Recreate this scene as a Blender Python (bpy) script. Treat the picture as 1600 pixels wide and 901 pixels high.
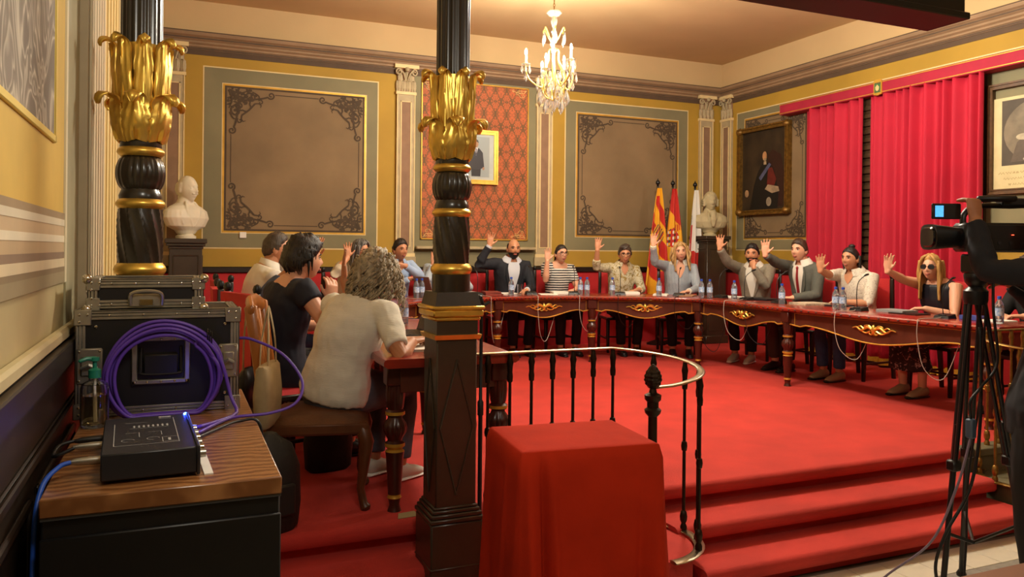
import bpy, bmesh, math, random
import numpy as np
from mathutils import Vector, Matrix, noise
random.seed(7)
import zlib


def crc(s):
    return zlib.crc32(s.encode())


PI = math.pi
scene = bpy.context.scene
COL = scene.collection
for o in list(bpy.data.objects):
    bpy.data.objects.remove(o)

# ------------------------------------------------------------------ camera
YAW = math.radians(23.05)
cam_d = bpy.data.cameras.new('camera')
cam_d.sensor_width = 36.0
cam_d.lens = 36.0 * 1234 / 1600
cam_d.shift_y = -60.5 / 1600
cam_d.clip_start = 0.05
cam = bpy.data.objects.new('camera', cam_d)
COL.objects.link(cam)
EYE = 1.625
cam.matrix_world = (Matrix.Translation((0, 0, EYE)) @ Matrix.Rotation(-YAW, 4, 'Z')
                    @ Matrix.Rotation(PI / 2, 4, 'X') @ Matrix.Rotation(0.0096, 4, 'Z'))
scene.camera = cam
# ------------------------------------------------------------------ world and lights
w = bpy.data.worlds.new('world')
scene.world = w
w.use_nodes = True
w.node_tree.nodes['Background'].inputs[0].default_value = (1.0, 0.80, 0.58, 1)
w.node_tree.nodes['Background'].inputs[1].default_value = 0.08
vs = scene.view_settings
vs.view_transform = 'Standard'
vs.look = 'None'
vs.gamma = 1
vs.use_curve_mapping = False
vs.exposure = 0.35
scene.display_settings.display_device = 'sRGB'


def lamp(name, loc, power, color=(1, 0.80, 0.56), radius=0.12, spot=None):
    d = bpy.data.lights.new(name, 'SPOT' if spot else 'POINT')
    d.energy = power
    d.color = color
    d.shadow_soft_size = radius
    o = bpy.data.objects.new(name, d)
    COL.objects.link(o)
    o.location = loc
    if spot:
        d.spot_size = math.radians(spot[0])
        d.spot_blend = 0.6
        o.rotation_euler = (Vector(spot[1]) - Vector(loc)).to_track_quat('-Z', 'Y').to_euler()
    return o


WARM = (1, 0.94, 0.80)
lamp('hall_chandelier_light', (3.3, -0.2, 3.15), 28, WARM, 0.30)
lamp('gallery_lamp_light', (0.45, 1.0, 2.85), 48, WARM, 0.22)
lamp('side_ceiling_light', (5.6, 5.2, 3.55), 62, WARM, 0.15)
lamp('centre_ceiling_light', (3.45, 4.9, 3.7), 262, WARM, 0.2)

# ------------------------------------------------------------------ helpers
DZ = 0.375          # dais height


def lin(c):
    return tuple((x / 12.92 if x <= 0.04045 else ((x + 0.055) / 1.055) ** 2.4) for x in c)


def hexc(h):
    return lin(tuple(int(h[i:i + 2], 16) / 255 for i in (0, 2, 4)))


MATS = {}


def mat(name, color, rough=0.5, metal=0.0, var=0.0, vscale=8.0, bump=0.0, bscale=60.0, coat=0.0,
        trans=0.0, emit=None, estr=0.0, sheen=0.0, alpha=1.0, sss=0.0, stretch=None, color2=None, ior=None, spec=None):
    if name in MATS:
        return MATS[name]
    m = bpy.data.materials.new(name)
    m.use_nodes = True
    nt = m.node_tree
    b = nt.nodes['Principled BSDF']
    c = hexc(color) if isinstance(color, str) else color
    b.inputs['Base Color'].default_value = (*c, 1)
    b.inputs['Roughness'].default_value = rough
    b.inputs['Metallic'].default_value = metal
    if coat:
        b.inputs['Coat Weight'].default_value = coat
        b.inputs['Coat Roughness'].default_value = 0.15
    if trans:
        b.inputs['Transmission Weight'].default_value = trans
    if spec is not None:
        b.inputs['Specular IOR Level'].default_value = spec
    if ior:
        b.inputs['IOR'].default_value = ior
    if sheen:
        b.inputs['Sheen Weight'].default_value = sheen
        b.inputs['Sheen Roughness'].default_value = 0.4
        b.inputs['Sheen Tint'].default_value = (*[min(1, x * 1.5 + .1) for x in c], 1)
    if sss:
        b.inputs['Subsurface Weight'].default_value = sss
        b.inputs['Subsurface Radius'].default_value = (0.012, 0.005, 0.003)
        b.inputs['Subsurface Scale'].default_value = 0.5
    if emit:
        b.inputs['Emission Color'].default_value = (*(hexc(emit) if isinstance(emit, str) else emit), 1)
        b.inputs['Emission Strength'].default_value = estr
    if alpha < 1:
        b.inputs['Alpha'].default_value = alpha
    if var or bump:
        tc = nt.nodes.new('ShaderNodeTexCoord')
        mp = nt.nodes.new('ShaderNodeMapping')
        nt.links.new(tc.outputs['Object'], mp.inputs[0])
        if stretch:
            mp.inputs['Scale'].default_value = stretch
        if var:
            n = nt.nodes.new('ShaderNodeTexNoise')
            n.inputs['Scale'].default_value = vscale
            n.inputs['Detail'].default_value = 5
            nt.links.new(mp.outputs[0], n.inputs['Vector'])
            r = nt.nodes.new('ShaderNodeValToRGB')
            r.color_ramp.elements[0].position = 0.3
            r.color_ramp.elements[1].position = 0.7
            if color2:
                c2 = hexc(color2) if isinstance(color2, str) else color2
                r.color_ramp.elements[0].color = (*c2, 1)
                r.color_ramp.elements[1].color = (*c, 1)
            else:
                r.color_ramp.elements[0].color = (*[x * (1 - var) for x in c], 1)
                r.color_ramp.elements[1].color = (*[min(1, x * (1 + var)) for x in c], 1)
            nt.links.new(n.outputs[0], r.inputs[0])
            nt.links.new(r.outputs[0], b.inputs['Base Color'])
        if bump:
            n2 = nt.nodes.new('ShaderNodeTexNoise')
            n2.inputs['Scale'].default_value = bscale
            n2.inputs['Detail'].default_value = 3
            nt.links.new(mp.outputs[0], n2.inputs['Vector'])
            bp = nt.nodes.new('ShaderNodeBump')
            bp.inputs['Strength'].default_value = bump
            bp.inputs['Distance'].default_value = 0.01
            nt.links.new(n2.outputs[0], bp.inputs['Height'])
            nt.links.new(bp.outputs[0], b.inputs['Normal'])
    MATS[name] = m
    return m


def stripe_mat(name, c1, c2, scale, axis='Z', duty=0.5, rough=0.7, distort=0.0):
    """fabric with even woven stripes"""
    m = mat(name, c1, rough)
    nt = m.node_tree
    b = nt.nodes['Principled BSDF']
    tc = nt.nodes.new('ShaderNodeTexCoord')
    wv = nt.nodes.new('ShaderNodeTexWave')
    wv.bands_direction = axis
    wv.inputs['Scale'].default_value = scale
    wv.inputs['Distortion'].default_value = distort
    wv.inputs['Detail Scale'].default_value = 2
    nt.links.new(tc.outputs['Object'], wv.inputs[0])
    r = nt.nodes.new('ShaderNodeValToRGB')
    r.color_ramp.interpolation = 'CONSTANT'
    r.color_ramp.elements[0].color = (*hexc(c1), 1)
    r.color_ramp.elements[1].color = (*hexc(c2), 1)
    r.color_ramp.elements[1].position = duty
    nt.links.new(wv.outputs['Fac'], r.inputs[0])
    nt.links.new(r.outputs[0], b.inputs['Base Color'])
    return m


def blotch_mat(name, c1, c2, scale, thr=0.55, rough=0.75, c3=None):
    """printed fabric with irregular two colour marks"""
    m = mat(name, c1, rough)
    nt = m.node_tree
    b = nt.nodes['Principled BSDF']
    tc = nt.nodes.new('ShaderNodeTexCoord')
    n = nt.nodes.new('ShaderNodeTexNoise')
    n.inputs['Scale'].default_value = scale
    n.inputs['Detail'].default_value = 2
    n.inputs['Distortion'].default_value = 1.2
    nt.links.new(tc.outputs['Object'], n.inputs['Vector'])
    r = nt.nodes.new('ShaderNodeValToRGB')
    r.color_ramp.elements[0].color = (*hexc(c1), 1)
    r.color_ramp.elements[0].position = thr - .04
    r.color_ramp.elements[1].color = (*hexc(c2), 1)
    r.color_ramp.elements[1].position = thr
    if c3:
        e = r.color_ramp.elements.new(thr + .09)
        e.color = (*hexc(c3), 1)
    nt.links.new(n.outputs[0], r.inputs[0])
    nt.links.new(r.outputs[0], b.inputs['Base Color'])
    return m


class MB:
    def __init__(self):
        self.v = []
        self.f = []
        self.m = []

    def add(self, vs_, fs_, mi=0):
        o = len(self.v)
        self.v += [tuple(p) for p in vs_]
        self.f += [tuple(i + o for i in q) for q in fs_]
        self.m += [mi] * len(fs_)
        return self

    def xf(self, M, start=0):
        for i in range(start, len(self.v)):
            self.v[i] = tuple(M @ Vector(self.v[i]))
        return self

    def box(self, x0, x1, y0, y1, z0, z1, mi=0, c=0.0):
        if c <= 0:
            vs_ = [(x, y, z) for x in (x0, x1) for y in (y0, y1) for z in (z0, z1)]
            return self.add(vs_, [(0, 1, 3, 2), (4, 6, 7, 5), (0, 4, 5, 1), (2, 3, 7, 6), (0, 2, 6, 4), (1, 5, 7, 3)], mi)
        lo = (x0, y0, z0)
        hi = (x1, y1, z1)
        vs_ = []
        idx = {}
        for k in range(8):
            s = (k & 1, k >> 1 & 1, k >> 2 & 1)
            for a in range(3):
                p = []
                for b in range(3):
                    q = hi[b] if s[b] else lo[b]
                    if b != a:
                        q += -c if s[b] else c
                    p.append(q)
                idx[s, a] = len(vs_)
                vs_.append(p)
        fs_ = []
        for a in range(3):
            b, d = (a + 1) % 3, (a + 2) % 3
            for sa in (0, 1):
                q = []
                for sb, sd in ((0, 0), (1, 0), (1, 1), (0, 1)):
                    s = [0, 0, 0]
                    s[a], s[b], s[d] = sa, sb, sd
                    q.append(idx[tuple(s), a])
                fs_.append(q if sa else q[::-1])
            for sa in (0, 1):
                for sb in (0, 1):
                    s0 = [0, 0, 0]
                    s0[a], s0[b], s0[d] = sa, sb, 0
                    s1 = list(s0)
                    s1[d] = 1
                    s0, s1 = tuple(s0), tuple(s1)
                    q = [idx[s0, a], idx[s0, b], idx[s1, b], idx[s1, a]]
                    fs_.append(q if sa == sb else q[::-1])
        for k in range(8):
            s = (k & 1, k >> 1 & 1, k >> 2 & 1)
            q = [idx[s, 0], idx[s, 1], idx[s, 2]]
            fs_.append(q if sum(s) % 2 else q[::-1])
        return self.add(vs_, fs_, mi)

    def cbox(self, cx, cy, cz, sx, sy, sz, mi=0, c=0.0, rz=0.0):
        st = len(self.v)
        self.box(-sx / 2, sx / 2, -sy / 2, sy / 2, -sz / 2, sz / 2, mi, c)
        self.xf(Matrix.Translation((cx, cy, cz)) @ Matrix.Rotation(rz, 4, 'Z'), st)
        return self

    def lathe(self, prof, seg=24, at=(0, 0, 0), rad=None, mi=0, caps=True, close=False):
        n = len(prof)
        vs_ = []
        for r, z in prof:
            for k in range(seg):
                t = 2 * PI * k / seg
                rr = rad(t, z, r) if rad else r
                vs_.append((at[0] + rr * math.cos(t), at[1] + rr * math.sin(t), at[2] + z))
        fs_ = []
        for i in range(n - 1 + (1 if close else 0)):
            j = (i + 1) % n
            for k in range(seg):
                k2 = (k + 1) % seg
                fs_.append((i * seg + k, i * seg + k2, j * seg + k2, j * seg + k))
        if caps and not close:
            fs_.append(tuple(range(seg))[::-1])
            fs_.append(tuple((n - 1) * seg + k for k in range(seg)))
        return self.add(vs_, fs_, mi)

    def loft(self, pts, rads, side=(1, 0, 0), seg=16, mi=0, closed=False, round_=True, sq=1.0):
        pts = [Vector(p) for p in pts]
        rads = [r if isinstance(r, (tuple, list)) else (r, r) for r in rads]
        n = len(pts)
        side = Vector(side)
        if round_ and not closed:
            t0 = (pts[0] - pts[1]).normalized()
            t1 = (pts[-1] - pts[-2]).normalized()
            ra = min(rads[0])
            rb = min(rads[-1])
            pts = [pts[0] + t0 * ra * .62, pts[0] + t0 * ra * .38] + pts + [pts[-1] + t1 * rb * .38, pts[-1] + t1 * rb * .62]
            rads = [tuple(q * .35 for q in rads[0]), tuple(q * .8 for q in rads[0])] + list(rads) + \
                   [tuple(q * .8 for q in rads[-1]), tuple(q * .35 for q in rads[-1])]
            n += 4
        vs_ = []
        for i in range(n):
            if closed:
                t = pts[(i + 1) % n] - pts[i - 1]
            else:
                t = pts[min(i + 1, n - 1)] - pts[max(i - 1, 0)]
            t.normalize()
            sd = side - t * side.dot(t)
            if sd.length < 1e-4:
                sd = t.orthogonal()
            sd.normalize()
            fw = t.cross(sd)
            a, b = rads[i]
            for k in range(seg):
                th = 2 * PI * k / seg
                cx, cy = math.cos(th), math.sin(th)
                if sq != 1.0:
                    cx = math.copysign(abs(cx) ** sq, cx)
                    cy = math.copysign(abs(cy) ** sq, cy)
                vs_.append(pts[i] + sd * (a * cx) + fw * (b * cy))
        fs_ = []
        for i in range(n if closed else n - 1):
            j = (i + 1) % n
            for k in range(seg):
                k2 = (k + 1) % seg
                fs_.append((i * seg + k, i * seg + k2, j * seg + k2, j * seg + k))
        if not closed:
            fs_.append(tuple(range(seg))[::-1])
            fs_.append(tuple((n - 1) * seg + k for k in range(seg)))
        return self.add(vs_, fs_, mi)

    def tube(self, pts, r, seg=8, mi=0, closed=False):
        rs = r if isinstance(r, (list, tuple)) else [r] * len(pts)
        pts = [Vector(p) for p in pts]
        n = len(pts)
        # parallel transport
        t0 = (pts[1] - pts[0]).normalized()
        sd = t0.orthogonal().normalized()
        vs_ = []
        for i in range(n):
            if closed:
                t = pts[(i + 1) % n] - pts[i - 1]
            else:
                t = pts[min(i + 1, n - 1)] - pts[max(i - 1, 0)]
            if t.length < 1e-9:
                t = t0.copy()
            t.normalize()
            sd = sd - t * sd.dot(t)
            if sd.length < 1e-5:
                sd = t.orthogonal()
            sd.normalize()
            fw = t.cross(sd)
            for k in range(seg):
                th = 2 * PI * k / seg
                vs_.append(pts[i] + sd * (rs[i] * math.cos(th)) + fw * (rs[i] * math.sin(th)))
        fs_ = []
        for i in range(n if closed else n - 1):
            j = (i + 1) % n
            for k in range(seg):
                k2 = (k + 1) % seg
                fs_.append((i * seg + k, i * seg + k2, j * seg + k2, j * seg + k))
        if not closed:
            fs_.append(tuple(range(seg))[::-1])
            fs_.append(tuple((n - 1) * seg + k for k in range(seg)))
        return self.add(vs_, fs_, mi)

    def sweep(self, path, prof, mi=0, closed=False):
        """prof: (outward offset, z) swept along a path of (x, y); outward = left of the direction"""
        n = len(path)
        P = [Vector((p[0], p[1])) for p in path]
        vs_ = []
        for i in range(n):
            ds = []
            if closed or i > 0:
                ds.append((P[i] - P[i - 1]).normalized())
            if closed or i < n - 1:
                ds.append((P[(i + 1) % n] - P[i]).normalized())
            ns = [Vector((-d.y, d.x)) for d in ds]
            nn = sum(ns, Vector((0, 0)))
            nn.normalize()
            k = 1 / max(.3, nn.dot(ns[0]))
            for o_, z in prof:
                q = P[i] + nn * (o_ * k)
                vs_.append((q.x, q.y, z))
        m = len(prof)
        fs_ = []
        for i in range(n if closed else n - 1):
            j = (i + 1) % n
            for k in range(m):
                k2 = (k + 1) % m
                fs_.append((i * m + k, j * m + k, j * m + k2, i * m + k2))
        if not closed:
            fs_.append(tuple(range(m)))
            fs_.append(tuple((n - 1) * m + k for k in range(m))[::-1])
        return self.add(vs_, fs_, mi)

    def grid(self, fn, nu, nv, mi=0, thick=None, mfn=None):
        """surface fn(s,t); with thick a closed slab offset by that vector function"""
        vs_ = [Vector(fn(i / nu, j / nv)) for j in range(nv + 1) for i in range(nu + 1)]
        W = nu + 1
        fs_ = [(j * W + i, j * W + i + 1, (j + 1) * W + i + 1, (j + 1) * W + i) for j in range(nv) for i in range(nu)]
        if thick is None:
            if mfn:
                o = len(self.v)
                self.v += [tuple(p) for p in vs_]
                self.f += [tuple(i + o for i in q) for q in fs_]
                self.m += [mfn((i + .5) / nu, (j + .5) / nv) for j in range(nv) for i in range(nu)]
                return self
            return self.add(vs_, fs_, mi)
        off = Vector(thick)
        N = len(vs_)
        vs2 = vs_ + [p + off for p in vs_]
        f2 = fs_ + [tuple(k + N for k in q[::-1]) for q in fs_]
        ms = [(mfn((i + .5) / nu, (j + .5) / nv) if mfn else mi) for j in range(nv) for i in range(nu)]
        ms = ms + ms
        rim = [j * W for j in range(nv + 1)]
        edge = [(i, i + 1) for i in range(nu)] + [(j * W + nu, (j + 1) * W + nu) for j in range(nv)] + \
               [(nv * W + i + 1, nv * W + i) for i in range(nu)[::-1]] + [((j + 1) * W, j * W) for j in range(nv)[::-1]]
        f2 += [(b, a, a + N, b + N) for a, b in edge]
        ms += [ms[0]] * len(edge)
        o = len(self.v)
        self.v += [tuple(p) for p in vs2]
        self.f += [tuple(i + o for i in q) for q in f2]
        self.m += ms
        return self

    def prism(self, poly, org, ux, uy, depth, mi=0):
        """polygon (a,b) in the plane org + a*ux + b*uy, extruded by the vector depth"""
        org, ux, uy, dv = Vector(org), Vector(ux), Vector(uy), Vector(depth)
        a = [org + ux * p[0] + uy * p[1] for p in poly]
        n = len(a)
        fs_ = [tuple(range(n)), tuple(range(n, 2 * n))[::-1]] + [(i, (i + 1) % n, (i + 1) % n + n, i + n) for i in range(n)]
        return self.add(a + [p + dv for p in a], fs_, mi)

    def ribbon(self, pts2, wd, org, ux, uy, depth, mi=0):
        """flat painted line of width wd following 2-D points in a plane"""
        n = len(pts2)
        ws = wd if isinstance(wd, (list, tuple)) else [wd] * n
        L, R = [], []
        for i in range(n):
            a = pts2[max(0, i - 1)]
            b = pts2[min(n - 1, i + 1)]
            dx, dy = b[0] - a[0], b[1] - a[1]
            l = math.hypot(dx, dy) or 1
            nx, ny = -dy / l * ws[i] / 2, dx / l * ws[i] / 2
            L.append((pts2[i][0] + nx, pts2[i][1] + ny))
            R.append((pts2[i][0] - nx, pts2[i][1] - ny))
        org, ux, uy, dv = Vector(org), Vector(ux), Vector(uy), Vector(depth)
        f3 = lambda p: org + ux * p[0] + uy * p[1] + dv
        vs_ = [f3(p) for p in L] + [f3(p) for p in R]
        return self.add(vs_, [(i, i + 1, n + i + 1, n + i) for i in range(n - 1)], mi)

    def build(self, name, mats, parent=None, sharp=40, recalc=True, world=False):
        me = bpy.data.meshes.new(name)
        me.from_pydata(self.v, [], self.f)
        if not isinstance(mats, (list, tuple)):
            mats = [mats]
        for q in mats:
            me.materials.append(q)
        me.polygons.foreach_set('material_index', self.m)
        if recalc:
            bm = bmesh.new()
            bm.from_mesh(me)
            bmesh.ops.recalc_face_normals(bm, faces=bm.faces)
            bm.to_mesh(me)
            bm.free()
        me.polygons.foreach_set('use_smooth', [True] * len(me.polygons))
        me.set_sharp_from_angle(angle=math.radians(sharp))
        me.update()
        o = bpy.data.objects.new(name, me)
        COL.objects.link(o)
        if parent is not None:
            o.parent = parent
            if world:      # vertices already in world coordinates
                o.matrix_parent_inverse = parent.matrix_basis.inverted()
        return o


def tag(o, label=None, cat=None, group=None, kind=None):
    if label:
        o['label'] = label
    if cat:
        o['category'] = cat
    if group:
        o['group'] = group
    if kind:
        o['kind'] = kind
    return o


def empty(name, loc=(0, 0, 0), rz=0.0, label=None, cat=None, group=None):
    o = bpy.data.objects.new(name, None)
    o.empty_display_size = 0.1
    COL.objects.link(o)
    o.location = loc
    o.rotation_euler = (0, 0, rz)
    return tag(o, label, cat, group)


def copy_tree(o, parent=None):
    c = o.copy()
    COL.objects.link(c)
    c.parent = parent
    for ch in [q for q in o.children]:
        copy_tree(ch, c)
    return c


def place(o, loc, rz=0.0, label=None, group=None):
    o.location = loc
    o.rotation_euler = (0, 0, rz)
    tag(o, label, None, group)
    return o


def bez(p0, p1, p2, p3, n=12):
    p0, p1, p2, p3 = map(Vector, (p0, p1, p2, p3))
    return [p0 * (1 - t) ** 3 + p1 * 3 * t * (1 - t) ** 2 + p2 * 3 * t * t * (1 - t) + p3 * t ** 3
            for t in [i / n for i in range(n + 1)]]


def cat_rom(pts, n=8, closed=False):
    pts = [Vector(p) for p in pts]
    out = []
    N = len(pts)
    for i in range(N if closed else N - 1):
        if closed:
            a, b, c, d = pts[i - 1], pts[i], pts[(i + 1) % N], pts[(i + 2) % N]
        else:
            a, b, c, d = pts[max(0, i - 1)], pts[i], pts[i + 1], pts[min(N - 1, i + 2)]
        for k in range(n):
            t = k / n
            out.append(0.5 * (2 * b + (c - a) * t + (2 * a - 5 * b + 4 * c - d) * t * t + (3 * b - a - 3 * c + d) * t ** 3))
    if not closed:
        out.append(pts[-1])
    return out


# ------------------------------------------------------------------ materials
M_OCHRE = mat('ochre_paint', 'AA862C', .75, var=.10, vscale=1.6, bump=.05, bscale=90)
M_OLIVE = mat('olive_paint', '7E7656', .75, var=.12, vscale=1.8, bump=.05, bscale=90)
M_TAUPE = mat('taupe_paint', '80694A', .8, var=.2, vscale=1.3, bump=.05, bscale=60)
M_CREAM = mat('cream_line_paint', 'DCC48E', .7, var=.06)
M_STONE = mat('painted_stone', 'AE9C78', .7, var=.12, vscale=9, bump=.1, bscale=50)
M_STONED = mat('painted_stone_dark', '8A6A50', .75, var=.1)
M_SCROLL = mat('scroll_paint', '4A3A28', .8, var=.12, vscale=12)
M_CORN = mat('cornice_paint', '8F7355', .7, var=.12, vscale=4)
M_CORND = mat('cornice_dark_paint', '54402E', .75, var=.1)  # dark brown paint of the cornice lines and the band below
M_CEIL = mat('ceiling_plaster', 'C8A878', .85, var=.09, vscale=.7, bump=.04, bscale=40)
M_RED = mat('red_carpet', 'B8332A', .95, var=.13, vscale=3.5, bump=.25, bscale=240, sheen=.25)
M_REDF = mat('red_upholstery', 'B41C20', .75, var=.08, bump=.08, bscale=200, sheen=.2)
M_VELV = mat('red_velvet_cloth', 'B22C14', .85, var=.16, vscale=4, bump=.1, bscale=120, spec=.08)
M_CURT = mat('crimson_curtain', 'B3102E', .8, var=.07, vscale=3, sheen=.35)
M_GOLD = mat('gilding', 'E6BE58', .34, metal=.8, var=.14, vscale=14)
M_GOLDP = mat('gold_paint', 'C99A3A', .45, metal=.5, var=.15)
M_BLACKC = mat('black_column_paint', '2B241C', .28, var=.15, vscale=10, coat=.25)
M_PED = mat('dark_pedestal_paint', '372C20', .38, var=.2, vscale=6, coat=.15, bump=.05)
M_WOODT = mat('red_mahogany_top', '8A2A1C', .25, var=.3, vscale=3, stretch=(1, 1, 6), coat=.35)
M_WOODD = mat('dark_mahogany', '43190F', .35, var=.3, vscale=5, coat=.25)
M_WOODB = mat('black_brown_wood', '1F140D', .4, var=.3, vscale=7)
M_DADO = mat('dark_dado_wood', '2A1D11', .4, var=.35, vscale=4, stretch=(1, .25, 1), coat=.15, bump=.08, bscale=30)
M_IRON = mat('dark_iron', '2E2318', .4, metal=.7, var=.25, vscale=20)
M_STEEL = mat('worn_steel_rail', '9A8A72', .28, metal=.95, var=.2, vscale=14)
M_ALU = mat('aluminium', 'A9A79D', .35, metal=.9, var=.12, vscale=30)
M_CHROME = mat('chrome', 'C8C4B8', .15, metal=1)
M_BLK = mat('black_laminate', '0C0B0B', .45, var=.2, vscale=12)
M_BLKP = mat('black_plastic', '0F0F10', .4)
M_BRASS = mat('aged_brass', '8A6A34', .38, metal=.85, var=.25, vscale=25)
M_MARB = mat('white_marble', 'D8CDB4', .5, var=.06, vscale=6)
M_PLAST = mat('grey_plaster_bust', 'B2A47E', .7, var=.1, vscale=9)
M_WHITE = mat('white_paper', 'E8E4DA', .7, var=.03)
M_GLASS = mat('clear_glass', (1, 1, 1), .03, trans=1, ior=1.45)
M_CRYS = mat('crystal', (1, 1, 1), .02, trans=.92, ior=1.55)
# ------------------------------------------------------------------ the room
BY, RX, LX, FY, CZ = 9.4, 7.3, -0.33, -3.6, 4.34


def struct(o):
    o['kind'] = 'structure'
    return o


m_floor = mat('floor_grout', '8C8270', .6, var=.1)
floor = struct(MB().box(LX, RX, FY, BY, -.12, -.012).build('floor', m_floor))
ceiling = struct(MB().box(LX - .1, RX + .1, FY - .1, BY + .1, CZ, CZ + .1).build('ceiling', M_CEIL))
# marble tiles of the lower hall, nearest rows one by one
m_tile = mat('cream_marble_tile', 'D6D0BC', .3, var=.08, vscale=5)
m_tileg = mat('grey_marble_tile', '8F8C82', .35, var=.2, vscale=22)
m_tileb = mat('black_marble_tile', '2A2722', .3, var=.1)
tilecache = {}


def tile(x0, x1, y0, y1, m):
    key = (round(x1 - x0, 4), round(y1 - y0, 4), m.name)
    if key not in tilecache:
        o = MB().box(0, x1 - x0 - .004, 0, y1 - y0 - .004, -.012, 0, 0, .0015).build('tile', m, floor)
        tilecache[key] = o
    else:
        o = tilecache[key].copy()
        COL.objects.link(o)
    o.location = (x0, y0, 0)


for k in range(16):
    x = 1.72 + k * .21
    tile(x, x + .21, 2.82, 3.06, m_tile)
for k in range(8):
    x = 1.72 + k * .42
    tile(x, x + .42, 2.71, 2.82, m_tileg)
for k in range(16):
    x = 1.72 + k * .21
    tile(x, x + .21, 2.29, 2.71, m_tile)
    tile(x, x + .21, 2.08, 2.29, m_tile)
    tri = MB().prism([(0, 0), (.12, 0), (.06, .10)], (x + .05, 2.56, .0005), (1, 0, 0), (0, 1, 0), (0, 0, .001))
    tri.build('inlay', m_tileb, floor)
for k in range(10):
    for j in range(5):
        tile(1.0 + k * .42, 1.42 + k * .42, -.02 + j * .42, .40 + j * .42, m_tile)

# the carpeted dais with its two flights of steps
m_panelg = mat('grey_green_panel', '5F5A42', .5, var=.15, vscale=5)


def slab(mb, x0, x1, y0, y1, zt, h=.125, nose=.065, mi=0):
    """tread with a rounded nosing towards -Y and a recessed riser"""
    pr = [(y1, zt), (y0 + .03, zt), (y0 + .012, zt - .006), (y0, zt - .022), (y0, zt - .055), (y0 + .012, zt - .072),
          (y0 + nose, zt - .078), (y0 + nose, zt - h), (y1, zt - h)]
    n = len(pr)
    vs_ = [(x0, p[0], p[1]) for p in pr] + [(x1, p[0], p[1]) for p in pr]
    fs_ = [tuple(range(n))[::-1], tuple(range(n, 2 * n))] + [(i, (i + 1) % n, (i + 1) % n + n, i + n) for i in range(n)]
    mb.add(vs_, fs_, mi)
    return mb


dais = struct(slab(MB(), LX, RX, 3.53, BY, DZ, h=.125).build('dais', M_RED))
MB().box(LX, RX, 3.60, BY, 0, DZ - .13).build('platform_core', M_RED, dais)
for x0, x1 in ((LX, 1.74), (2.30, 4.62)):
    slab(MB(), x0, x1, 3.27, 3.62, .25).build('step', M_RED, dais)
    slab(MB(), x0, x1 - .0, 3.03, 3.36, .125).build('step', M_RED, dais)
for x0, x1 in ((1.75, 2.28), (4.64, RX)):
    b = MB().box(x0, x1, 3.50, 3.60, 0, DZ - .015)
    b.box(x0, x1, 3.47, 3.60, DZ - .045, DZ + .004, 0, .006)
    b.box(x0, x1, 3.475, 3.51, 0, .06, 0, .005)
    b.build('dais_panel', m_panelg, dais)
m_kerb = mat('pale_stone_kerb', 'C9C2AC', .5, var=.08)
kb = MB()
kb.lathe([(.42, 0), (.42, .045), (.41, .06), (.3, .06)], 32, (4.98, 3.30, 0), caps=True)
kb.build('kerb_stone', m_kerb, dais)

# ---------------- back wall
wall_back = struct(MB().box(LX - .1, RX + .1, BY, BY + .1, 0, CZ).build('wall_back', M_OCHRE))
MB().box(LX, RX, BY - .006, BY + .01, 3.97, CZ).build('frieze', M_CEIL, wall_back)
MB().box(2.67, 4.34, BY - .006, BY + .01, 1.40, 3.85).build('painted_field', M_OLIVE, wall_back)
MB().box(LX, RX, BY - .05, BY + .01, DZ, 1.335).build('red_dado', M_REDF, wall_back)
MB().box(LX, RX, BY - .075, BY + .01, 1.335, 1.405, 0, .01).build('dado_rail', M_WOODB, wall_back)


def scroll_lines(kind_seed):
    """painted acanthus corner: list of (points, widths) and leaf polygons in a 0..0.5 square, corner at the origin"""
    rnd = random.Random(kind_seed)
    lines = []
    leaves = []

    def spiral(cx, cz, r, a0, turns, sgn=1, wd=.010, tail=None):
        pts = []
        n = 22
        for i in range(n + 1):
            t = i / n
            rr = r * (1 - .8 * t)
            a = a0 + sgn * turns * 2 * PI * t
            pts.append((cx + rr * math.cos(a), cz + rr * math.sin(a)))
        if tail:
            pts = [tuple(v) for v in (cat_rom([(*tail[0], 0), (*tail[1], 0), (*pts[0], 0)], 6)[:-1])] + pts
            pts = [(p[0], p[1]) for p in pts]
        ws = [wd * (1.0 - .45 * i / len(pts)) for i in range(len(pts))]
        lines.append((pts, ws))
        return pts

    for flip in (0, 1):
        f = (lambda p: (p[1], p[0])) if flip else (lambda p: p)
        st = len(lines)
        sl = len(leaves)
        # the big stem from the corner to the end curl
        spiral(.475, .055, .042, 2.6, 1.3, -1, .012, tail=((.18, .13), (.36, .10)))
        spiral(.255, .10, .062, 3.6, 1.1, 1, .013, tail=((.05, .05), (.14, .13)))
        spiral(.14, .20, .05, 1.0, 1.2, 1, .011, tail=((.30, .16), (.22, .25)))
        spiral(.36, .14, .03, 4.0, 1.0, 1, .009, tail=((.27, .03), (.34, .07)))
        lines.append(([(.30, .16), (.345, .155), (.37, .175), (.36, .20)], [.009, .008, .007, .004]))
        lines.append(([(.02, .02), (.09, .05), (.16, .05), (.23, .02)], [.012, .012, .010, .005]))
        for q in range(34):
            x, z = rnd.uniform(.03, .30), rnd.uniform(.02, .16)
            if x + z > .40:
                continue
            a = rnd.uniform(0, 2 * PI)
            l, ww = rnd.uniform(.034, .062), rnd.uniform(.011, .020)
            ca, sa = math.cos(a), math.sin(a)
            leaf = [(0, 0), (l * .3, ww), (l * .6, ww * .8), (l, 0), (l * .6, -ww * .8), (l * .3, -ww)]
            leaves.append([(x + p * ca - r * sa, z + p * sa + r * ca) for p, r in leaf])
        if flip:
            for i in range(st, len(lines)):
                lines[i] = ([f(p) for p in lines[i][0]], lines[i][1])
            for i in range(sl, len(leaves)):
                leaves[i] = [f(p) for p in leaves[i]]
    return lines, leaves


SCR = scroll_lines(3)


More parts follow.
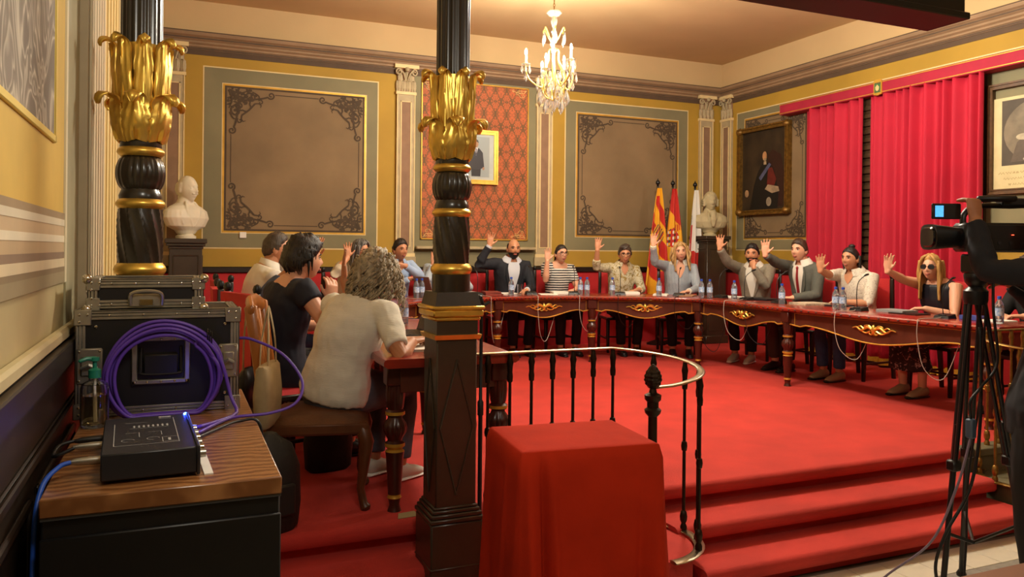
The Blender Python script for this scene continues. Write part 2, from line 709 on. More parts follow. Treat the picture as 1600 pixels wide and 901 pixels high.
def scroll(parent, org, ux, uy, out, sc=1.0):
    mb = MB()
    for i, (pts, ws) in enumerate(SCR[0]):
        mb.ribbon([(p[0] * sc, p[1] * sc) for p in pts], [q * sc * 1.9 for q in ws], org, ux, uy, Vector(out) * (.0034 + .00012 * i))
    for i, lf in enumerate(SCR[1]):
        o3, x3, y3, d3 = Vector(org), Vector(ux), Vector(uy), Vector(out)
        mb.add([o3 + x3 * (p[0] * sc) + y3 * (p[1] * sc) + d3 * (.0006 + .00004 * i) for p in lf], [tuple(range(6))])
    return mb.build('scroll_ornament', M_SCROLL, parent, recalc=False)


def wall_panel(parent, x0, x1, z0, z1, ix0, ix1, iz0, iz1, org, ux, out, scr=1.0, corners=(1, 1, 1, 1)):
    """painted panel: cream line, olive border, dark and cream inner lines, taupe field, scroll corners"""
    org, ux, out = Vector(org), Vector(ux), Vector(out)
    up = Vector((0, 0, 1))

    def rect(mb, a0, a1, c0, c1, d, mi):
        mb.prism([(a0, c0), (a1, c0), (a1, c1), (a0, c1)], org, ux, up, out * d, mi)
    mb = MB()
    rect(mb, x0 - .014, x1 + .014, z0 - .014, z1 + .014, .003, 1)
    rect(mb, x0, x1, z0, z1, .005, 0)
    rect(mb, ix0 - .05, ix1 + .05, iz0 - .05, iz1 + .05, .007, 1)
    rect(mb, ix0 - .042, ix1 + .042, iz0 - .042, iz1 + .042, .0085, 4)
    rect(mb, ix0 - .022, ix1 + .022, iz0 - .022, iz1 + .022, .010, 2)
    rect(mb, ix0, ix1, iz0, iz1, .012, 3)
    p = mb.build('painted_panel', [M_OLIVE, M_CREAM, M_SCROLL, M_TAUPE, M_GOLDP], parent)
    fo = org + out * .0125
    for k, (sx, sz) in enumerate(((1, 1), (-1, 1), (1, -1), (-1, -1))):
        if corners[k]:
            a = ix0 if sx > 0 else ix1
            c = iz0 if sz > 0 else iz1
            scroll(p, fo + ux * a + up * c, ux * sx, up * sz, out, scr)
    ln = MB()
    e = .52 * scr
    for zz in (iz0 + .045, iz1 - .045):
        ln.ribbon([(ix0 + e, zz), (ix1 - e, zz)], .010, fo, ux, up, out * .001)
    for xx in (ix0 + .045, ix1 - .045):
        ln.ribbon([(xx, iz0 + e), (xx, iz1 - e)], .010, fo, ux, up, out * .001)
    ln.build('painted_line', M_SCROLL, p, recalc=False)
    return p


wall_panel(wall_back, .273, 2.22, 1.62, 3.62, .51, 2.04, 1.83, 3.41, (0, BY, 0), (1, 0, 0), (0, -1, 0))
wall_panel(wall_back, 4.76, 6.70, 1.63, 3.62, 4.96, 6.50, 1.85, 3.43, (0, BY, 0), (1, 0, 0), (0, -1, 0))
MB().box(.66, .73, BY - .02, BY, 1.73, 1.795).build('switch_plate', M_WHITE, wall_back)

# damask field
m_dam = mat('damask_paper', 'B4502A', .7)
nt = m_dam.node_tree
bs = nt.nodes['Principled BSDF']


def nn(t, **kw):
    q = nt.nodes.new(t)
    for k, v in kw.items():
        setattr(q, k, v)
    return q


tc = nn('ShaderNodeTexCoord')
sp = nn('ShaderNodeSeparateXYZ')
nt.links.new(tc.outputs['Object'], sp.inputs[0])


def mth(op, a, b=None):
    q = nn('ShaderNodeMath', operation=op)
    for i, x in enumerate((a, b)):
        if x is None:
            continue
        if isinstance(x, (int, float)):
            q.inputs[i].default_value = x
        else:
            nt.links.new(x, q.inputs[i])
    return q.outputs[0]


CW, CH = .078, .16
px_ = mth('PINGPONG', sp.outputs[0], CW)
pz_ = mth('PINGPONG', sp.outputs[2], CH)
cb = nn('ShaderNodeCombineXYZ')
nt.links.new(px_, cb.inputs[0])
nt.links.new(pz_, cb.inputs[1])
nz = nn('ShaderNodeTexNoise')
nz.inputs['Scale'].default_value = 30
nz.inputs['Detail'].default_value = .6
nz.inputs['Distortion'].default_value = 1.6
nt.links.new(cb.outputs[0], nz.inputs['Vector'])
# ogee lattice
cx_ = mth('COSINE', mth('MULTIPLY', sp.outputs[0], 2 * PI / (2 * CW)))
cz_ = mth('COSINE', mth('MULTIPLY', sp.outputs[2], 2 * PI / (2 * CH)))
lat = mth('ABSOLUTE', mth('ADD', mth('MULTIPLY', cx_, .9), mth('MULTIPLY', cz_, .9)))
lat2 = mth('LESS_THAN', lat, .16)
th = mth('GREATER_THAN', mth('ABSOLUTE', mth('SUBTRACT', nz.outputs[0], .5)), .055)
dark = mth('MAXIMUM', lat2, mth('SUBTRACT', 1.0, th))
mx = nn('ShaderNodeMix', data_type='RGBA')
nt.links.new(dark, mx.inputs['Factor'])
mx.inputs['A'].default_value = (*hexc('B85E34'), 1)
mx.inputs['B'].default_value = (*hexc('6A4A28'), 1)
nt.links.new(mx.outputs['Result'], bs.inputs['Base Color'])
dm = MB().box(2.775, 4.20, BY - .014, BY, 1.755, 3.715, 0)
damask = dm.build('damask_panel', m_dam, wall_back)
fr = MB()
for a in ((2.762, 4.213, 3.705, 3.722), (2.762, 4.213, 1.742, 1.760), (2.762, 2.780, 1.742, 3.722), (4.195, 4.213, 1.742, 3.722)):
    fr.box(a[0], a[1], BY - .024, BY, a[2], a[3], 0, .004)
fr.build('gilt_border', M_GOLDP, wall_back)
m_damg = mat('pale_gold_scroll', 'D9B26A', .6, var=.1)
for sx, sz in ((1, 1), (-1, 1), (1, -1), (-1, -1)):
    q = MB()
    x, z = (2.785 if sx > 0 else 4.19), (1.765 if sz > 0 else 3.70)
    for pts, ws in SCR[0][:6]:
        q.ribbon([(p[0] * .42, p[1] * .42) for p in pts], [k * .5 for k in ws], (x, BY - .0145, z), (sx, 0, 0), (0, 0, sz), (0, -.0015, 0))
    q.build('corner_scroll', m_damg, wall_back, recalc=False)
# shelf under the damask
MB().box(2.70, 4.30, BY - .09, BY, 1.62, 1.66, 0, .01).build('ledge', M_STONE, wall_back)


# ---------------- pilasters
def acanthus(mb, base, out, up, side, h, wd, curl=.03, mi=0, rows=9):
    """one carved leaf: bent tongue with ribbed lobed edge, closed solid"""
    base, out, up, side = Vector(base), Vector(out), Vector(up), Vector(side)
    cols = 12
    rows = max(rows, 14)
    vs_ = []
    rc = curl * .42
    h0 = h - rc
    for r in range(rows + 1):
        t = r / rows
        if t < .68:
            q = t / .68
            y, oo = h0 * q, .22 * curl * math.sin(PI * q) + .25 * curl * q * q
            tip = 1.0
        else:
            ph = (t - .68) / .32 * math.radians(215)
            y, oo = h0 + rc * math.sin(ph), .25 * curl + rc - rc * math.cos(ph)
            tip = math.sqrt(max(.06, 1 - ((t - .68) / .32) ** 2 * .94))
        wv = wd * (.70 + .30 * math.sin(PI * min(1, t * 1.2))) * (.90 + .14 * abs(math.sin(t * PI * 5))) * tip
        for c_ in range(cols + 1):
            s = c_ / cols * 2 - 1
            rib = .13 * wd * (abs(math.cos(s * PI * 2.0 + t * 5 * (1 if s > 0 else -1))) - .5 + (1.1 if abs(s) < .12 else 0)) * tip
            dn = -.10 * h * abs(s) * (.5 + .5 * t) * (1 if t < .68 else 1 - (t - .68) / .32)
            vs_.append(base + up * (y + dn) + side * (s * wv) + out * (oo - .30 * wd * s * s * tip + rib))
    W = cols + 1
    fs_ = [(r * W + c_, r * W + c_ + 1, (r + 1) * W + c_ + 1, (r + 1) * W + c_) for r in range(rows) for c_ in range(cols)]
    N = len(vs_)
    vs2 = vs_ + [p - out * (.10 * wd + .003) for p in vs_]
    f2 = fs_ + [tuple(k + N for k in q[::-1]) for q in fs_]
    bd = [(i, i + 1) for i in range(cols)] + [(r * W + cols, (r + 1) * W + cols) for r in range(rows)] + \
         [(rows * W + i + 1, rows * W + i) for i in range(cols)[::-1]] + [((r + 1) * W, r * W) for r in range(rows)[::-1]]
    f2 += [(b_, a_, a_ + N, b_ + N) for a_, b_ in bd]
    mb.add(vs2, f2, mi)


def pilaster(parent, org, ux, out, wd=.23):
    """flat pilaster centred on org (wall point at z=0), shaft with sunk panel, leafy capital"""
    org, ux, out = Vector(org), Vector(ux), Vector(out)
    up = Vector((0, 0, 1))
    h = wd / 2

    def rect(mb, a0, a1, c0, c1, d0, d1, mi):
        mb.prism([(a0, c0), (a1, c0), (a1, c1), (a0, c1)], org + out * d0, ux, up, out * (d1 - d0), mi)
    sh = MB()
    rect(sh, -h, h, 1.52, 3.52, 0, .035, 0)
    for a in (-1, 1):
        rect(sh, a * h - .012 * (a > 0), a * h + .012 * (a < 0), 1.6, 3.5, .035, .042, 1)
        rect(sh, a * .062 - .007, a * .062 + .007, 1.66, 3.42, .035, .043, 1)
    rect(sh, -.069, .069, 3.41, 3.42, .035, .043, 1)
    rect(sh, -.069, .069, 1.65, 1.66, .035, .043, 1)
    rect(sh, -.055, .055, 1.66, 3.41, .035, .037, 2)
    rect(sh, -h - .02, h + .02, 1.42, 1.53, 0, .05, 0)
    rect(sh, -h - .01, h + .01, 1.53, 1.57, 0, .045, 1)
    rect(sh, -h - .012, h + .012, 3.50, 3.535, 0, .048, 1)
    rect(sh, -h - .035, h + .035, 3.815, 3.86, 0, .075, 1)
    p = sh.build('pilaster', [M_STONE, M_CREAM, M_STONED], parent)
    cp = MB()
    rect(cp, -h * .92, h * .92, 3.53, 3.82, 0, .03, 1)
    for k in range(4):
        acanthus(cp, org + ux * ((k - 1.5) * h * .55) + up * 3.535 + out * .034, out, up, ux, .14, .032, .022, rows=6)
    for k in range(3):
        acanthus(cp, org + ux * ((k - 1) * h * .62) + up * 3.62 + out * .03, out, up, ux, .16, .036, .026, rows=6)
    for a in (-1, 1):
        pts = []
        for i in range(20):
            t = i / 19
            r = .042 * (1 - .8 * t)
            an = PI / 2 + a * (-1) * t * 2.6 * PI
            pts.append(org + ux * (a * (h - .022) + r * math.cos(an)) + up * (3.768 + r * math.sin(an)) + out * (.05 + .015 * t))
        cp.tube(pts, [.012 * (1 - .5 * i / 19) for i in range(20)], 6)
        cp.tube([org + up * 3.66 + out * .045 + ux * (a * .01), org + ux * (a * .04) + up * 3.75 + out * .06, pts[0]], [.008, .010, .012], 6)
    cp.lathe([(.001, -.03), (.022, -.02), (.03, 0), (.022, .02), (.001, .03)], 10, org + up * 3.80 + out * .075)
    cp.build('capital', [M_STONE, M_STONED], p)
    return p


for x in (-.04, 2.565, 4.435, 7.01):
    pilaster(wall_back, (x, BY, 0), (1, 0, 0), (0, -1, 0))

# ---------------- right wall
wall_right = struct(MB().box(RX, RX + .1, FY, BY + .1, 0, CZ).build('wall_right', M_OCHRE))
MB().box(RX - .006, RX + .01, FY, BY, 3.97, CZ).build('frieze', M_CEIL, wall_right)
pilaster(wall_right, (RX, 9.255, 0), (0, -1, 0), (-1, 0, 0))
MB().box(RX - .06, RX, FY, BY, DZ, 1.335).build('red_dado', M_REDF, wall_right)
MB().box(RX - .08, RX, FY, BY, 1.335, 1.405, 0, .01).build('dado_rail', M_WOODB, wall_right)
# wall coordinate runs from the corner towards the camera: a = BY - y
wall_panel(wall_right, .36, 12.0, 1.66, 3.57, .56, 1.68, 1.84, 3.43, (RX, BY, 0), (0, -1, 0), (-1, 0, 0), .85)

# cornice round the room
cprof = [(0, 3.80), (.02, 3.80), (.02, 3.825), (.035, 3.83), (.035, 3.85), (.06, 3.865), (.06, 3.885), (.085, 3.90), (.085, 3.92),
         (.115, 3.935), (.125, 3.955), (.125, 3.975), (.0, 3.985)]
cor = MB()
path = [(RX, FY), (RX, BY), (LX, BY), (LX, 3.6)]
cor.sweep(path, cprof)
cor_o = struct(cor.build('trim_1', [M_CORN], sharp=25))
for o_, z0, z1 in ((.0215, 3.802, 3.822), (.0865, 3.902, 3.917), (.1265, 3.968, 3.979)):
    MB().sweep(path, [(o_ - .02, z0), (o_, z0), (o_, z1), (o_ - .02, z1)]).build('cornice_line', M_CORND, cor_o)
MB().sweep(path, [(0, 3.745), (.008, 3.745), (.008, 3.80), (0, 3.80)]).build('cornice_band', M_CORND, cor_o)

# ---------------- left wall
m_lw = mat('beige_wall_paint', 'B9A878', .7, var=.12, vscale=3, bump=.05, bscale=70)
m_lwy = mat('yellow_panel_paint', 'D4B04E', .7, var=.1, vscale=3)
m_lwo = mat('sage_band_paint', 'A29A78', .7, var=.08, vscale=5)
wall_left = struct(MB().box(LX - .1, LX, FY, BY, 0, CZ).build('wall_left', m_lw))
m_sw = mat('grisaille_scroll_paint', '8A7C68', .7)
nt = m_sw.node_tree
bs = nt.nodes['Principled BSDF']
tc = nn('ShaderNodeTexCoord')
mpn = nn('ShaderNodeMapping')
mpn.inputs['Scale'].default_value = (1, 1.5, .9)
nt.links.new(tc.outputs['Object'], mpn.inputs[0])
n1 = nn('ShaderNodeTexNoise')
n1.inputs['Scale'].default_value = 2.6
n1.inputs['Detail'].default_value = 1.0
n1.inputs['Distortion'].default_value = 2.6
nt.links.new(mpn.outputs[0], n1.inputs['Vector'])
rp = nn('ShaderNodeValToRGB')
els = rp.color_ramp.elements
els[0].position, els[0].color = .36, (*hexc('75695A'), 1)
els[1].position, els[1].color = .66, (*hexc('85796A'), 1)
for p_, c_ in ((.44, '8C8070'), (.48, 'C4B8A2'), (.515, '8A7E6E'), (.57, '7C705F'), (.60, 'B4A894')):
    e = els.new(p_)
    e.color = (*hexc(c_), 1)
nt.links.new(n1.outputs[0], rp.inputs[0])
nt.links.new(rp.outputs[0], bs.inputs['Base Color'])
def lrect(name, y0, y1, z0, z1, d, m, ch=.0):
    return MB().box(LX, LX + d, y0, y1, z0, z1, 0, ch).build(name, m, wall_left)


lrect('yellow_panel', FY, 2.83, 1.72, CZ, .004, m_lwy)
lrect('grisaille_panel', FY, 2.585, 1.935, CZ, .007, m_sw)
lrect('gilt_line', FY, 2.60, 1.918, 1.94, .012, mat('pale_gold_line', 'E2C868', .5, metal=.2), .003)
lrect('gilt_line', 2.585, 2.603, 1.918, CZ, .012, MATS['pale_gold_line'], .003)
for z0, z1, c_ in ((1.705, 1.725, 'A08864'), (1.685, 1.705, 'D9CDB0'), (1.655, 1.685, 'C9AE86'), (1.635, 1.655, 'E4D8BA'),
                   (1.605, 1.635, 'BFA47C'), (1.585, 1.605, '8C735A'), (1.560, 1.585, 'D8C6A0'), (1.545, 1.560, '8A7654'), (1.51, 1.545, '9A8A66')):
    lrect('painted_band', FY, 2.86, z0, z1, .005 + (z0 * 1000 % 7) * .0006, mat('band_' + c_, c_, .7, var=.08, vscale=6))
lrect('painted_line', 2.83, 2.87, 1.51, CZ, .010, mat('pale_line', 'D8CCA8', .7))
lrect('sage_band', 2.89, 3.22, 1.345, CZ, .006, m_lwo)
pil = lrect('painted_pilaster', 3.25, 3.93, 1.20, CZ, .03, mat('pilaster_ground', 'B3A282', .7, var=.08))
for k in range(6):
    MB().box(LX + .03, LX + .040, 3.28 + k * .105, 3.345 + k * .105, 1.50, CZ, 0, .004).build('flute', mat('pilaster_flute', 'D2C3A2', .7), pil)
for z0, z1, c_ in ((1.455, 1.48, 'E0D2B0'), (1.395, 1.43, '6F553C'), (1.355, 1.385, '6F553C'), (1.315, 1.345, 'C9AC5C')):
    MB().box(LX + .03, LX + .037, 3.26, 3.92, z0, z1).build('painted_band', mat('band_' + c_, c_, .7), pil)
lrect('dark_strip', 3.94, 4.20, .4, CZ, .004, mat('olive_gap', '5E5236', .8))  # flat dark olive strip between the pilaster and the cream stripes
for k in range(5):
    lrect('painted_stripe', 4.27 + k * .2, 4.37 + k * .2, .4, CZ, .006, mat('stripe_a', 'E2CD8E', .7))
    lrect('painted_stripe', 4.37 + k * .2, 4.45 + k * .2, .4, CZ, .004, mat('stripe_b', 'C6A25A', .7))
lrect('wall_ledge', FY, 3.2, 1.338, 1.375, .03, mat('cream_ledge', 'C8B88A', .6, var=.08), .008)
# dark panelled dado
dado = MB().box(LX, LX + .02, FY, 3.3, 0, 1.335).build('dado', M_DADO, wall_left)
for z0, z1, d in ((1.27, 1.335, .045), (1.245, 1.27, .03), (1.10, 1.125, .032), (1.13, 1.138, .026), (.12, .16, .03), (0, .12, .04)):
    MB().box(LX + .02, LX + d, FY, 3.3, z0, z1, 0, .004).build('moulding', M_DADO, dado)
for k in range(5):
    y0 = -1.2 + k * .85
    q = MB()
    for a in ((y0, y0 + .75, 1.02, 1.045), (y0, y0 + .75, .22, .245), (y0, y0 + .025, .22, 1.045), (y0 + .725, y0 + .75, .22, 1.045)):
        q.box(LX + .02, LX + .033, a[0], a[1], a[2], a[3], 0, .005)
    q.build('panel_moulding', M_DADO, dado)
wall_front = struct(MB().box(LX - .1, RX + .1, FY - .1, FY, 0, CZ).build('wall_front', M_OCHRE))

# gallery beam above the columns
beam = MB().box(LX, 4.22, 3.20, 3.46, 3.02, 3.42, 0, .012)
bo = beam.build('trim_2', M_BLK)
struct(bo)
MB().box(LX, 4.24, 3.185, 3.475, 2.99, 3.03, 0, .006).build('beam_moulding', M_BLK, bo)
# ------------------------------------------------------------------ gilded iron columns
def make_column(name, x, y, label):
    root = empty(name, (x, y, 0), 0, label, 'column', 'gilded columns')

    def sqband(z0, z1, h0, h1, m, nm, ch=.004):
        q = MB()
        vs_ = []
        for h, z in ((h0, z0), (h1, z1)):
            vs_ += [(-h, -h, z), (h, -h, z), (h, h, z), (-h, h, z)]
        q.add(vs_, [(3, 2, 1, 0), (4, 5, 6, 7)] + [(i, (i + 1) % 4, (i + 1) % 4 + 4, i + 4) for i in range(4)])
        return q.build(nm, m, root)
    ped = MB().box(-.092, .092, -.092, .092, .50, 1.245, 0, .006)
    po = ped.build('pedestal', M_PED, root)
    for s, ax in ((-1, 'y'), (1, 'y'), (-1, 'x'), (1, 'x')):
        q = MB()
        dia = [(0, 1.15), (.075, .86), (0, .57), (-.075, .86)]
        for i in range(4):
            a, b_ = dia[i], dia[(i + 1) % 4]
            f3 = (lambda p: (p[0], s * .094, p[1])) if ax == 'y' else (lambda p: (s * .094, p[0], p[1]))
            q.tube([f3(a), f3(b_)], .0045, 5)
        q.build('diamond_moulding', M_PED, po)
    q = MB()
    q.box(-.118, .118, -.118, .118, .0, .46, 0, .008)
    for z0, z1, h in ((.46, .478, .122), (.478, .496, .114), (.496, .512, .106), (.512, .524, .099)):
        q.box(-h, h, -h, h, z0, z1, 0, .004)
    q.box(-.1205, .1205, -.1205, .1205, .262, .272, 0, .003)
    q.build('plinth', M_PED, root)
    sqband(1.238, 1.258, .102, .108, M_GOLD, 'gilt_band')
    sqband(1.258, 1.318, .093, .093, M_PED, 'pedestal_neck')
    q = MB()
    for z0, z1, h in ((1.318, 1.335, .104), (1.335, 1.365, .114), (1.365, 1.382, .119)):
        q.box(-h, h, -h, h, z0, z1, 0, .006)
    q.build('gilt_cap', M_GOLD, root)
    sqband(1.382, 1.44, .104, .092, M_PED, 'pedestal_top')
    MB().lathe([(.084, 1.44), (.084, 1.515)], 32).build('drum', M_BLACKC, root)

    def ring(z0, z1, r):
        n = 7
        pr = [(r - .014 + .014 * math.sin(PI * i / n), z0 + (z1 - z0) * i / n) for i in range(n + 1)]
        pr = [(r - .02, z0)] + pr + [(r - .02, z1)]
        return MB().lathe(pr, 36).build('gilt_ring', M_GOLD, root)
    ring(1.512, 1.562, .092)
    pr = [(.077 + .004 * math.sin(PI * i / 24), 1.56 + (1.765 - 1.56) * i / 24) for i in range(25)]
    MB().lathe(pr, 96, rad=lambda t, z, r: r * (1 - .085 * abs(math.sin(6 * t + (z - 1.56) * 17)) ** .7 + .03)).build('spiral_drum', M_BLACKC, root)
    ring(1.765, 1.803, .087)
    MB().lathe([(.074, 1.80), (.076, 1.815), (.07, 1.83), (.066, 1.84)], 32).build('drum', M_BLACKC, root)
    pr = [(.064 + .024 * math.sin(PI * i / 14) ** .6, 1.836 + .126 * i / 14) for i in range(15)]
    MB().lathe(pr, 96, rad=lambda t, z, r: r * (1 - .06 * (1 - abs(math.sin(10 * t)) ** .6))).build('melon_drum', M_BLACKC, root)
    ring(1.962, 1.998, .084)
    MB().lathe([(.070, 1.99), (.074, 2.0), (.07, 2.03)], 32).build('drum', M_BLACKC, root)
    cp = MB()
    cp.lathe([(.062, 2.02), (.078, 2.03), (.088, 2.06), (.092, 2.10), (.085, 2.16), (.077, 2.2), (.077, 2.38)], 36, mi=0)
    for k in range(6):
        a = 2 * PI * k / 6 + .35
        o_, s_ = (math.cos(a), math.sin(a), 0), (-math.sin(a), math.cos(a), 0)
        acanthus(cp, Vector(o_) * .082 + Vector((0, 0, 2.02)), o_, (0, 0, 1), s_, .175, .052, .075, rows=20)
    for k in range(8):
        a = 2 * PI * k / 8 + .1
        o_, s_ = (math.cos(a), math.sin(a), 0), (-math.sin(a), math.cos(a), 0)
        acanthus(cp, Vector(o_) * .083 + Vector((0, 0, 2.12)), o_, (0, 0, 1), s_, .285, .033, .060, rows=26)
        cp.tube([Vector(o_) * .098 + Vector((0, 0, 2.15)), Vector(o_) * .096 + Vector((0, 0, 2.27)), Vector(o_) * .110 + Vector((0, 0, 2.38))], [.006, .005, .004], 6)
    cp.build('leaf_capital', M_GOLD, root, sharp=60)
    pr = [(.074, 2.20 + .8 * i / 8) for i in range(9)]
    MB().lathe(pr, 96, rad=lambda t, z, r: r * (1 - .07 * abs(math.cos(9 * t)) ** 3)).build('fluted_shaft', M_BLACKC, root)
    return root


make_column('column', 1.116, 3.305, 'black and gold column standing before the near end of the long table')
make_column('column', -.125, 3.305, 'black and gold column behind the flight cases by the left wall')


# ------------------------------------------------------------------ curved stair railings
def make_railing(mirror, label):
    C = 3.485
    root = empty('railing', ((C + C - 1.75) if mirror else 1.75, 3.4, 0), 0, label, 'railing', 'curved iron railings')

    def mx_(p):
        return (2 * C - p[0], p[1], p[2]) if mirror else p
    cx, cy, R = 2.06, 3.25, .285
    path = [(1.22 + .05 * i, cy + R, 1.125) for i in range(17)]
    n = 20
    for i in range(n + 1):
        a = PI / 2 - PI * i / n * 1.02
        path.append((cx + R * math.cos(a), cy + R * math.sin(a), 1.125 - .10 * (i / n)))
    path.append((1.96, 2.968, 1.022))
    rl = MB().loft([mx_(p) for p in path], [(.007, .019)] * len(path), (0, 0, 1), 12, round_=False)
    rl.build('handrail', M_STEEL if not mirror else M_BRASS, root, world=True)
    met = M_IRON if not mirror else M_BRASS

    def bal(p, z0, z1):
        h = z1 - z0
        pr = [(.017, 0), (.017, .02), (.011, .035), (.017, .05), (.019, .07), (.014, .095), (.0085, .10), (.0085, h * .47),
              (.013, h * .475), (.016, h * .50), (.013, h * .525), (.008, h * .53), (.0075, h - .14), (.013, h - .135), (.015, h - .11), (.012, h - .09),
              (.014, h - .06), (.017, h - .045), (.012, h - .02), (.010, h)]
        q = MB().lathe(pr, 12, mx_((p[0], p[1], z0)))
        return q.build('baluster', met, root, world=True)
    for k in range(8):
        bal((1.27 + k * .115, cy + R), DZ, 1.12)
    for k, i in enumerate((5, 9, 12, 15)):
        a = PI / 2 - PI * i / n * 1.02
        bal((cx + R * math.cos(a), cy + R * math.sin(a)), .235, 1.12 - .10 * i / n)
    # bottom plate following the curve
    bp = [mx_((cx + (R) * math.cos(a), cy + R * math.sin(a), .232)) for a in [PI / 2 - PI * i / 18 for i in range(19)]]
    MB().loft(bp, [(.008, .026)] * len(bp), (0, 0, 1), 10, round_=False).build('base_plate', M_STEEL if not mirror else M_BRASS, root, world=True)
    sk = MB()
    sk.lathe([(R - .03, 0), (R - .03, .222), (R - .05, .224), (.02, .224)], 36, mx_((cx, cy, 0)))
    sk.build('curb', m_panelg if mirror else M_RED, root, world=True)
    # newel with pine cone
    nx, ny = 1.945, 2.965
    nw = MB().lathe([(.04, 0), (.04, .03), (.024, .05), (.022, .40), (.03, .41), (.03, .43), (.021, .44), (.020, .66), (.034, .675), (.038, .69), (.026, .70), (.026, .725), (.036, .735), (.038, .755),
                     (.018, .765), (.014, .785), (.02, .79)], 16, mx_((nx, ny, .235)))
    nw.build('newel_post', met, root, world=True)
    pc = MB()
    pr = []
    for i in range(25):
        t = i / 24
        pr.append((.037 * math.sin(PI * (.12 + .86 * t ** .9)) ** .8 + .001, .105 * t))
    pc.lathe(pr, 40, mx_((nx, ny, 1.02)), rad=lambda t, z, r: r * (1 + .11 * math.sin(5 * t + z * 170) * math.sin(5 * t - z * 170)))
    pc.build('pine_cone_finial', met, root, world=True)
    return root


make_railing(False, 'dark iron railing with steel handrail curling round behind the red draped plinth')
make_railing(True, 'brass railing with curled handrail behind the camera tripod')

# ------------------------------------------------------------------ horseshoe table
NODES = [(1.50, 3.66), (1.58, 5.15), (1.64, 6.55), (2.22, 7.55), (3.22, 7.95), (4.30, 7.80), (5.24, 7.12), (5.27, 5.79), (5.36, 3.86)]
CUR = [(p.x, p.y) for p in cat_rom([(*p, 0) for p in NODES], 8)]


def nrm(i):
    a, b = CUR[max(0, i - 1)], CUR[min(len(CUR) - 1, i + 1)]
    d = Vector((b[0] - a[0], b[1] - a[1])).normalized()
    return Vector((-d.y, d.x))     # left of travel = outwards


TT = DZ + .74
table = empty('council_table', (3.485, 6.0, DZ), 0, 'long horseshoe council table with red top and gilt-edged carved aprons', 'table')
ext = [Vector(CUR[0]) + Vector((0, -.11))] + [Vector(c) for c in CUR] + [Vector(CUR[-1]) + Vector((0, -.11))]
top = MB()
prof = [(-.055, TT - .012), (-.048, TT - .002), (-.035, TT), (.60, TT), (.613, TT - .002), (.62, TT - .012), (.62, TT - .03), (.60, TT - .042), (-.035, TT - .042), (-.055, TT - .03)]
top.sweep([tuple(p) for p in ext], prof)
top.build('tabletop', M_WOODT, table, sharp=30, world=True)
bd = MB()
for i in range(0, len(CUR) - 1):
    for k in range(3):
        p = Vector(CUR[i]).lerp(Vector(CUR[i + 1]), k / 3) - nrm(i) * .056
        bd.cbox(p.x, p.y, TT - .021, .02, .02, .012, 0, .004, math.atan2(nrm(i).y, nrm(i).x))
bo = bd.build('edge_beading', M_WOODD, table, world=True)
bo['kind'] = 'stuff'
m_apr = mat('apron_mahogany', '54281A', .35, var=.3, vscale=6, coat=.3)


def carved_ornament(mb, o3, ux, out, sc=1.0):
    up = Vector((0, 0, 1))
    o3, ux, out = Vector(o3), Vector(ux), Vector(out)
    for s in (-1, 1):
        for pts, r0 in (([(.0, .0), (.06, .02), (.12, -.012), (.17, .012), (.21, .004)], .012),
                        ([(.02, .012), (.05, .035), (.085, .03), (.09, .012), (.07, .008)], .009),
                        ([(.03, -.01), (.07, -.028), (.11, -.02), (.12, -.004)], .008),
                        ([(.10, .005), (.13, .025), (.155, .018)], .007),
                        ([(.0, -.012), (.022, -.038), (.045, -.03)], .009)):
            q = cat_rom([o3 + ux * (s * a * sc) + up * (b_ * sc) + out * .004 for a, b_ in pts], 5)
            mb.tube(q, [r0 * sc * (1.15 - .75 * i / len(q)) for i in range(len(q))], 6)
    mb.lathe([(.001, -.045 * sc), (.016 * sc, -.025 * sc), (.024 * sc, 0), (.018 * sc, .03 * sc), (.001, .05 * sc)], 10, o3)


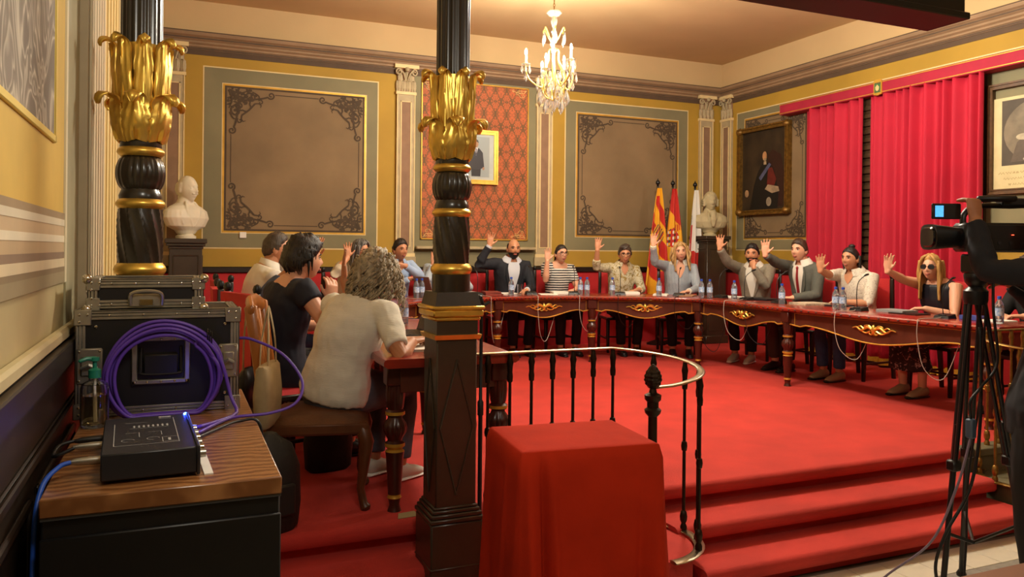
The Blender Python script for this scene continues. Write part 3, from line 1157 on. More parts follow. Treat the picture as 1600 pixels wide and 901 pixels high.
def bay(i0, i1, inset=0.0, flip=False, orn=True):
    """apron between two legs along the smoothed curve"""
    pts = []
    m = 4
    for i in range(i0, i1 + 1):
        pts.append(Vector(CUR[i]) + nrm(i) * (inset + .0))
    # trim for legs
    L = [0]
    for a, b_ in zip(pts, pts[1:]):
        L.append(L[-1] + (b_ - a).length)
    tot = L[-1]

    def atl(l):
        for j in range(len(L) - 1):
            if l <= L[j + 1] + 1e-9:
                t = (l - L[j]) / (L[j + 1] - L[j])
                return pts[j].lerp(pts[j + 1], t), (pts[j + 1] - pts[j]).normalized()
        return pts[-1], (pts[-1] - pts[-2]).normalized()
    n = 28
    zt, vs_, low = TT - .04, [], []
    for k in range(n + 1):
        t = k / n
        p, d = atl(.03 + (tot - .06) * t)
        e = Vector((-d.y, d.x))
        s = abs(2 * t - 1)
        zl = DZ + .585 - .085 * (.5 + .5 * math.cos(PI * min(1, s * 1.25))) + (.03 * math.cos((s - .8) / .2 * PI / 2) if s > .8 else 0) * -.6
        for off in (0, .022):
            q = p + e * off
            vs_ += [(q.x, q.y, zt), (q.x, q.y, zl)]
        q = p - e * .004
        low.append((q.x, q.y, zl))
    fs_ = []
    for k in range(n):
        a, b_ = 4 * k, 4 * (k + 1)
        fs_ += [(a, a + 1, b_ + 1, b_), (a + 2, b_ + 2, b_ + 3, a + 3), (a + 1, a + 3, b_ + 3, b_ + 1), (a, b_, b_ + 2, a + 2)]
    fs_ += [(0, 2, 3, 1), (4 * n, 4 * n + 1, 4 * n + 3, 4 * n + 2)]
    ap = MB().add(vs_, fs_).build('apron', m_apr, table, world=True)
    g = MB()
    g.tube(low, .0065, 6)
    up = [(p[0], p[1], zt - .012) for p in low]
    g.tube(up[1:-1], .003, 5)
    for s in (1, -2):
        g.tube([(low[s][0], low[s][1], low[s][2]), (up[s][0], up[s][1], up[s][2])], .003, 5)
    g.build('gilt_edging', M_GOLDP, ap, world=True)
    if orn:
        p, d = atl(tot / 2)
        e = Vector((-d.y, d.x))
        q = MB()
        carved_ornament(q, (p.x - e.x * .008, p.y - e.y * .008, DZ + .615), (d.x, d.y, 0), (-e.x, -e.y, 0), 1.0)
        q.build('gilt_ornament', M_GOLD, ap, world=True)


for k in range(len(NODES) - 1):
    bay(8 * k, 8 * k + 8)

LEGP = [(.034, 0), (.030, .012), (.024, .03), (.030, .06), (.035, .065), (.030, .075), (.031, .08), (.042, .26), (.046, .285), (.034, .295), (.048, .31), (.048, .325), (.034, .335), (.036, .345),
        (.054, .375), (.058, .395), (.052, .42), (.036, .44), (.034, .45), (.047, .46), (.047, .475), (.036, .485), (.040, .495), (.046, .55), (.044, .60)]


def leg_rad(t, z, r):
    if .085 < z < .255 or .345 < z < .43 or z > .5:
        return r * (1 - .12 * (1 - abs(math.sin(6 * t))) ** 1.5)
    return r


leg_proto = []


def table_leg(x, y, rz=0.0):
    if not leg_proto:
        q = MB().lathe(LEGP, 48, rad=leg_rad)
        q.box(-.05, .05, -.05, .05, .60, .70, 0, .006)
        # gilding on the rings: faces by height
        ms = []
        for f in q.f:
            z = sum(q.v[i][2] for i in f) / len(f)
            ms.append(1 if (.28 < z < .33 or .455 < z < .478 or .06 < z < .078) else (1 if (.385 < z < .40 or .535 < z < .545) else 0))
        q.m = ms
        o = q.build('leg', [M_WOODD, M_GOLDP], table)
        leg_proto.append(o)
    else:
        o = leg_proto[0].copy()
        COL.objects.link(o)
    o.matrix_parent_inverse = table.matrix_basis.inverted()
    o.location = (x, y, DZ)
    o.rotation_euler = (0, 0, rz)
    return o


for k, (x, y) in enumerate(NODES):
    i = min(8 * k, len(CUR) - 1)
    nv = nrm(i)
    rz = math.atan2(nv.y, nv.x)
    table_leg(x + nv.x * .01, y + nv.y * .01, rz)
    if k in (0, 8):
        table_leg(x + nv.x * .53, y + nv.y * .53, rz)
# near end aprons
q = MB()
q.box(.98, 1.46, 3.63, 3.655, DZ + .57, TT - .042, 0, .003)
q.build('apron', m_apr, table, world=True)
q = MB()
q.box(5.41, 5.84, 3.80, 3.825, DZ + .57, TT - .042, 0, .003)
q.build('apron', m_apr, table, world=True)

# ------------------------------------------------------------------ red council chairs
ch = empty('council_chair', (0, 0, 0), 0, 'x', 'chair', 'red chairs round the council table')
cm = MB()
cm.box(-.225, .225, -.22, .23, .40, .435, 0, .008)
cm.build('seat_frame', M_WOODB, ch)
st = MB()
st.grid(lambda s, t: (-.215 + .43 * s, -.21 + .43 * t, .435 + .045 * (math.sin(PI * s) * math.sin(PI * t)) ** .35), 10, 10, thick=(0, 0, -.02))
st.build('seat', M_REDF, ch)
for sx in (-1, 1):
    MB().loft([(sx * .20, .20, .41), (sx * .20, .20, .2), (sx * .20, .205, 0)], [.024, .021, .016], seg=8, sq=.6).build('leg', M_WOODB, ch)
    MB().loft([(sx * .205, -.20, .99), (sx * .205, -.205, .7), (sx * .205, -.20, .43), (sx * .205, -.24, 0)], [.019, .02, .022, .018], seg=8, sq=.6).build('leg', M_WOODB, ch)
    MB().lathe([(.012, 0), (.020, .012), (.024, .03), (.017, .05), (.003, .058)], 12, (sx * .205, -.20, .992)).build('finial', M_BLKP, ch)
    MB().box(sx * .205 - .01, sx * .205 + .01, -.22, .20, .16, .18, 0, .003).build('stretcher', M_WOODB, ch)
MB().box(-.205, .205, -.01, .01, .16, .18, 0, .003).build('stretcher', M_WOODB, ch)
bk = MB()
bk.grid(lambda s, t: (-.20 + .40 * s, -.185 - .028 * 0 + .028 * (math.sin(PI * s) * math.sin(PI * t)) ** .4 - .02 * t, .54 + .455 * t), 10, 10, thick=(0, -.04, 0))
bk.build('backrest', M_REDF, ch)
chair_used = []


def council_chair(x, y, ang, label):
    o = ch if not chair_used else copy_tree(ch)
    chair_used.append(1)
    return place(o, (x, y, DZ), ang - PI / 2, label)


# ------------------------------------------------------------------ pelmet, curtains, window
win = struct(MB().box(RX - .035, RX, 5.30, 7.62, .95, 3.44).build('window_1', mat('brown_window_wood', '4A3420', .5, var=.2)))
for k in range(26):
    MB().box(RX - .06, RX - .03, 6.52, 6.80, 1.0 + k * .09, 1.055 + k * .09, 0, .006).build('shutter_slat', MATS['brown_window_wood'], win)
pel = empty('curtain_pelmet', (RX, 6.3, 3.385), 0, 'long crimson pelmet board with gold edge lines above both curtains', 'pelmet')
PX = 7.13
MB().box(PX, RX, 4.2, 8.01, 3.385, 3.525, 0, .006).build('board', mat('pelmet_cloth', '9E1430', .75, var=.08, sheen=.2), pel, world=True)
for z in (3.397, 3.508):
    MB().box(PX - .004, PX, 4.2, 8.01, z, z + .009).build('gold_line', M_GOLDP, pel, world=True)
q = MB()
q.prism([(-.055, 0), (-.055, .15), (-.03, .165), (.03, .165), (.055, .15), (.055, 0), (0, -.012)], (PX - .012, 6.456, 3.38), (0, 1, 0), (0, 0, 1), (.012, 0, 0), 0)
q.prism([(-.04, .02), (-.04, .13), (.04, .13), (.04, .02)], (PX - .016, 6.456, 3.38), (0, 1, 0), (0, 0, 1), (.005, 0, 0), 1)
q.prism([(-.02, .05), (-.025, .08), (0, .105), (.025, .08), (.02, .05), (0, .035)], (PX - .019, 6.456, 3.38), (0, 1, 0), (0, 0, 1), (.005, 0, 0), 2)
for a, b_ in ((-.03, .115), (.03, .115), (-.03, .03), (.03, .03), (0, .12)):
    q.lathe([(.009, 0), (.009, .004)], 8, (PX - .019, 6.456 + a, 3.38 + b_), mi=3)
q.build('coat_of_arms', [M_GOLDP, mat('emblem_green', '3F6B3A', .6), mat('emblem_cream', 'D8B47A', .6), mat('emblem_red', 'A03020', .6)], pel, world=True)


def curtain(y0, y1, folds, seed, label, zt=3.40, zb=.43):
    rnd = random.Random(seed)
    n = folds * 10
    ph = [rnd.uniform(.7, 1.3) for _ in range(folds + 2)]
    root = empty('curtain', (7.17, (y0 + y1) / 2, zb), 0, label, 'curtain', 'crimson curtains')

    def fn(s, t):
        k = s * folds
        i = int(k)
        a = ph[min(i, folds)]
        wv = math.sin(2 * PI * (k + .25 * math.sin(k * 1.7))) * .055 * a
        wv += .012 * math.sin(5.1 * k + 1)
        x = 7.175 - wv * (.75 + .35 * t) - .02 * t
        y = y0 + (y1 - y0) * s + .010 * math.sin(9 * t + 3 * k) * t
        return (x, y, zt + (zb - zt) * t + .008 * math.sin(2 * PI * k) * (t < .03))
    c = MB().grid(fn, n, 24, thick=(.006, 0, 0)).build('cloth', M_CURT, root, world=True, sharp=180)
    fr_ = MB()

    def ff(s, t):
        p = fn(s, 1.0)
        return (p[0] - .006 + .004 * math.sin(n * 3 * s), p[1], zb + .045 - .075 * t)
    fr_.grid(ff, n, 2, thick=(.012, 0, 0))
    fr_.build('gold_fringe', mat('gold_fringe', 'D0A22C', .7, var=.25, vscale=90, bump=.4, bscale=200), root, world=True)


curtain(6.70, 7.62, 6, 4, 'crimson curtain hanging nearest the seated gentleman painting')
curtain(5.24, 6.60, 11, 9, 'wide heavily folded crimson curtain behind the woman in sunglasses')


# ------------------------------------------------------------------ pictures
def frame_boxes(mb, a0, a1, c0, c1, wd, org, ux, out, d, mi=0):
    org, ux, out = Vector(org), Vector(ux), Vector(out)
    up = Vector((0, 0, 1))
    for k, (w0, w1, dd) in enumerate(((0, wd * .35, d), (wd * .35, wd * .75, d * .72), (wd * .75, wd, d * .9))):
        for p in ((a0 + w0, a1 - w0, c0 + w0, c0 + w1), (a0 + w0, a1 - w0, c1 - w1, c1 - w0), (a0 + w0, a0 + w1, c0 + w1, c1 - w1), (a1 - w1, a1 - w0, c0 + w1, c1 - w1)):
            mb.prism([(p[0], p[2]), (p[1], p[2]), (p[1], p[3]), (p[0], p[3])], org, ux, up, out * dd, mi)


def picture_shape(parent, nm, poly, org, ux, out, lay, m):
    q = MB().prism(poly, Vector(org) + Vector(out) * (.0008 * lay), ux, (0, 0, 1), Vector(out) * .0008)
    return q.build(nm, m, parent, world=True)


def ell(cx, cz, a, b_, n=20):
    return [(cx + a * math.cos(2 * PI * i / n), cz + b_ * math.sin(2 * PI * i / n)) for i in range(n)]


# large oil portrait on the right wall (a runs from the corner side to the camera side)
pp = empty('oil_painting', (RX, 8.44, 2.13), 0, 'dark oil portrait of a seated man in a carved gilt frame', 'painting')
OX, UY, OUT = (RX - .012, 8.95, 2.13), (0, -1, 0), (-1, 0, 0)
q = MB()
frame_boxes(q, 0, 1.0, 0, 1.2, .065, OX, UY, OUT, .075)
for a, c_ in ((.04, .04), (.96, .04), (.04, 1.16), (.96, 1.16)):
    q.lathe([(.001, -.06), (.05, -.03), (.06, 0), (.05, .03), (.001, .06)], 12, (OX[0] - .05, OX[1] - a, OX[2] + c_))
q.build('frame', mat('dark_gilt_frame', '7E5C26', .4, metal=.6, var=.4, vscale=25, bump=.4, bscale=70), pp, world=True)
CO = (RX - .03, 8.95, 2.13)
m_canv = mat('dark_oil_ground', '1C1510', .45, var=.45, vscale=4, color2='3A2C1C')
picture_shape(pp, 'canvas', [(.06, .06), (.94, .06), (.94, 1.14), (.06, 1.14)], CO, UY, OUT, 1, m_canv)
for lay, nm, poly, c_ in ((2, 'painted_chair', [(.36, .10), (.86, .10), (.88, .55), (.82, .78), (.66, .86), (.58, .80), (.56, .4)], '2C120C'),
                          (3, 'painted_coat', [(.22, .08), (.30, .40), (.38, .58), (.46, .68), (.56, .70), (.68, .62), (.74, .45), (.78, .25), (.76, .08)], '0D0B0A'),
                          (4, 'painted_jacket', [(.56, .36), (.58, .62), (.66, .62), (.74, .46), (.68, .34)], '5E1A14'),
                          (5, 'painted_sash', [(.40, .50), (.44, .46), (.64, .66), (.60, .69)], '4A4C66'),
                          (6, 'painted_cuff', [(.52, .34), (.58, .40), (.78, .36), (.80, .30), (.66, .28)], '9A8468'),
                          (7, 'painted_glove', ell(.60, .17, .05, .06), '8A7C68'),
                          (7, 'painted_hand', ell(.16, .30, .04, .05), 'A4805C'),
                          (7, 'painted_collar', [(.495, .67), (.55, .67), (.545, .715), (.50, .715)], '9A8468'),
                          (8, 'painted_face', ell(.515, .785, .042, .062), 'B28458'),
                          (9, 'painted_beard', ell(.525, .738, .026, .020), '8A7A5E')):
    picture_shape(pp, nm, poly, CO, UY, OUT, lay, mat('oil_' + c_, c_, .5, var=.25, vscale=14))

# sepia portrait in a mount
sp_ = empty('sepia_portrait', (RX, 4.8, 2.2), 0, 'framed sepia portrait of a uniformed man beside the wide curtain', 'picture')
OX = (RX - .01, 5.26, 2.20)
q = MB()
frame_boxes(q, 0, 1.0, 0, 1.06, .05, OX, UY, OUT, .05)
q.build('frame', mat('brown_picture_frame', '5A3C1E', .45, var=.3, vscale=20), sp_, world=True)
CO = (RX - .025, 5.26, 2.20)
picture_shape(sp_, 'mount', [(.0, .02), (.99, .02), (.99, .92), (.0, .92)], CO, UY, OUT, 1, mat('cream_mount', 'CDBB8C', .7, var=.08))
picture_shape(sp_, 'photograph', [(.13, .27), (.86, .27), (.86, .89), (.13, .89)], CO, UY, OUT, 2, mat('sepia_dark', '4A4032', .6, var=.2, vscale=5))
picture_shape(sp_, 'oval_ground', ell(.5, .58, .35, .30, 32), CO, UY, OUT, 3, mat('sepia_light', '8E8068', .6, var=.45, vscale=5, color2='5E5442'))
for lay, nm, poly, c_ in ((4, 'uniform', [(.22, .30), (.28, .48), (.40, .58), (.60, .58), (.74, .48), (.80, .30)], '5A4E40'),
                          (5, 'epaulette', ell(.34, .53, .07, .03), 'B0A488'), (5, 'sash', [(.36, .32), (.40, .32), (.46, .54), (.43, .55)], 'D8D0BC'),
                          (6, 'medal', ell(.54, .42, .03, .03, 10), 'C8C0A8'), (6, 'hand', ell(.40, .32, .06, .022), 'C0B498'),
                          (6, 'neck', [(.45, .55), (.55, .55), (.55, .64), (.45, .64)], '8A7E68'), (7, 'face', ell(.50, .71, .07, .10), 'CFC4A8'),
                          (8, 'beard', ell(.50, .645, .05, .04), '8A7C64')):
    picture_shape(sp_, nm, poly, CO, UY, OUT, lay, mat('sep_' + c_, c_, .6, var=.15, vscale=20))
q = MB()
rnd = random.Random(2)
for r in range(3):
    a = .10 + .05 * r
    z = .20 - .055 * r
    while a < .9:
        l = rnd.uniform(.02, .06)
        pts = [(a + l * i / 6, z + .012 * math.sin(i * 2.2 + a * 40)) for i in range(7)]
        q.ribbon(pts, .004, CO, UY, (0, 0, 1), Vector(OUT) * .0022)
        a += l + .012
q.build('handwriting', mat('sepia_ink', '8A7448', .7), sp_, world=True, recalc=False)

# official portrait on the damask
op = empty('portrait_photograph', (3.5, BY, 2.45), 0, 'gilt framed standing portrait of a man in a dark suit on the damask wall', 'picture')
OX, UXb, OUTb = (3.23, BY - .014, 2.45), (1, 0, 0), (0, -1, 0)
q = MB()
frame_boxes(q, 0, .545, 0, .685, .055, OX, UXb, OUTb, .04)
q.build('frame', M_GOLD, op, world=True)
CO = (3.23, BY - .03, 2.45)
picture_shape(op, 'mount', [(.05, .05), (.495, .05), (.495, .635), (.05, .635)], CO, UXb, OUTb, 1, mat('pale_blue_print', 'B9C2C0', .5, var=.06))
for lay, nm, poly, c_ in ((2, 'print_ground', [(.09, .09), (.43, .09), (.43, .60), (.09, .60)], '9FAAAC'),
                          (3, 'suit_trousers', [(.19, .10), (.31, .10), (.32, .28), (.18, .28)], '2B2A2E'),
                          (4, 'suit_jacket', [(.15, .22), (.16, .40), (.21, .455), (.29, .455), (.34, .40), (.36, .22), (.31, .19), (.20, .19)], '35343A'),
                          (5, 'shirt', [(.225, .46), (.275, .46), (.25, .36)], 'DADADA'), (6, 'tie', [(.243, .45), (.257, .45), (.255, .37), (.245, .37)], '3A3F5A'),
                          (6, 'face', ell(.25, .505, .03, .042), 'B08868'), (7, 'hair', [(.218, .52), (.225, .555), (.25, .562), (.275, .555), (.282, .52), (.26, .535), (.24, .535)], '4A4038'),
                          (7, 'hand', ell(.16, .20, .014, .02), 'B08868'), (7, 'hand', ell(.35, .20, .014, .02), 'B08868')):
    picture_shape(op, nm, poly, CO, UXb, OUTb, lay, mat('print_' + c_, c_, .5))


# ------------------------------------------------------------------ flags
def flag(x, y, label, mats_, mfn, wd, lean, top=2.47, ln=1.75, seed=1):
    root = empty('flag', (x, y, DZ), 0, label, 'flag', 'flags on poles')
    MB().lathe([(.13, 0), (.13, .02), (.05, .05), (.02, .06)], 24, (0, 0, 0)).build('stand', M_WOODB, root)
    MB().lathe([(.013, .05), (.013, top - DZ + .03)], 12).build('pole', M_WOODB, root)
    MB().lathe([(.008, 0), (.022, .008), (.010, .02), (.028, .04), (.031, .055), (.024, .075), (.008, .09), (.004, .11)], 16, (0, 0, top - DZ + .02)).build('finial', M_BLKP, root)

    def fn(s, t):
        w_ = .05 + wd * t ** .8
        k = 2 * PI * (2.3 * s + .15 * seed)
        xx = (s - .45) * w_ + lean * t
        yy = -.02 - .045 * (.25 + t) * math.sin(k) - .03 * (s)
        return (xx, yy, top - DZ - ln * t * (1 - .05 * s))
    MB().grid(fn, 84, 130, thick=(0, .003, 0), mfn=mfn).build('cloth', mats_, root, sharp=180)
    return root


F_Y, F_R, F_W, F_D = mat('flag_yellow', 'E0A010', .6, sheen=.2), mat('flag_red', 'B81E12', .6, sheen=.2), mat('flag_white', 'DCD8CE', .6), mat('flag_dark_thread', '4A3A3A', .7)


def f1(s, t):
    if ((s - .5) / .34) ** 2 + ((t - .37) / .085) ** 2 < 1:
        return (0, 3, 0, 3, 1)[int(s * 23 + t * 57) % 5]
    return 1 if (t * 3.6 - s * 1.1 + .35) % 1 < .5 and t > .06 else 0


def f2(s, t):
    if ((s - .42) / .33) ** 2 + ((t - .385) / .075) ** 2 < 1:
        return (1, 3, 1, 2, 0, 1)[int(s * 17) % 3 + 3 * (int(t * 45) % 2)]
    if ((s - .72) / .2) ** 2 + ((t - .31) / .025) ** 2 < 1 and int(s * 30) % 2:
        return 1
    if t < .13 + .20 * s:
        return 1
    return 0 if t < .54 + .22 * s else 1


def f3(s, t):
    if s < .2 and .28 < t < .42:
        return 1
    if s < .14 and .20 < t < .28:
        return 3
    if s < .22 and t > .42 - s * .2:
        return 1 if int(s * 25) % 2 == 0 else 2
    return 2 if t < .47 + .06 * s else 1


flag(5.95, 9.0, 'red and yellow striped flag with embroidered shield, leftmost on its pole', [F_Y, F_R, F_W, F_D], f1, .40, -.07, seed=1)
flag(6.19, 9.0, 'red and yellow flag with coat of arms, hanging between the other two flags', [F_Y, F_R, F_W, F_D], f2, .46, -.02, seed=2)
flag(6.59, 9.05, 'white flag with red lower part hanging beside the bust', [F_Y, F_R, F_W, F_D], f3, .32, -.02, seed=3)

# ------------------------------------------------------------------ chandelier
CHX, CHY, CH0 = 3.415, 7.02, 3.007
chd = empty('chandelier', (CHX, CHY, CH0), 0, 'gilt chandelier with lit candle bulbs and hanging crystal drops', 'chandelier')
M_CG = mat('chandelier_gilt', 'D8B860', .3, metal=.75, var=.1)
M_CAND = mat('candle_sleeve', 'F0E6CC', .5, sss=.1)
M_BULB = mat('lit_bulb', 'FFE9C0', .3, emit=(1, .86, .62), estr=40)
q = MB()
zc = .98
while zc < 1.34:
    a = int(zc * 100) % 2
    ringp = [((.010 * math.cos(u) if a else 0), (0 if a else .010 * math.cos(u)), zc + .018 * math.sin(u)) for u in [2 * PI * i / 10 for i in range(10)]]
    q.tube(ringp, .003, 5, closed=True)
    zc += .027
q.build('chain', M_BRASS, chd)
MB().lathe([(.005, .99), (.06, .975), (.075, .955), (.05, .93), (.02, .92), (.03, .90), (.034, .87), (.018, .82), (.012, .80)], 24).build('canopy_dish', M_CRYS, chd)
MB().lathe([(.010, .30), (.010, .93)], 10).build('stem', M_CG, chd)
MB().lathe([(.012, .80), (.03, .77), (.012, .74), (.016, .70), (.03, .69), (.03, .67), (.012, .655), (.012, .62), (.036, .60), (.02, .57), (.012, .55)], 20).build('stem_vase', M_CRYS, chd)
drop = MB().add([(0, 0, 0), (.010, 0, -.03), (0, .006, -.03), (-.010, 0, -.03), (0, -.006, -.03), (.016, 0, -.055), (0, .008, -.055), (-.016, 0, -.055), (0, -.008, -.055), (0, 0, -.085)],
                [(0, 1, 2), (0, 2, 3), (0, 3, 4), (0, 4, 1), (1, 5, 6, 2), (2, 6, 7, 3), (3, 7, 8, 4), (4, 8, 5, 1), (5, 9, 6), (6, 9, 7), (7, 9, 8), (8, 9, 5)])
drop0 = [None]


def crystal(x, y, z, sc=1.0, rz=0.0):
    if drop0[0] is None:
        o = drop.build('crystal_drop', M_CRYS, chd, sharp=5)
        drop0[0] = o
    else:
        o = drop0[0].copy()
        COL.objects.link(o)
    o.location = (x, y, z)
    o.scale = (sc, sc, sc)
    o.rotation_euler = (0, 0, rz)


for k in range(6):
    a = 2 * PI * k / 6 + .2
    c_, s_ = math.cos(a), math.sin(a)
    P = lambda r, z: (r * c_, r * s_, z)
    # upper crown
    MB().tube(cat_rom([P(.01, .66), P(.045, .70), P(.10, .80), P(.115, .77)], 6), [.006] * 18 + [.004], 6).build('crown_arm', M_CG, chd)
    crystal(*P(.115, .765), 1.6, a + PI / 2)
    # cage bar
    MB().tube(cat_rom([P(.012, .60), P(.055, .58), P(.06, .48), P(.10, .40), P(.13, .28), P(.10, .16), P(.03, .10), P(.005, .10)], 6), .0065, 6).build('cage_bar', M_CG, chd)
    a2 = a + PI / 6
    c_, s_ = math.cos(a2), math.sin(a2)
    big = k % 2 == 0
    R_, zb = (.275, .44) if big else (.19, .36)
    arm = MB()
    arm.tube(cat_rom([P(.05, .30), P(.12, .22), P(R_ - .04, zb - .15), P(R_, zb - .06), P(R_, zb)], 7), [.009] * 28 + [.007], 6)
    arm.build('arm', M_CG, chd)
    MB().lathe([(.008, -.012), (.038, 0), (.045, .008), (.02, .008)], 18, P(R_, zb)).build('drip_dish', M_CRYS, chd)
    MB().lathe([(.013, 0), (.013, .085), (.008, .09)], 14, P(R_, zb + .008)).build('candle', M_CAND, chd)
    MB().lathe([(.006, 0), (.012, .012), (.0135, .026), (.010, .045), (.003, .062)], 14, P(R_, zb + .096)).build('bulb', M_BULB, chd)
    lamp('chandelier_bulb_light', (CHX + R_ * c_ * 1.0, CHY + R_ * s_ * 1.0, CH0 + zb + .19), 21, WARM, .02)
    for j in range(6):
        b2 = 2 * PI * j / 6
        crystal(R_ * c_ + .042 * math.cos(b2), R_ * s_ + .042 * math.sin(b2), zb, 1.05, b2)
    crystal(R_ * c_, R_ * s_, zb - .06, 1.3, a2)
    crystal(*P(.13, .22), 1.5, a2)
    crystal(*P(.16, .30), 1.4, a2 + .5)
    crystal(.15 * math.cos(a), .15 * math.sin(a), .17, 1.6, a)
    crystal(.09 * math.cos(a), .09 * math.sin(a), .10, 1.7, a)
    crystal(*P(.10, .17), 1.25, a2 + .4)
    crystal(*P(.055, .11), 1.2, a2)
    crystal(*P(.07, .38), 1.1, a2)
for k in range(8):
    a = 2 * PI * k / 8
    crystal(.03 * math.cos(a), .03 * math.sin(a), .36 - .035 * (k % 3), 1.1, a)
    crystal(.05 * math.cos(a + .4), .05 * math.sin(a + .4), .27, 1.2, a)
crystal(0, 0, .10, 1.25)
# ------------------------------------------------------------------ people
def sstep(x, a, b):
    t = max(0.0, min(1.0, (x - a) / (b - a)))
    return t * t * (3 - 2 * t)


def headpoint(th, ph, fem=0.0):
    dx, dy, dz = math.sin(th) * math.cos(ph), math.cos(th) * math.cos(ph), math.sin(ph)
    x, y, z = .075 * dx, .096 * dy, .117 * dz
    if dz < 0:
        x *= 1 - (.30 + .06 * fem) * (-dz) ** 1.7
        if dy < 0:
            y *= 1 - .30 * (-dz) ** 1.2
        else:
            y *= 1 + .05 * (-dz)
    if dy < 0:
        y *= 1.06
    x *= 1 - .07 * math.exp(-((dy - .65) / .25) ** 2)
    if dy > 0:
        g = lambda v, s: math.exp(-(v / s) ** 2)
        tri = sstep(z, .026, -.018) * sstep(z, -.040, -.026)
        y += (.023 - .004 * fem) * g(x, .0095 + .006 * sstep(z, 0, -.024)) * tri
        y -= .009 * (g(x - .031, .016) + g(x + .031, .016)) * g(z - .010, .012)
        y += (.005 - .003 * fem) * g(z - .030, .008) * g(x, .05)
        y += .006 * g(x, .021) * g(z + .058, .009)
        y -= .004 * g(x, .02) * g(z + .074, .006)
        y += .008 * g(x, .028) * g(z + .094, .016)
        y += .003 * (g(x - .04, .02) + g(x + .04, .02)) * g(z + .022, .02)
    return Vector((x, y, z))


HU, HV = 46, 34
TH_G = [PI * math.copysign(abs(t) ** 1.55, t) for t in [(-1 + 2 * i / HU) for i in range(HU)]]
PH_G = [(-PI / 2 + PI * (j / HV)) for j in range(HV + 1)]


def sphere_mesh(mb, fn, mi=0):
    vs_ = [fn(t, p) for p in PH_G for t in TH_G]
    fs_ = []
    for j in range(HV):
        for i in range(HU):
            i2 = (i + 1) % HU
            fs_.append((j * HU + i, j * HU + i2, (j + 1) * HU + i2, (j + 1) * HU + i))
    mb.add(vs_, fs_, mi)


def blob(mb, c, r, mi=0, seg=10, M=None):
    n = 6
    st = len(mb.v)
    vs_ = []
    for j in range(n + 1):
        p = -PI / 2 + PI * j / n
        for k in range(seg):
            t = 2 * PI * k / seg
            vs_.append((r[0] * math.cos(p) * math.cos(t), r[1] * math.cos(p) * math.sin(t), r[2] * math.sin(p)))
    fs_ = [(j * seg + k, j * seg + (k + 1) % seg, (j + 1) * seg + (k + 1) % seg, (j + 1) * seg + k) for j in range(n) for k in range(seg)]
    mb.add(vs_, fs_, mi)
    mb.xf(Matrix.Translation(c) @ (M or Matrix.Identity(4)), st)


def hairline(th):
    a = abs(th)
    pts = ((0, .068), (.7, .058), (1.2, .03), (1.45, -.012), (1.75, -.02), (2.2, -.05), (PI, -.068))
    for (a0, z0), (a1, z1) in zip(pts, pts[1:]):
        if a <= a1:
            return z0 + (z1 - z0) * (a - a0) / (a1 - a0)
    return -.068


def add_head(mb, Mh, fem, smile=0.0, look=0.0, sunglass=False, eyes=True):
    """skin 0, white 1, iris 2, brow 3, lip 4"""
    st = len(mb.v)
    sphere_mesh(mb, lambda t, p: headpoint(t, p, fem), 0)
    for s in (-1, 1):
        blob(mb, (s * .076, -.012, -.008), (.010, .020, .032), 0, 10, Matrix.Rotation(s * .3, 4, 'Z'))
        if eyes:
            blob(mb, (s * .031, .0745, .009), (.0125, .0095, .0052), 1)
            blob(mb, (s * .031 + look, .0812, .009), (.0062, .0045, .0062), 2, 8)
            mb.tube([(s * .016, .0835, .0165), (s * .031, .0852, .018), (s * .046, .0775, .014)], [.0022, .0026, .0018], 5, 2)
            mb.tube([(s * .012, .0905, .028), (s * .028, .0915, .0335), (s * .042, .0845, .033), (s * .052, .074, .027)], [.0036, .0042, .0036, .002], 6, 3)
    if eyes:
        mb.tube([(-.023, .083, -.0565 + smile), (-.010, .0945, -.0545), (0, .0965, -.0555), (.010, .0945, -.0545), (.023, .083, -.0565 + smile)], [.0015, .0042, .0040, .0042, .0015], 6, 4)
        mb.tube([(-.021, .083, -.058 + smile), (-.009, .093, -.0625), (.009, .093, -.0625), (.021, .083, -.058 + smile)], [.0015, .0052, .0052, .0015], 6, 4)
    mb.xf(Mh, st)


def lock(mb, pts, r0, r1, flat=.55, mi=0):
    n = len(pts)
    mb.loft(pts, [((r0 + (r1 - r0) * i / (n - 1)) * (1 - .55 * (i / (n - 1)) ** 3), (r0 + (r1 - r0) * i / (n - 1)) * flat * (1 - .55 * (i / (n - 1)) ** 3)) for i in range(n)],
            (1, .3, 0), 6, mi)


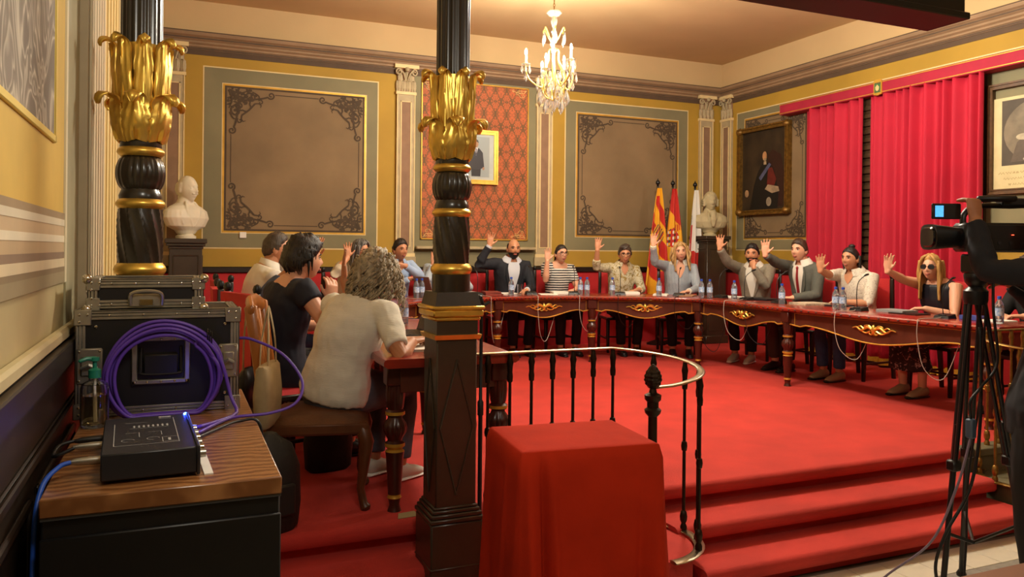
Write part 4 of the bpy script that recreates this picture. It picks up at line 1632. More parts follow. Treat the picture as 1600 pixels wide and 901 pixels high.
def make_hair(style, Mh, m, parent, fem, seed=0):
    rnd = random.Random(seed)
    mb = MB()

    def shell(T, top=1.0, front=0.0, bald=False, back=0.0, rough=.004):
        def fn(t, p):
            q = headpoint(t, p, fem)
            hl = hairline(t) + front * (1 if abs(t) < 1.2 else 0) - back * sstep(abs(t), 1.6, 2.4)
            mk = sstep(q.z, hl - .004, hl + .02)
            if bald:
                mk *= sstep(abs(t), 1.15, 1.6) * sstep(q.z, .085, .05)
            d = q.normalized()
            nz_ = noise.noise(Vector((d.x * 7 + seed, d.y * 7, d.z * 3))) * rough * 1.6 + noise.noise(Vector((d.x * 26, d.y * 26, d.z * 8 + seed))) * rough
            th_ = T * (1 + (top - 1) * sstep(q.z, .04, .11)) + nz_
            return q + d * (mk * th_ - .007 * (1 - mk))
        sphere_mesh(mb, fn)

    def drape(a0, L, r0, wv, taper=.0, thick=.012):
        # continuous fall of hair round the back of the head, from one temple to the other
        nu, nv = 72, 22
        prof = ((.105, .50), (.09, .74), (.06, .93), (.02, 1.02), (-.04, 1.05), (-.10, 1.06), (-.16, 1.10), (-.5, 1.2))

        def rr(z):
            for (z0, q0), (z1, q1) in zip(prof, prof[1:]):
                if z >= z1:
                    return q0 + (q1 - q0) * (z0 - z) / (z0 - z1)
            return prof[-1][1]

        def pt(s, t, sc):
            th_ = a0 + (2 * PI - 2 * a0) * s
            ln = L * (1 - taper * abs(2 * s - 1)) * (1 + .06 * noise.noise(Vector((s * 30, seed, 0))))
            z = .105 - (ln + .105) * t
            ed = math.exp(-min(s, 1 - s) / .05)
            r = r0 * rr(z) * sc * (1 - .16 * ed * sstep(z, -.12, .02)) * (1 + .035 * math.sin(s * 120 + 3 * math.sin(s * 17)) * min(1, t * 2))
            wx = wv * math.sin(t * 9 + 4 * math.sin(s * 9)) * t
            return Vector((r * math.sin(th_) + wx, 1.14 * r * math.cos(th_) + wx * .6 - .012 * t, z))
        vs_ = [pt(i / nu, j / nv, 1.0) for j in range(nv + 1) for i in range(nu + 1)]
        vs_ += [pt(i / nu, j / nv, 1 - thick / r0) for j in range(nv + 1) for i in range(nu + 1)]
        W, N = nu + 1, (nu + 1) * (nv + 1)
        fs_ = [(j * W + i, j * W + i + 1, (j + 1) * W + i + 1, (j + 1) * W + i) for j in range(nv) for i in range(nu)]
        fs_ += [tuple(q + N for q in f[::-1]) for f in fs_]
        fs_ += [(nv * W + i, nv * W + i + 1, nv * W + i + 1 + N, nv * W + i + N) for i in range(nu)]
        fs_ += [(j * W, (j + 1) * W, (j + 1) * W + N, j * W + N) for j in range(nv)]
        fs_ += [(j * W + nu, (j + 1) * W + nu, (j + 1) * W + nu + N, j * W + nu + N) for j in range(nv)]
        mb.add(vs_, fs_)

    if style == 'short':
        shell(.013, 1.5)
    elif style == 'bald':
        shell(.007, 1, bald=True, rough=.002)
    elif style == 'tied':
        shell(.009, 1.2, rough=.002)
        blob(mb, (0, -.105, .02), (.032, .032, .032))
        lock(mb, [(0, -.12, .02), (.012, -.135, -.03), (.03, -.12, -.09), (.05, -.10, -.15), (.055, -.09, -.19)], .026, .012)
    elif style == 'topbun':
        shell(.010, 1.2, rough=.003)
        blob(mb, (0, -.03, .132), (.034, .034, .024))
        drape(1.85, .26, .088, .004)
        for k in range(8):
            a = math.copysign(1.75 + 1.35 * rnd.random(), rnd.uniform(-1, 1))
            r = .087
            p0 = Vector((r * math.sin(a), 1.1 * r * math.cos(a), .03))
            lock(mb, [p0, p0 * 1.06 + Vector((0, 0, -.09)), p0 * 1.02 + Vector((0, -.02, -.18)), p0 * 1.05 + Vector((rnd.uniform(-.02, .02), -.02, -.24 - .07 * rnd.random()))], .020, .010)
    elif style == 'pixie':
        shell(.036, 1.15, front=-.014, back=.012, rough=.012)
        for k in range(110):
            a = rnd.uniform(-PI, PI)
            z0 = rnd.uniform(-.01, .12)
            if abs(a) < (1.45 if z0 < .085 else .8):
                continue
            r = .116 * math.sqrt(max(.08, 1 - (max(0, z0) / .155) ** 2))
            p0 = Vector((r * math.sin(a) * .92, 1.12 * r * math.cos(a), z0))
            g = 1 - .22 * sstep(abs(a), 1.4, 2.4)
            lock(mb, [p0 * .96, p0 + Vector((0, 0, -.03)), Vector((p0.x * (1 - .5 * (1 - g)), p0.y * (1 - .5 * (1 - g)), z0 - .06)), Vector((p0.x * g, p0.y * g, z0 - .075 - .02 * rnd.random()))], .012, .005)
    elif style == 'bob':
        shell(.026, 1.35, front=-.012, back=.02, rough=.010)
        drape(1.05, .085, .100, .0, .25)
        for k in range(14):
            a = math.copysign(.9 + 2.2 * rnd.random(), rnd.uniform(-1, 1))
            r = .088 + .012 * rnd.random()
            p0 = Vector((r * math.sin(a), 1.18 * r * math.cos(a), rnd.uniform(.03, .07)))
            lock(mb, [p0, p0 * 1.08 + Vector((0, 0, -.05)), p0 * .98 + Vector((0, 0, -.10 - .03 * rnd.random()))], .020, .009)
        for k in range(12):
            a = rnd.uniform(-1.0, 1.0)
            p0 = Vector((.08 * math.sin(a), .075 * math.cos(a), .112))
            lock(mb, [p0 * .6 + Vector((0, -.02, .06)), p0, Vector((.084 * math.sin(a), .106 * math.cos(a), .055 - .02 * rnd.random()))], .017, .007)
    elif style in ('long', 'wavy'):
        shell(.017, 1.3, front=.006, back=.02, rough=.005)
        wv = .018 if style == 'wavy' else .004
        L = .24 if style == 'wavy' else .30
        drape(.98, L, .093, wv * .5)
        for k in range(20 if style == 'wavy' else 10):
            a = math.copysign(1.0 + 2.1 * rnd.random(), rnd.uniform(-1, 1))
            r = .086 + .014 * rnd.random()
            ln = L * rnd.uniform(.8, 1.05)
            p0 = Vector((r * math.sin(a), 1.12 * r * math.cos(a), .065))
            ph0 = rnd.uniform(0, 6)
            pts = []
            for i in range(9):
                t = i / 8
                g = 1 + .22 * math.sin(min(1, t * 1.6) * PI / 2)
                pts.append(Vector((p0.x * g + wv * math.sin(t * 9 + ph0) * t ** .5, p0.y * g + wv * math.cos(t * 8 + ph0) * t ** .5 - .02 * t, .065 - ln * t)))
            lock(mb, pts, .019, .010)
        for s in (-1, 1):
            for k in range(5):
                pts = [Vector((s * .008, .045 - .012 * k, .128)), Vector((s * (.045 + .006 * k), .076 - .012 * k, .098)), Vector((s * (.078 + .003 * k), .060 - .014 * k, .03)),
                       Vector((s * (.088 + .003 * k), .042 - .012 * k, -.05)), Vector((s * .086, .04 - .012 * k, -.12)), Vector((s * (.08 + wv), .035 - .012 * k, -L + .07))]
                lock(mb, cat_rom(pts, 3), .013, .010)
    elif style == 'curly':
        shell(.040, 1.05, front=-.02, back=.04, rough=.014)
        for k in range(430):
            a = rnd.uniform(-PI, PI)
            if abs(a) < .75:
                continue
            z0 = rnd.uniform(-.06, .13)
            r = .112 * math.sqrt(max(.08, 1 - (max(0, z0) / .17) ** 2))
            p0 = Vector((r * math.sin(a), 1.12 * r * math.cos(a), z0))
            ph0 = rnd.uniform(0, 6)
            ln = rnd.uniform(.08, .17) + max(0, z0) * .5
            pts = []
            for i in range(13):
                t = i / 12
                g = 1 + .25 * math.sin(min(1, t * 1.4) * PI / 2)
                pts.append(Vector((p0.x * g + .013 * math.sin(t * 12 + ph0), p0.y * g + .013 * math.cos(t * 12 + ph0), z0 - ln * t)))
            lock(mb, pts, .0075, .004, .7)
    elif style == 'sweep':
        shell(.018, 1.5, rough=.006)
        for k in range(10):
            lock(mb, [(-.05 + .008 * k, .02 + .004 * k, .125), (-.02 + .009 * k, .085, .108), (.02 + .006 * k, .092 - .004 * k, .078)], .014, .007)
    mb.xf(Mh)
    return mb.build('hair', m, parent, sharp=180, recalc=True)


def glasses(Mh, m, parent, dark=False, name='glasses'):
    mb = MB()
    for s in (-1, 1):
        ring = []
        for i in range(20):
            t = 2 * PI * i / 20
            cx, cz = math.cos(t), math.sin(t)
            cx = math.copysign(abs(cx) ** .6, cx)
            cz = math.copysign(abs(cz) ** .6, cz)
            ring.append(Vector((s * .034 + .026 * cx, .099 - .008 * abs(s * .034 + .026 * cx) / .06, .008 + .018 * cz)))
        mb.tube(ring, .0026, 6, closed=True)
        if dark:
            mb.add([p + Vector((0, .001, 0)) for p in ring] + [p - Vector((0, .001, 0)) for p in ring],
                   [tuple(range(20)), tuple(range(20, 40))[::-1]])
        mb.tube([(s * .060, .090, .013), (s * .076, .05, .012), (s * .080, -.02, .008)], .0022, 6)
    mb.tube([(-.009, .099, .012), (0, .101, .015), (.009, .099, .012)], .0022, 6)
    mb.xf(Mh)
    return mb.build(name, m, parent)


QUEUE = []


def remesh_later(mb, voxel, smooth, done):
    me = bpy.data.meshes.new('tmp')
    me.from_pydata(mb.v, [], mb.f)
    o = bpy.data.objects.new('tmp', me)
    COL.objects.link(o)
    r = o.modifiers.new('r', 'REMESH')
    r.mode = 'VOXEL'
    r.voxel_size = voxel
    if smooth:
        s = o.modifiers.new('s', 'SMOOTH')
        s.factor = .5
        s.iterations = smooth
    QUEUE.append((o, done))


def flush_queue():
    dg = bpy.context.evaluated_depsgraph_get()
    dg.update()
    for o, done in QUEUE:
        me = bpy.data.meshes.new_from_object(o.evaluated_get(dg))
        done(me)
    for o, d in QUEUE:
        m = o.data
        bpy.data.objects.remove(o)
        bpy.data.meshes.remove(m)
    QUEUE.clear()


def hand(mb, W, d, n, tside, pose='open', k=1.0):
    """palm and five fingers; d finger direction, n palm normal, tside thumb side vector"""
    d = Vector(d).normalized()
    n = Vector(n)
    n = (n - d * n.dot(d)).normalized()
    u = d.cross(n).normalized()
    if u.dot(Vector(tside)) < 0:
        u = -u
    W = Vector(W)
    mb.loft([W - d * .02, W + d * .012 * k, W + d * .05 * k, W + d * .088 * k], [(.026 * k, .020 * k), (.030 * k, .018 * k), (.041 * k, .016 * k), (.041 * k, .012 * k)], u, 14)
    bend = {'open': .10, 'rest': .55, 'fist': 1.35, 'wave': .2}[pose]
    spl = {'open': 1.0, 'rest': .35, 'fist': 0.0, 'wave': .8}[pose]
    for i, (off, ln, an) in enumerate(((.031, .071, 11), (.0105, .080, 3.5), (-.0105, .074, -5), (-.030, .058, -14))):
        a = math.radians(an) * spl
        dd = d * math.cos(a) + u * math.sin(a)
        p = W + d * .078 * k + u * (off * k)
        pts = [p - d * .008]
        seglen = [ln * .42 * k, ln * .33 * k, ln * .25 * k]
        cur = dd
        q = p + d * .010 * k
        pts.append(q)
        for sl in seglen:
            b_ = bend * (1.25 if pose == 'wave' and i == 0 else 1)
            cur = (cur * math.cos(b_) + n * math.sin(b_)).normalized() if (cur - n).length > .01 else cur
            q = q + cur * sl
            pts.append(q)
        mb.loft(pts, [.0095 * k, .0092 * k, .0088 * k, .0082 * k, .0070 * k], u, 8)
    tb = W + d * .022 * k + u * (.022 * k)
    if pose == 'open':
        td = (u * .80 + d * .62 + n * .1).normalized()
        td2 = (u * .62 + d * .80).normalized()
    elif pose == 'fist':
        td = (u * .35 + d * .75 + n * .55).normalized()
        td2 = (-u * .5 + d * .5 + n * .7).normalized()
    else:
        td = (u * .6 + d * .7 + n * .35).normalized()
        td2 = (u * .2 + d * .9 + n * .3).normalized()
    mb.loft([tb, tb + td * .032 * k, tb + td * .046 * k + td2 * .008, tb + td * .046 * k + td2 * .036 * k], [.014 * k, .0115 * k, .0100 * k, .0080 * k], n, 8)


SKINS = {'light': mat('skin_light', 'D9A283', .5, sss=.12), 'mid': mat('skin_medium', 'C48A66', .5, sss=.12), 'tan': mat('skin_tan', 'AE7450', .5, sss=.1)}
M_EYEW, M_IRIS = mat('eye_white', 'E6DED2', .3), mat('eye_dark', '20140E', .25)
M_LIP = mat('lips', 'A8584C', .45)


def hairmat(name, c, c2=None):
    return mat('hair_' + name, c, .5, var=.35, vscale=40, stretch=(1, 1, .12), bump=.5, bscale=180, color2=c2)


def ik(S, W, L1, L2, hint):
    S, W, hint = Vector(S), Vector(W), Vector(hint)
    v = W - S
    d = v.length
    if d > (L1 + L2) * .995:
        W = S + v.normalized() * (L1 + L2) * .995
        v = W - S
        d = v.length
    if d < abs(L1 - L2) * 1.05:
        d = abs(L1 - L2) * 1.05
    a = (L1 * L1 - L2 * L2 + d * d) / (2 * d)
    h = math.sqrt(max(0, L1 * L1 - a * a))
    e = v.normalized()
    q = hint - S
    q = q - e * q.dot(e)
    if q.length < 1e-4:
        q = Vector((0, 0, -1))
    return S + e * a + q.normalized() * h, W


def person(label, x, y, ang, headw, *, z0=DZ, k=1.0, bw=1.0, fem=0, skin='light', hair=('short', None), head_yaw=0.0, head_pitch=0.0, head_roll=0.0,
           R=None, L=None, top=None, sleeve='long', bottom=None, shoes=None, legs='sit', hem=-.10, neck='crew', jacket=None, tie=None, shirt=None,
           eyewear=None, brow=None, beard=None, pelvis_z=.52, feet_dy=0.0, near=False, collar=None, cuffs=None, stand=None, twist=0.0, skirt=None, knee_y=.42):
    """facing ang (world angle). R/L = dict(w=wrist world, e=elbow hint world, d=finger dir world, n=palm normal world, pose)"""
    rz = ang - PI / 2
    Mw = Matrix.Translation((x, y, z0)) @ Matrix.Rotation(rz, 4, 'Z')
    Mi = Mw.inverted()
    R3 = Mi.to_3x3()
    H = Mi @ Vector(headw)
    P = Vector((0, 0, pelvis_z)) if stand is None else Vector((0, 0, stand))
    NB = H + Vector((0, -.058, -.098 * k))
    sl = (NB - P).length
    mid = P.lerp(NB, .5) + Vector((0, -.035, 0)) * (1 if stand is None else .3)
    # spine as quadratic bezier
    C1 = mid * 2 - (P + NB) * .5

    def spine(s):
        if s < 0:
            return P + (C1 - P).normalized() * (s * sl)
        return P * (1 - s) ** 2 + C1 * 2 * s * (1 - s) + NB * s * s

    SEC = [(-.14, .140, .105), (0, .175, .125), (.18, .166, .118), (.36, .150 - .010 * fem, .108), (.58, .166 - .008 * fem, .116 + .012 * fem), (.74, .182 - .014 * fem, .116), (.87, .176 - .014 * fem, .092), (.945, .118, .072), (1.0, .062, .060)]

    def sec(s):
        for (s0, a0, b0), (s1, a1, b1) in zip(SEC, SEC[1:]):
            if s <= s1:
                t = (s - s0) / (s1 - s0)
                return ((a0 + (a1 - a0) * t) * bw, (b0 + (b1 - b0) * t) * bw)
        return SEC[-1][1:]

    def sideax(s):
        t = twist * max(0, min(1, s))
        return Vector((math.cos(t), math.sin(t), 0))

    def tpoint(s, phi, inf):
        """point on the torso: phi=0 front, positive to the right hand"""
        p = spine(s)
        tg = (spine(min(1, s + .02)) - spine(s - .02)).normalized()
        sd = sideax(s)
        sd = (sd - tg * sd.dot(tg)).normalized()
        fw = sd.cross(tg) * -1
        if fw.y < 0 and abs(twist) < 1:
            fw = -fw
        a, b_ = sec(s)
        return p + sd * ((a + inf) * math.sin(phi)) + fw * ((b_ + inf) * math.cos(phi))

    def torso(mb, s0, s1, inf, n=14, seg=22):
        ss = [s0 + (s1 - s0) * i / n for i in range(n + 1)]
        vs_ = [tpoint(s, 2 * PI * j / seg, inf) for s in ss for j in range(seg)]
        fs_ = [(i * seg + j, i * seg + (j + 1) % seg, (i + 1) * seg + (j + 1) % seg, (i + 1) * seg + j) for i in range(n) for j in range(seg)]
        fs_ += [tuple(range(seg))[::-1], tuple(n * seg + j for j in range(seg))]
        mb.add(vs_, fs_)

    sp_ = spine(.84)
    arms = {}
    UA, FA = .285 * k, .255 * k
    for nm, sgn, spec in (('R', 1, R), ('L', -1, L)):
        S = sp_ + sideax(.83) * (sgn * (.184 - .016 * fem) * bw)
        if spec is None:      # forearm resting on the table
            W = Vector((sgn * .09, .36, pelvis_z + .252))
            hint = Vector((sgn * .55, -.05, .4))
            dd = Vector((-sgn * .75, .65, 0))
            nn_ = Vector((0, 0, -1))
            pose = 'rest'
        else:
            W = Mi @ Vector(spec['w'])
            hint = Mi @ Vector(spec['e'])
            dd = R3 @ Vector(spec.get('d', (0, 0, 1)))
            nn_ = R3 @ Vector(spec.get('n', (-.6, -.8, 0)))
            pose = spec.get('pose', 'open')
        if spec is not None and W.z > sp_.z - .05:      # raised arm lifts the shoulder
            S = S + Vector((0, 0, .02))
        E, W = ik(S, W, UA, FA, hint)
        arms[nm] = (S, E, W, dd, nn_, pose, sgn)

    body = MB()

    def arm(mb, nm, inf=0.0, upto=2.0):
        S, E, W, dd, nn_, pose, sgn = arms[nm]
        q = bw ** .5
        pts = [S + (spine(.80) - S) * .35, S, S.lerp(E, .35), S.lerp(E, .75), E, E.lerp(W, .22), E.lerp(W, .6), W]
        rs = [.062 * q, .058 * q, .048 * q, .042 * q, .037 * q, .040 * q, .033 * q, .026 * q]
        pos = [0, 0, .35, .75, 1, 1.22, 1.6, 2.0]
        pp_, rr_ = [], []
        for i in range(8):
            if pos[i] <= upto:
                pp_.append(pts[i])
                rr_.append(rs[i] + inf * (1 if pos[i] < 1.5 else .8))
            elif pos[i - 1] < upto:
                t = (upto - pos[i - 1]) / (pos[i] - pos[i - 1])
                pp_.append(pts[i - 1].lerp(pts[i], t))
                rr_.append(rs[i - 1] + (rs[i] - rs[i - 1]) * t + inf)
        mb.loft(pp_, rr_, (0, 0, 1) if abs((E - S).normalized().z) < .8 else (0, 1, 0), 14, round_=True if inf == 0 else False)

    for nm in 'RL':
        arm(body, nm)
        S, E, W, dd, nn_, pose, sgn = arms[nm]
        u_ = dd.cross(nn_)
        ts = u_ * (1 if sgn > 0 else -1)
        hand(body, W, dd, nn_, ts, pose, k)
    torso(body, .55, 1.0, 0)
    Hm = Matrix.Translation(H) @ Matrix.Rotation(head_yaw, 4, 'Z') @ Matrix.Rotation(head_pitch, 4, 'X') @ Matrix.Rotation(head_roll, 4, 'Y') @ Matrix.Scale(k, 4)
    body.loft([spine(.90), NB, H + Vector((0, -.028, -.065 * k)), H + Vector((0, -.015, -.02 * k))], [(.070, .060), (.057 - .006 * fem, .058 - .006 * fem), (.054 - .007 * fem, .056 - .006 * fem), (.05, .055)], (1, 0, 0), 16)
    raw = MB()
    add_head(raw, Hm, fem, eyes=True)
    torso(raw, -.12, .60, -.004, 8, 18)
    hips = []
    for sgn in (1, -1):
        hp = P + Vector((sgn * .088, 0, -.01))
        if legs == 'sit':
            kn = Vector((sgn * .115, knee_y, pelvis_z - .005))
            an = Vector((sgn * .095, knee_y - .03 + feet_dy * sgn, .095))
        else:
            kn = Vector((sgn * .11, .03, .50 * P.z / .95))
            an = Vector((sgn * .12, -.02, .09))
        hips.append((hp, kn, an))
        raw.loft([hp, hp.lerp(kn, .5), kn, kn.lerp(an, .3), kn.lerp(an, .75), an], [.082 * bw, .070 * bw, .053, .052, .038, .034], (0, 1, 0) if legs != 'sit' else (1, 0, 0), 14)
        raw.loft([an + Vector((0, -.03, -.04)), an + Vector((0, .05, -.05)), an + Vector((0, .13, -.065))], [(.03, .035), (.036, .028), (.032, .016)], (1, 0, 0), 12)

    sk = SKINS[skin]
    br = brow or (hair[1] if hair[1] else MATS['hair_dark'])
    if neck in ('v', 'open'):
        st_ = len(raw.v)
        n_, m_ = 8, 8
        for lo, wdh in ((.70 if neck == 'v' else .80, .42 if neck == 'v' else .34),):
            vs_ = []
            for i in range(n_ + 1):
                s = lo + (.955 - lo) * i / n_
                hw = wdh * (i / n_) ** .9 + .02
                for j in range(m_ + 1):
                    vs_.append(tpoint(s, hw * (2 * j / m_ - 1), .0175 + .003 * (i / n_)))
            raw.add(vs_, [(i * (m_ + 1) + j, i * (m_ + 1) + j + 1, (i + 1) * (m_ + 1) + j + 1, (i + 1) * (m_ + 1) + j) for i in range(n_) for j in range(m_)], 0)
    holder = {}

    def fin_body(me):
        bm = bmesh.new()
        bm.from_mesh(me)
        base = len(bm.verts)
        nv = [bm.verts.new(v) for v in raw.v]
        for f, mi in zip(raw.f, raw.m):
            q = []
            for i in f:
                if nv[i] not in q:
                    q.append(nv[i])
            if len(q) > 2:
                try:
                    g = bm.faces.new(q)
                    g.material_index = mi
                except ValueError:
                    pass
        out = bpy.data.meshes.new('person')
        bmesh.ops.remove_doubles(bm, verts=nv, dist=1e-6)
        bm.to_mesh(out)
        bm.free()
        for q in (sk, M_EYEW, M_IRIS, br, M_LIP):
            out.materials.append(q)
        out.polygons.foreach_set('use_smooth', [True] * len(out.polygons))
        holder['o'].data = out
        out.update()

    tmpm = bpy.data.meshes.new('person')
    o = bpy.data.objects.new('person', tmpm)
    COL.objects.link(o)
    o.matrix_basis = Mw
    tag(o, label, 'person')
    holder['o'] = o
    remesh_later(body, .0050 if near else .0058, 2, fin_body)

    def garment(nm, mb, m, vox=.0095, smooth=4, wr=.004, fr=14):
        me0 = bpy.data.meshes.new(nm)
        g = bpy.data.objects.new(nm, me0)
        COL.objects.link(g)
        g.parent = o
        sd_ = crc(label) % 97

        def fin(me, g=g, m=m):
            if wr:
                me.update()
                nv_ = len(me.vertices)
                co = np.empty(nv_ * 3, np.float32)
                no = np.empty(nv_ * 3, np.float32)
                me.vertices.foreach_get('co', co)
                me.vertices.foreach_get('normal', no)
                co = co.reshape(-1, 3)
                am = np.array([noise.noise((x_ * fr + sd_, y_ * fr, z_ * fr * .8)) * wr + noise.noise((x_ * fr * 2.3, y_ * fr * 2.3 + sd_, z_ * fr * 1.2)) * wr * .6 for x_, y_, z_ in co.tolist()], np.float32)
                co = co + no.reshape(-1, 3) * am[:, None]
                me.vertices.foreach_set('co', co.ravel())
            me.materials.clear()
            me.materials.append(m)
            me.polygons.foreach_set('use_smooth', [True] * len(me.polygons))
            me.update()
            g.data = me
        remesh_later(mb, vox, smooth, fin)
        return g

    UP = {'long': 1.93, 'roll': 1.45, 'elbow': 1.05, 'short': .62, 'mid': .78, 'none': -1, 'cap': .30}[sleeve]
    outer = jacket or top
    inf = .017 if jacket else .012
    tm = MB()
    torso(tm, hem, .945 if neck != 'wide' else .90, inf)
    if UP > 0:
        for nm in 'RL':
            arm(tm, nm, inf if UP > .7 else inf + .008, UP)
    garment('jacket' if jacket else 'top', tm, outer, wr=.006 if near else .004)

    def patch(nm, m, lo, hi, hw0, hw1, inf_, cen=0.0, thick=.004, pw=1.0):
        n_, m_ = 10, 8
        q = MB()

        def fn(a, b_):
            s = lo + (hi - lo) * b_
            hw = hw0 + (hw1 - hw0) * b_ ** pw
            return tpoint(s, cen * (1 if True else 0) + hw * (2 * a - 1), inf_)
        q.grid(fn, m_, n_, thick=(0, -.006, 0))
        return q.build(nm, m, o, sharp=60)
    if jacket:
        patch('shirt', shirt, .30, .955, .03, .42, inf + .006, pw=.8)
        for s in (-1, 1):
            # lapels
            q = MB()

            def fl(a, b_, s=s):
                ss = .32 + .60 * b_
                e = .03 + .38 * b_ ** .8
                wd_ = .16 * math.sin(PI * min(1, b_ * 1.15) * .9) + .03
                return tpoint(ss, s * (e + wd_ * a), inf + .011)
            q.grid(fl, 3, 8, thick=(0, -.007, 0))
            q.build('lapel', jacket, o, sharp=60)
        if tie:
            patch('tie', tie, .28, .90, .10, .055, inf + .014)
            blob_ = MB()
            blob(blob_, tpoint(.915, 0, inf + .012), (.016, .012, .018))
            blob_.build('tie_knot', tie, o)
    cm_ = collar or (shirt if jacket else (top if neck in ('collar', 'open', 'v') else None))
    if cm_:
        for s in (-1, 1):
            q = MB()

            def fc(a, b_, s=s):
                # a from the back of the neck to the front point
                ph = PI - a * (PI - .38)
                base = tpoint(1.0 - .055 * b_, s * ph, .008 + .004 * b_ - .02 * b_ * (1 - a) )
                return base + Vector((0, .010 * a, .012 - .030 * b_ * a))
            q.grid(fc, 10, 2, thick=(0, 0, .004))
            q.build('collar', cm_, o, sharp=60)
    if cuffs:
        for nm in 'RL':
            S, E, W = arms[nm][:3]
            q = MB()
            q.loft([E.lerp(W, .90), E.lerp(W, 1.02)], [.038, .036], (0, 1, 0), 14, round_=False)
            q.build('cuff', cuffs, o)
    # trousers or skirt
    if bottom:
        bm_ = MB()
        torso(bm_, -.14, .16 if hem < -.08 else .02, .010 if hem < -.08 else .004, 6)
        if skirt:
            kn = (hips[0][1] + hips[1][1]) * .5
            an = (hips[0][2] + hips[1][2]) * .5
            bm_.loft([P, P.lerp(kn, .5), kn + Vector((0, .02, -.01)), kn.lerp(an, .35) + Vector((0, .03, 0)), kn.lerp(an, skirt) + Vector((0, .02, 0))], [(.19, .11), (.20, .10), (.20, .09), (.19, .10), (.21, .11)], (1, 0, 0), 22, round_=False)
        else:
            for hp, kn, an in hips:
                bm_.loft([hp, hp.lerp(kn, .5), kn, kn.lerp(an, .3), kn.lerp(an, .92)], [.096 * bw, .084 * bw, .068, .064, .056], (1, 0, 0) if legs == 'sit' else (1, 0, 0), 16, round_=False)
        garment('skirt' if skirt else 'trousers', bm_, bottom, vox=.012)
    if shoes:
        for hp, kn, an in hips:
            q = MB()
            q.loft([an + Vector((0, -.045, -.045)), an + Vector((0, .0, -.035)), an + Vector((0, .06, -.052)), an + Vector((0, .125, -.062)), an + Vector((0, .165, -.07))],
                   [(.034, .044), (.040, .052), (.044, .036), (.043, .028), (.032, .020)], (1, 0, 0), 14)
            so = q.build('shoe', shoes, o)
            q = MB()
            q.loft([an + Vector((0, -.06, -.083)), an + Vector((0, .05, -.083)), an + Vector((0, .13, -.083)), an + Vector((0, .19, -.083))], [(.034, .012), (.042, .012), (.045, .012), (.03, .012)], (1, 0, 0), 12)
            q.build('sole', M_WHITE if shoes.name.startswith('white') else M_BLKP, so)
    make_hair(hair[0], Hm, hair[1], o, fem, seed=crc(label) % 50)
    if beard:
        q = MB()

        def bf(t, p):
            h_ = headpoint(t, p, fem)
            d = h_.normalized()
            mk = sstep(h_.z, -.030, -.052) * sstep(abs(t), 1.75, 1.35)
            if abs(h_.x) < .021 and -.068 < h_.z < -.048:
                mk = 0
            if abs(h_.x) < .03 and -.048 < h_.z < -.038:
                mk = max(mk, .8)
            return h_ + d * (mk * .0085 - .006 * (1 - mk))
        sphere_mesh(q, bf)
        q.xf(Hm)
        q.build('beard', beard, o, sharp=180)
    if eyewear:
        glasses(Hm, M_BLKP, o, dark=(eyewear == 'sun'), name='sunglasses' if eyewear == 'sun' else 'glasses')
    return o, arms, Mw, Hm


H_DARK = hairmat('dark', '17110D', '2A1F17')
H_BLACK = hairmat('black', '0E0B0A', '1C1613')
H_GREYB = hairmat('grey_brown', '54463A', '2E251E')
H_BROWN = hairmat('brown', '4A3220', '2C1C12')
H_BLOND = hairmat('blond', 'C79A58', '9A7038')
H_BLOND2 = hairmat('light_blond', 'D0AC74', 'A47C46')
H_CURL = hairmat('grey_curls', 'B4A384', '6A5A44')
H_SALT = hairmat('salt_pepper', '8A8680', '1C1816')
C_NAVYB = mat('navy_blazer_cloth', '1B1E26', .8, bump=.1, bscale=300)
C_WHSH = mat('white_shirt_cotton', 'C9CDD6', .75)
C_WHITE = mat('white_cotton', 'D8D4C8', .8, var=.03)
C_BLUESH = mat('light_blue_shirt', '9CB2D2', .75, var=.05)
C_PALEB = mat('pale_blue_shirt', 'B4C2CE', .75, var=.05)
C_NAVY = mat('navy_satin', '12141F', .45, var=.15)
C_NAVYD = mat('navy_knit', '171A2A', .8)
C_BLUED = mat('slate_blue_cloth', '3C4C70', .85, var=.1)
C_CREAMK = mat('cream_ribbed_knit', 'DAD6C8', .9, var=.05, bump=.25, bscale=90, stretch=(.4, .4, 4))
C_BEIGE = mat('beige_blouse', 'B9AB92', .85, var=.12, vscale=14)
C_GREYJ = mat('grey_linen_jacket', '827A6A', .85, var=.12, vscale=60)
C_GREYS = mat('grey_green_suit', '55564E', .85, var=.08, vscale=60)
C_STRIPE = stripe_mat('navy_white_stripes', 'E2DED4', '15151C', 10.5, 'Z', .52, distort=.6)
C_BSTR = stripe_mat('fine_grey_stripes', '7E8894', 'B4BCC4', 34, 'X', .5, distort=2)
C_PRINT = blotch_mat('leafy_print', 'C2B99C', '8E865E', 34, .56, c3='9A7E3E')
C_DOTS = blotch_mat('white_floral_embroidery', 'D2CABA', 'B4A898', 60, .6)
C_FLOR = blotch_mat('dark_floral_print', '0E0D12', '6E4A46', 26, .6, c3='A8A09A')
C_BLACK = mat('black_cotton', '0D0D0F', .85)
C_DENIM = mat('blue_denim', '2B4266', .85, var=.15, vscale=30)
C_DENIMG = mat('grey_denim', '4A4F5A', .85, var=.15, vscale=30)
C_BROWNT = mat('brown_trousers', '3A2622', .85)
C_TIE = mat('red_tie', '8A1A22', .5)
S_WHITE = mat('white_sneaker', 'BDB4A6', .6)
S_TAN = mat('tan_sandal', 'A98A6A', .6)
S_DARK = mat('dark_shoe', '1A1414', .4)
TOCAM = (-.45, -.89, 0)


def up_hand(w_, e_, d=(0, 0, 1), n=None, pose='open'):
    return dict(w=w_, e=e_, d=d, n=n or TOCAM, pose=pose)


A = math.radians


def seat_for(x, y, ang, label):
    council_chair(x - .03 * math.cos(ang), y - .03 * math.sin(ang), ang, label)


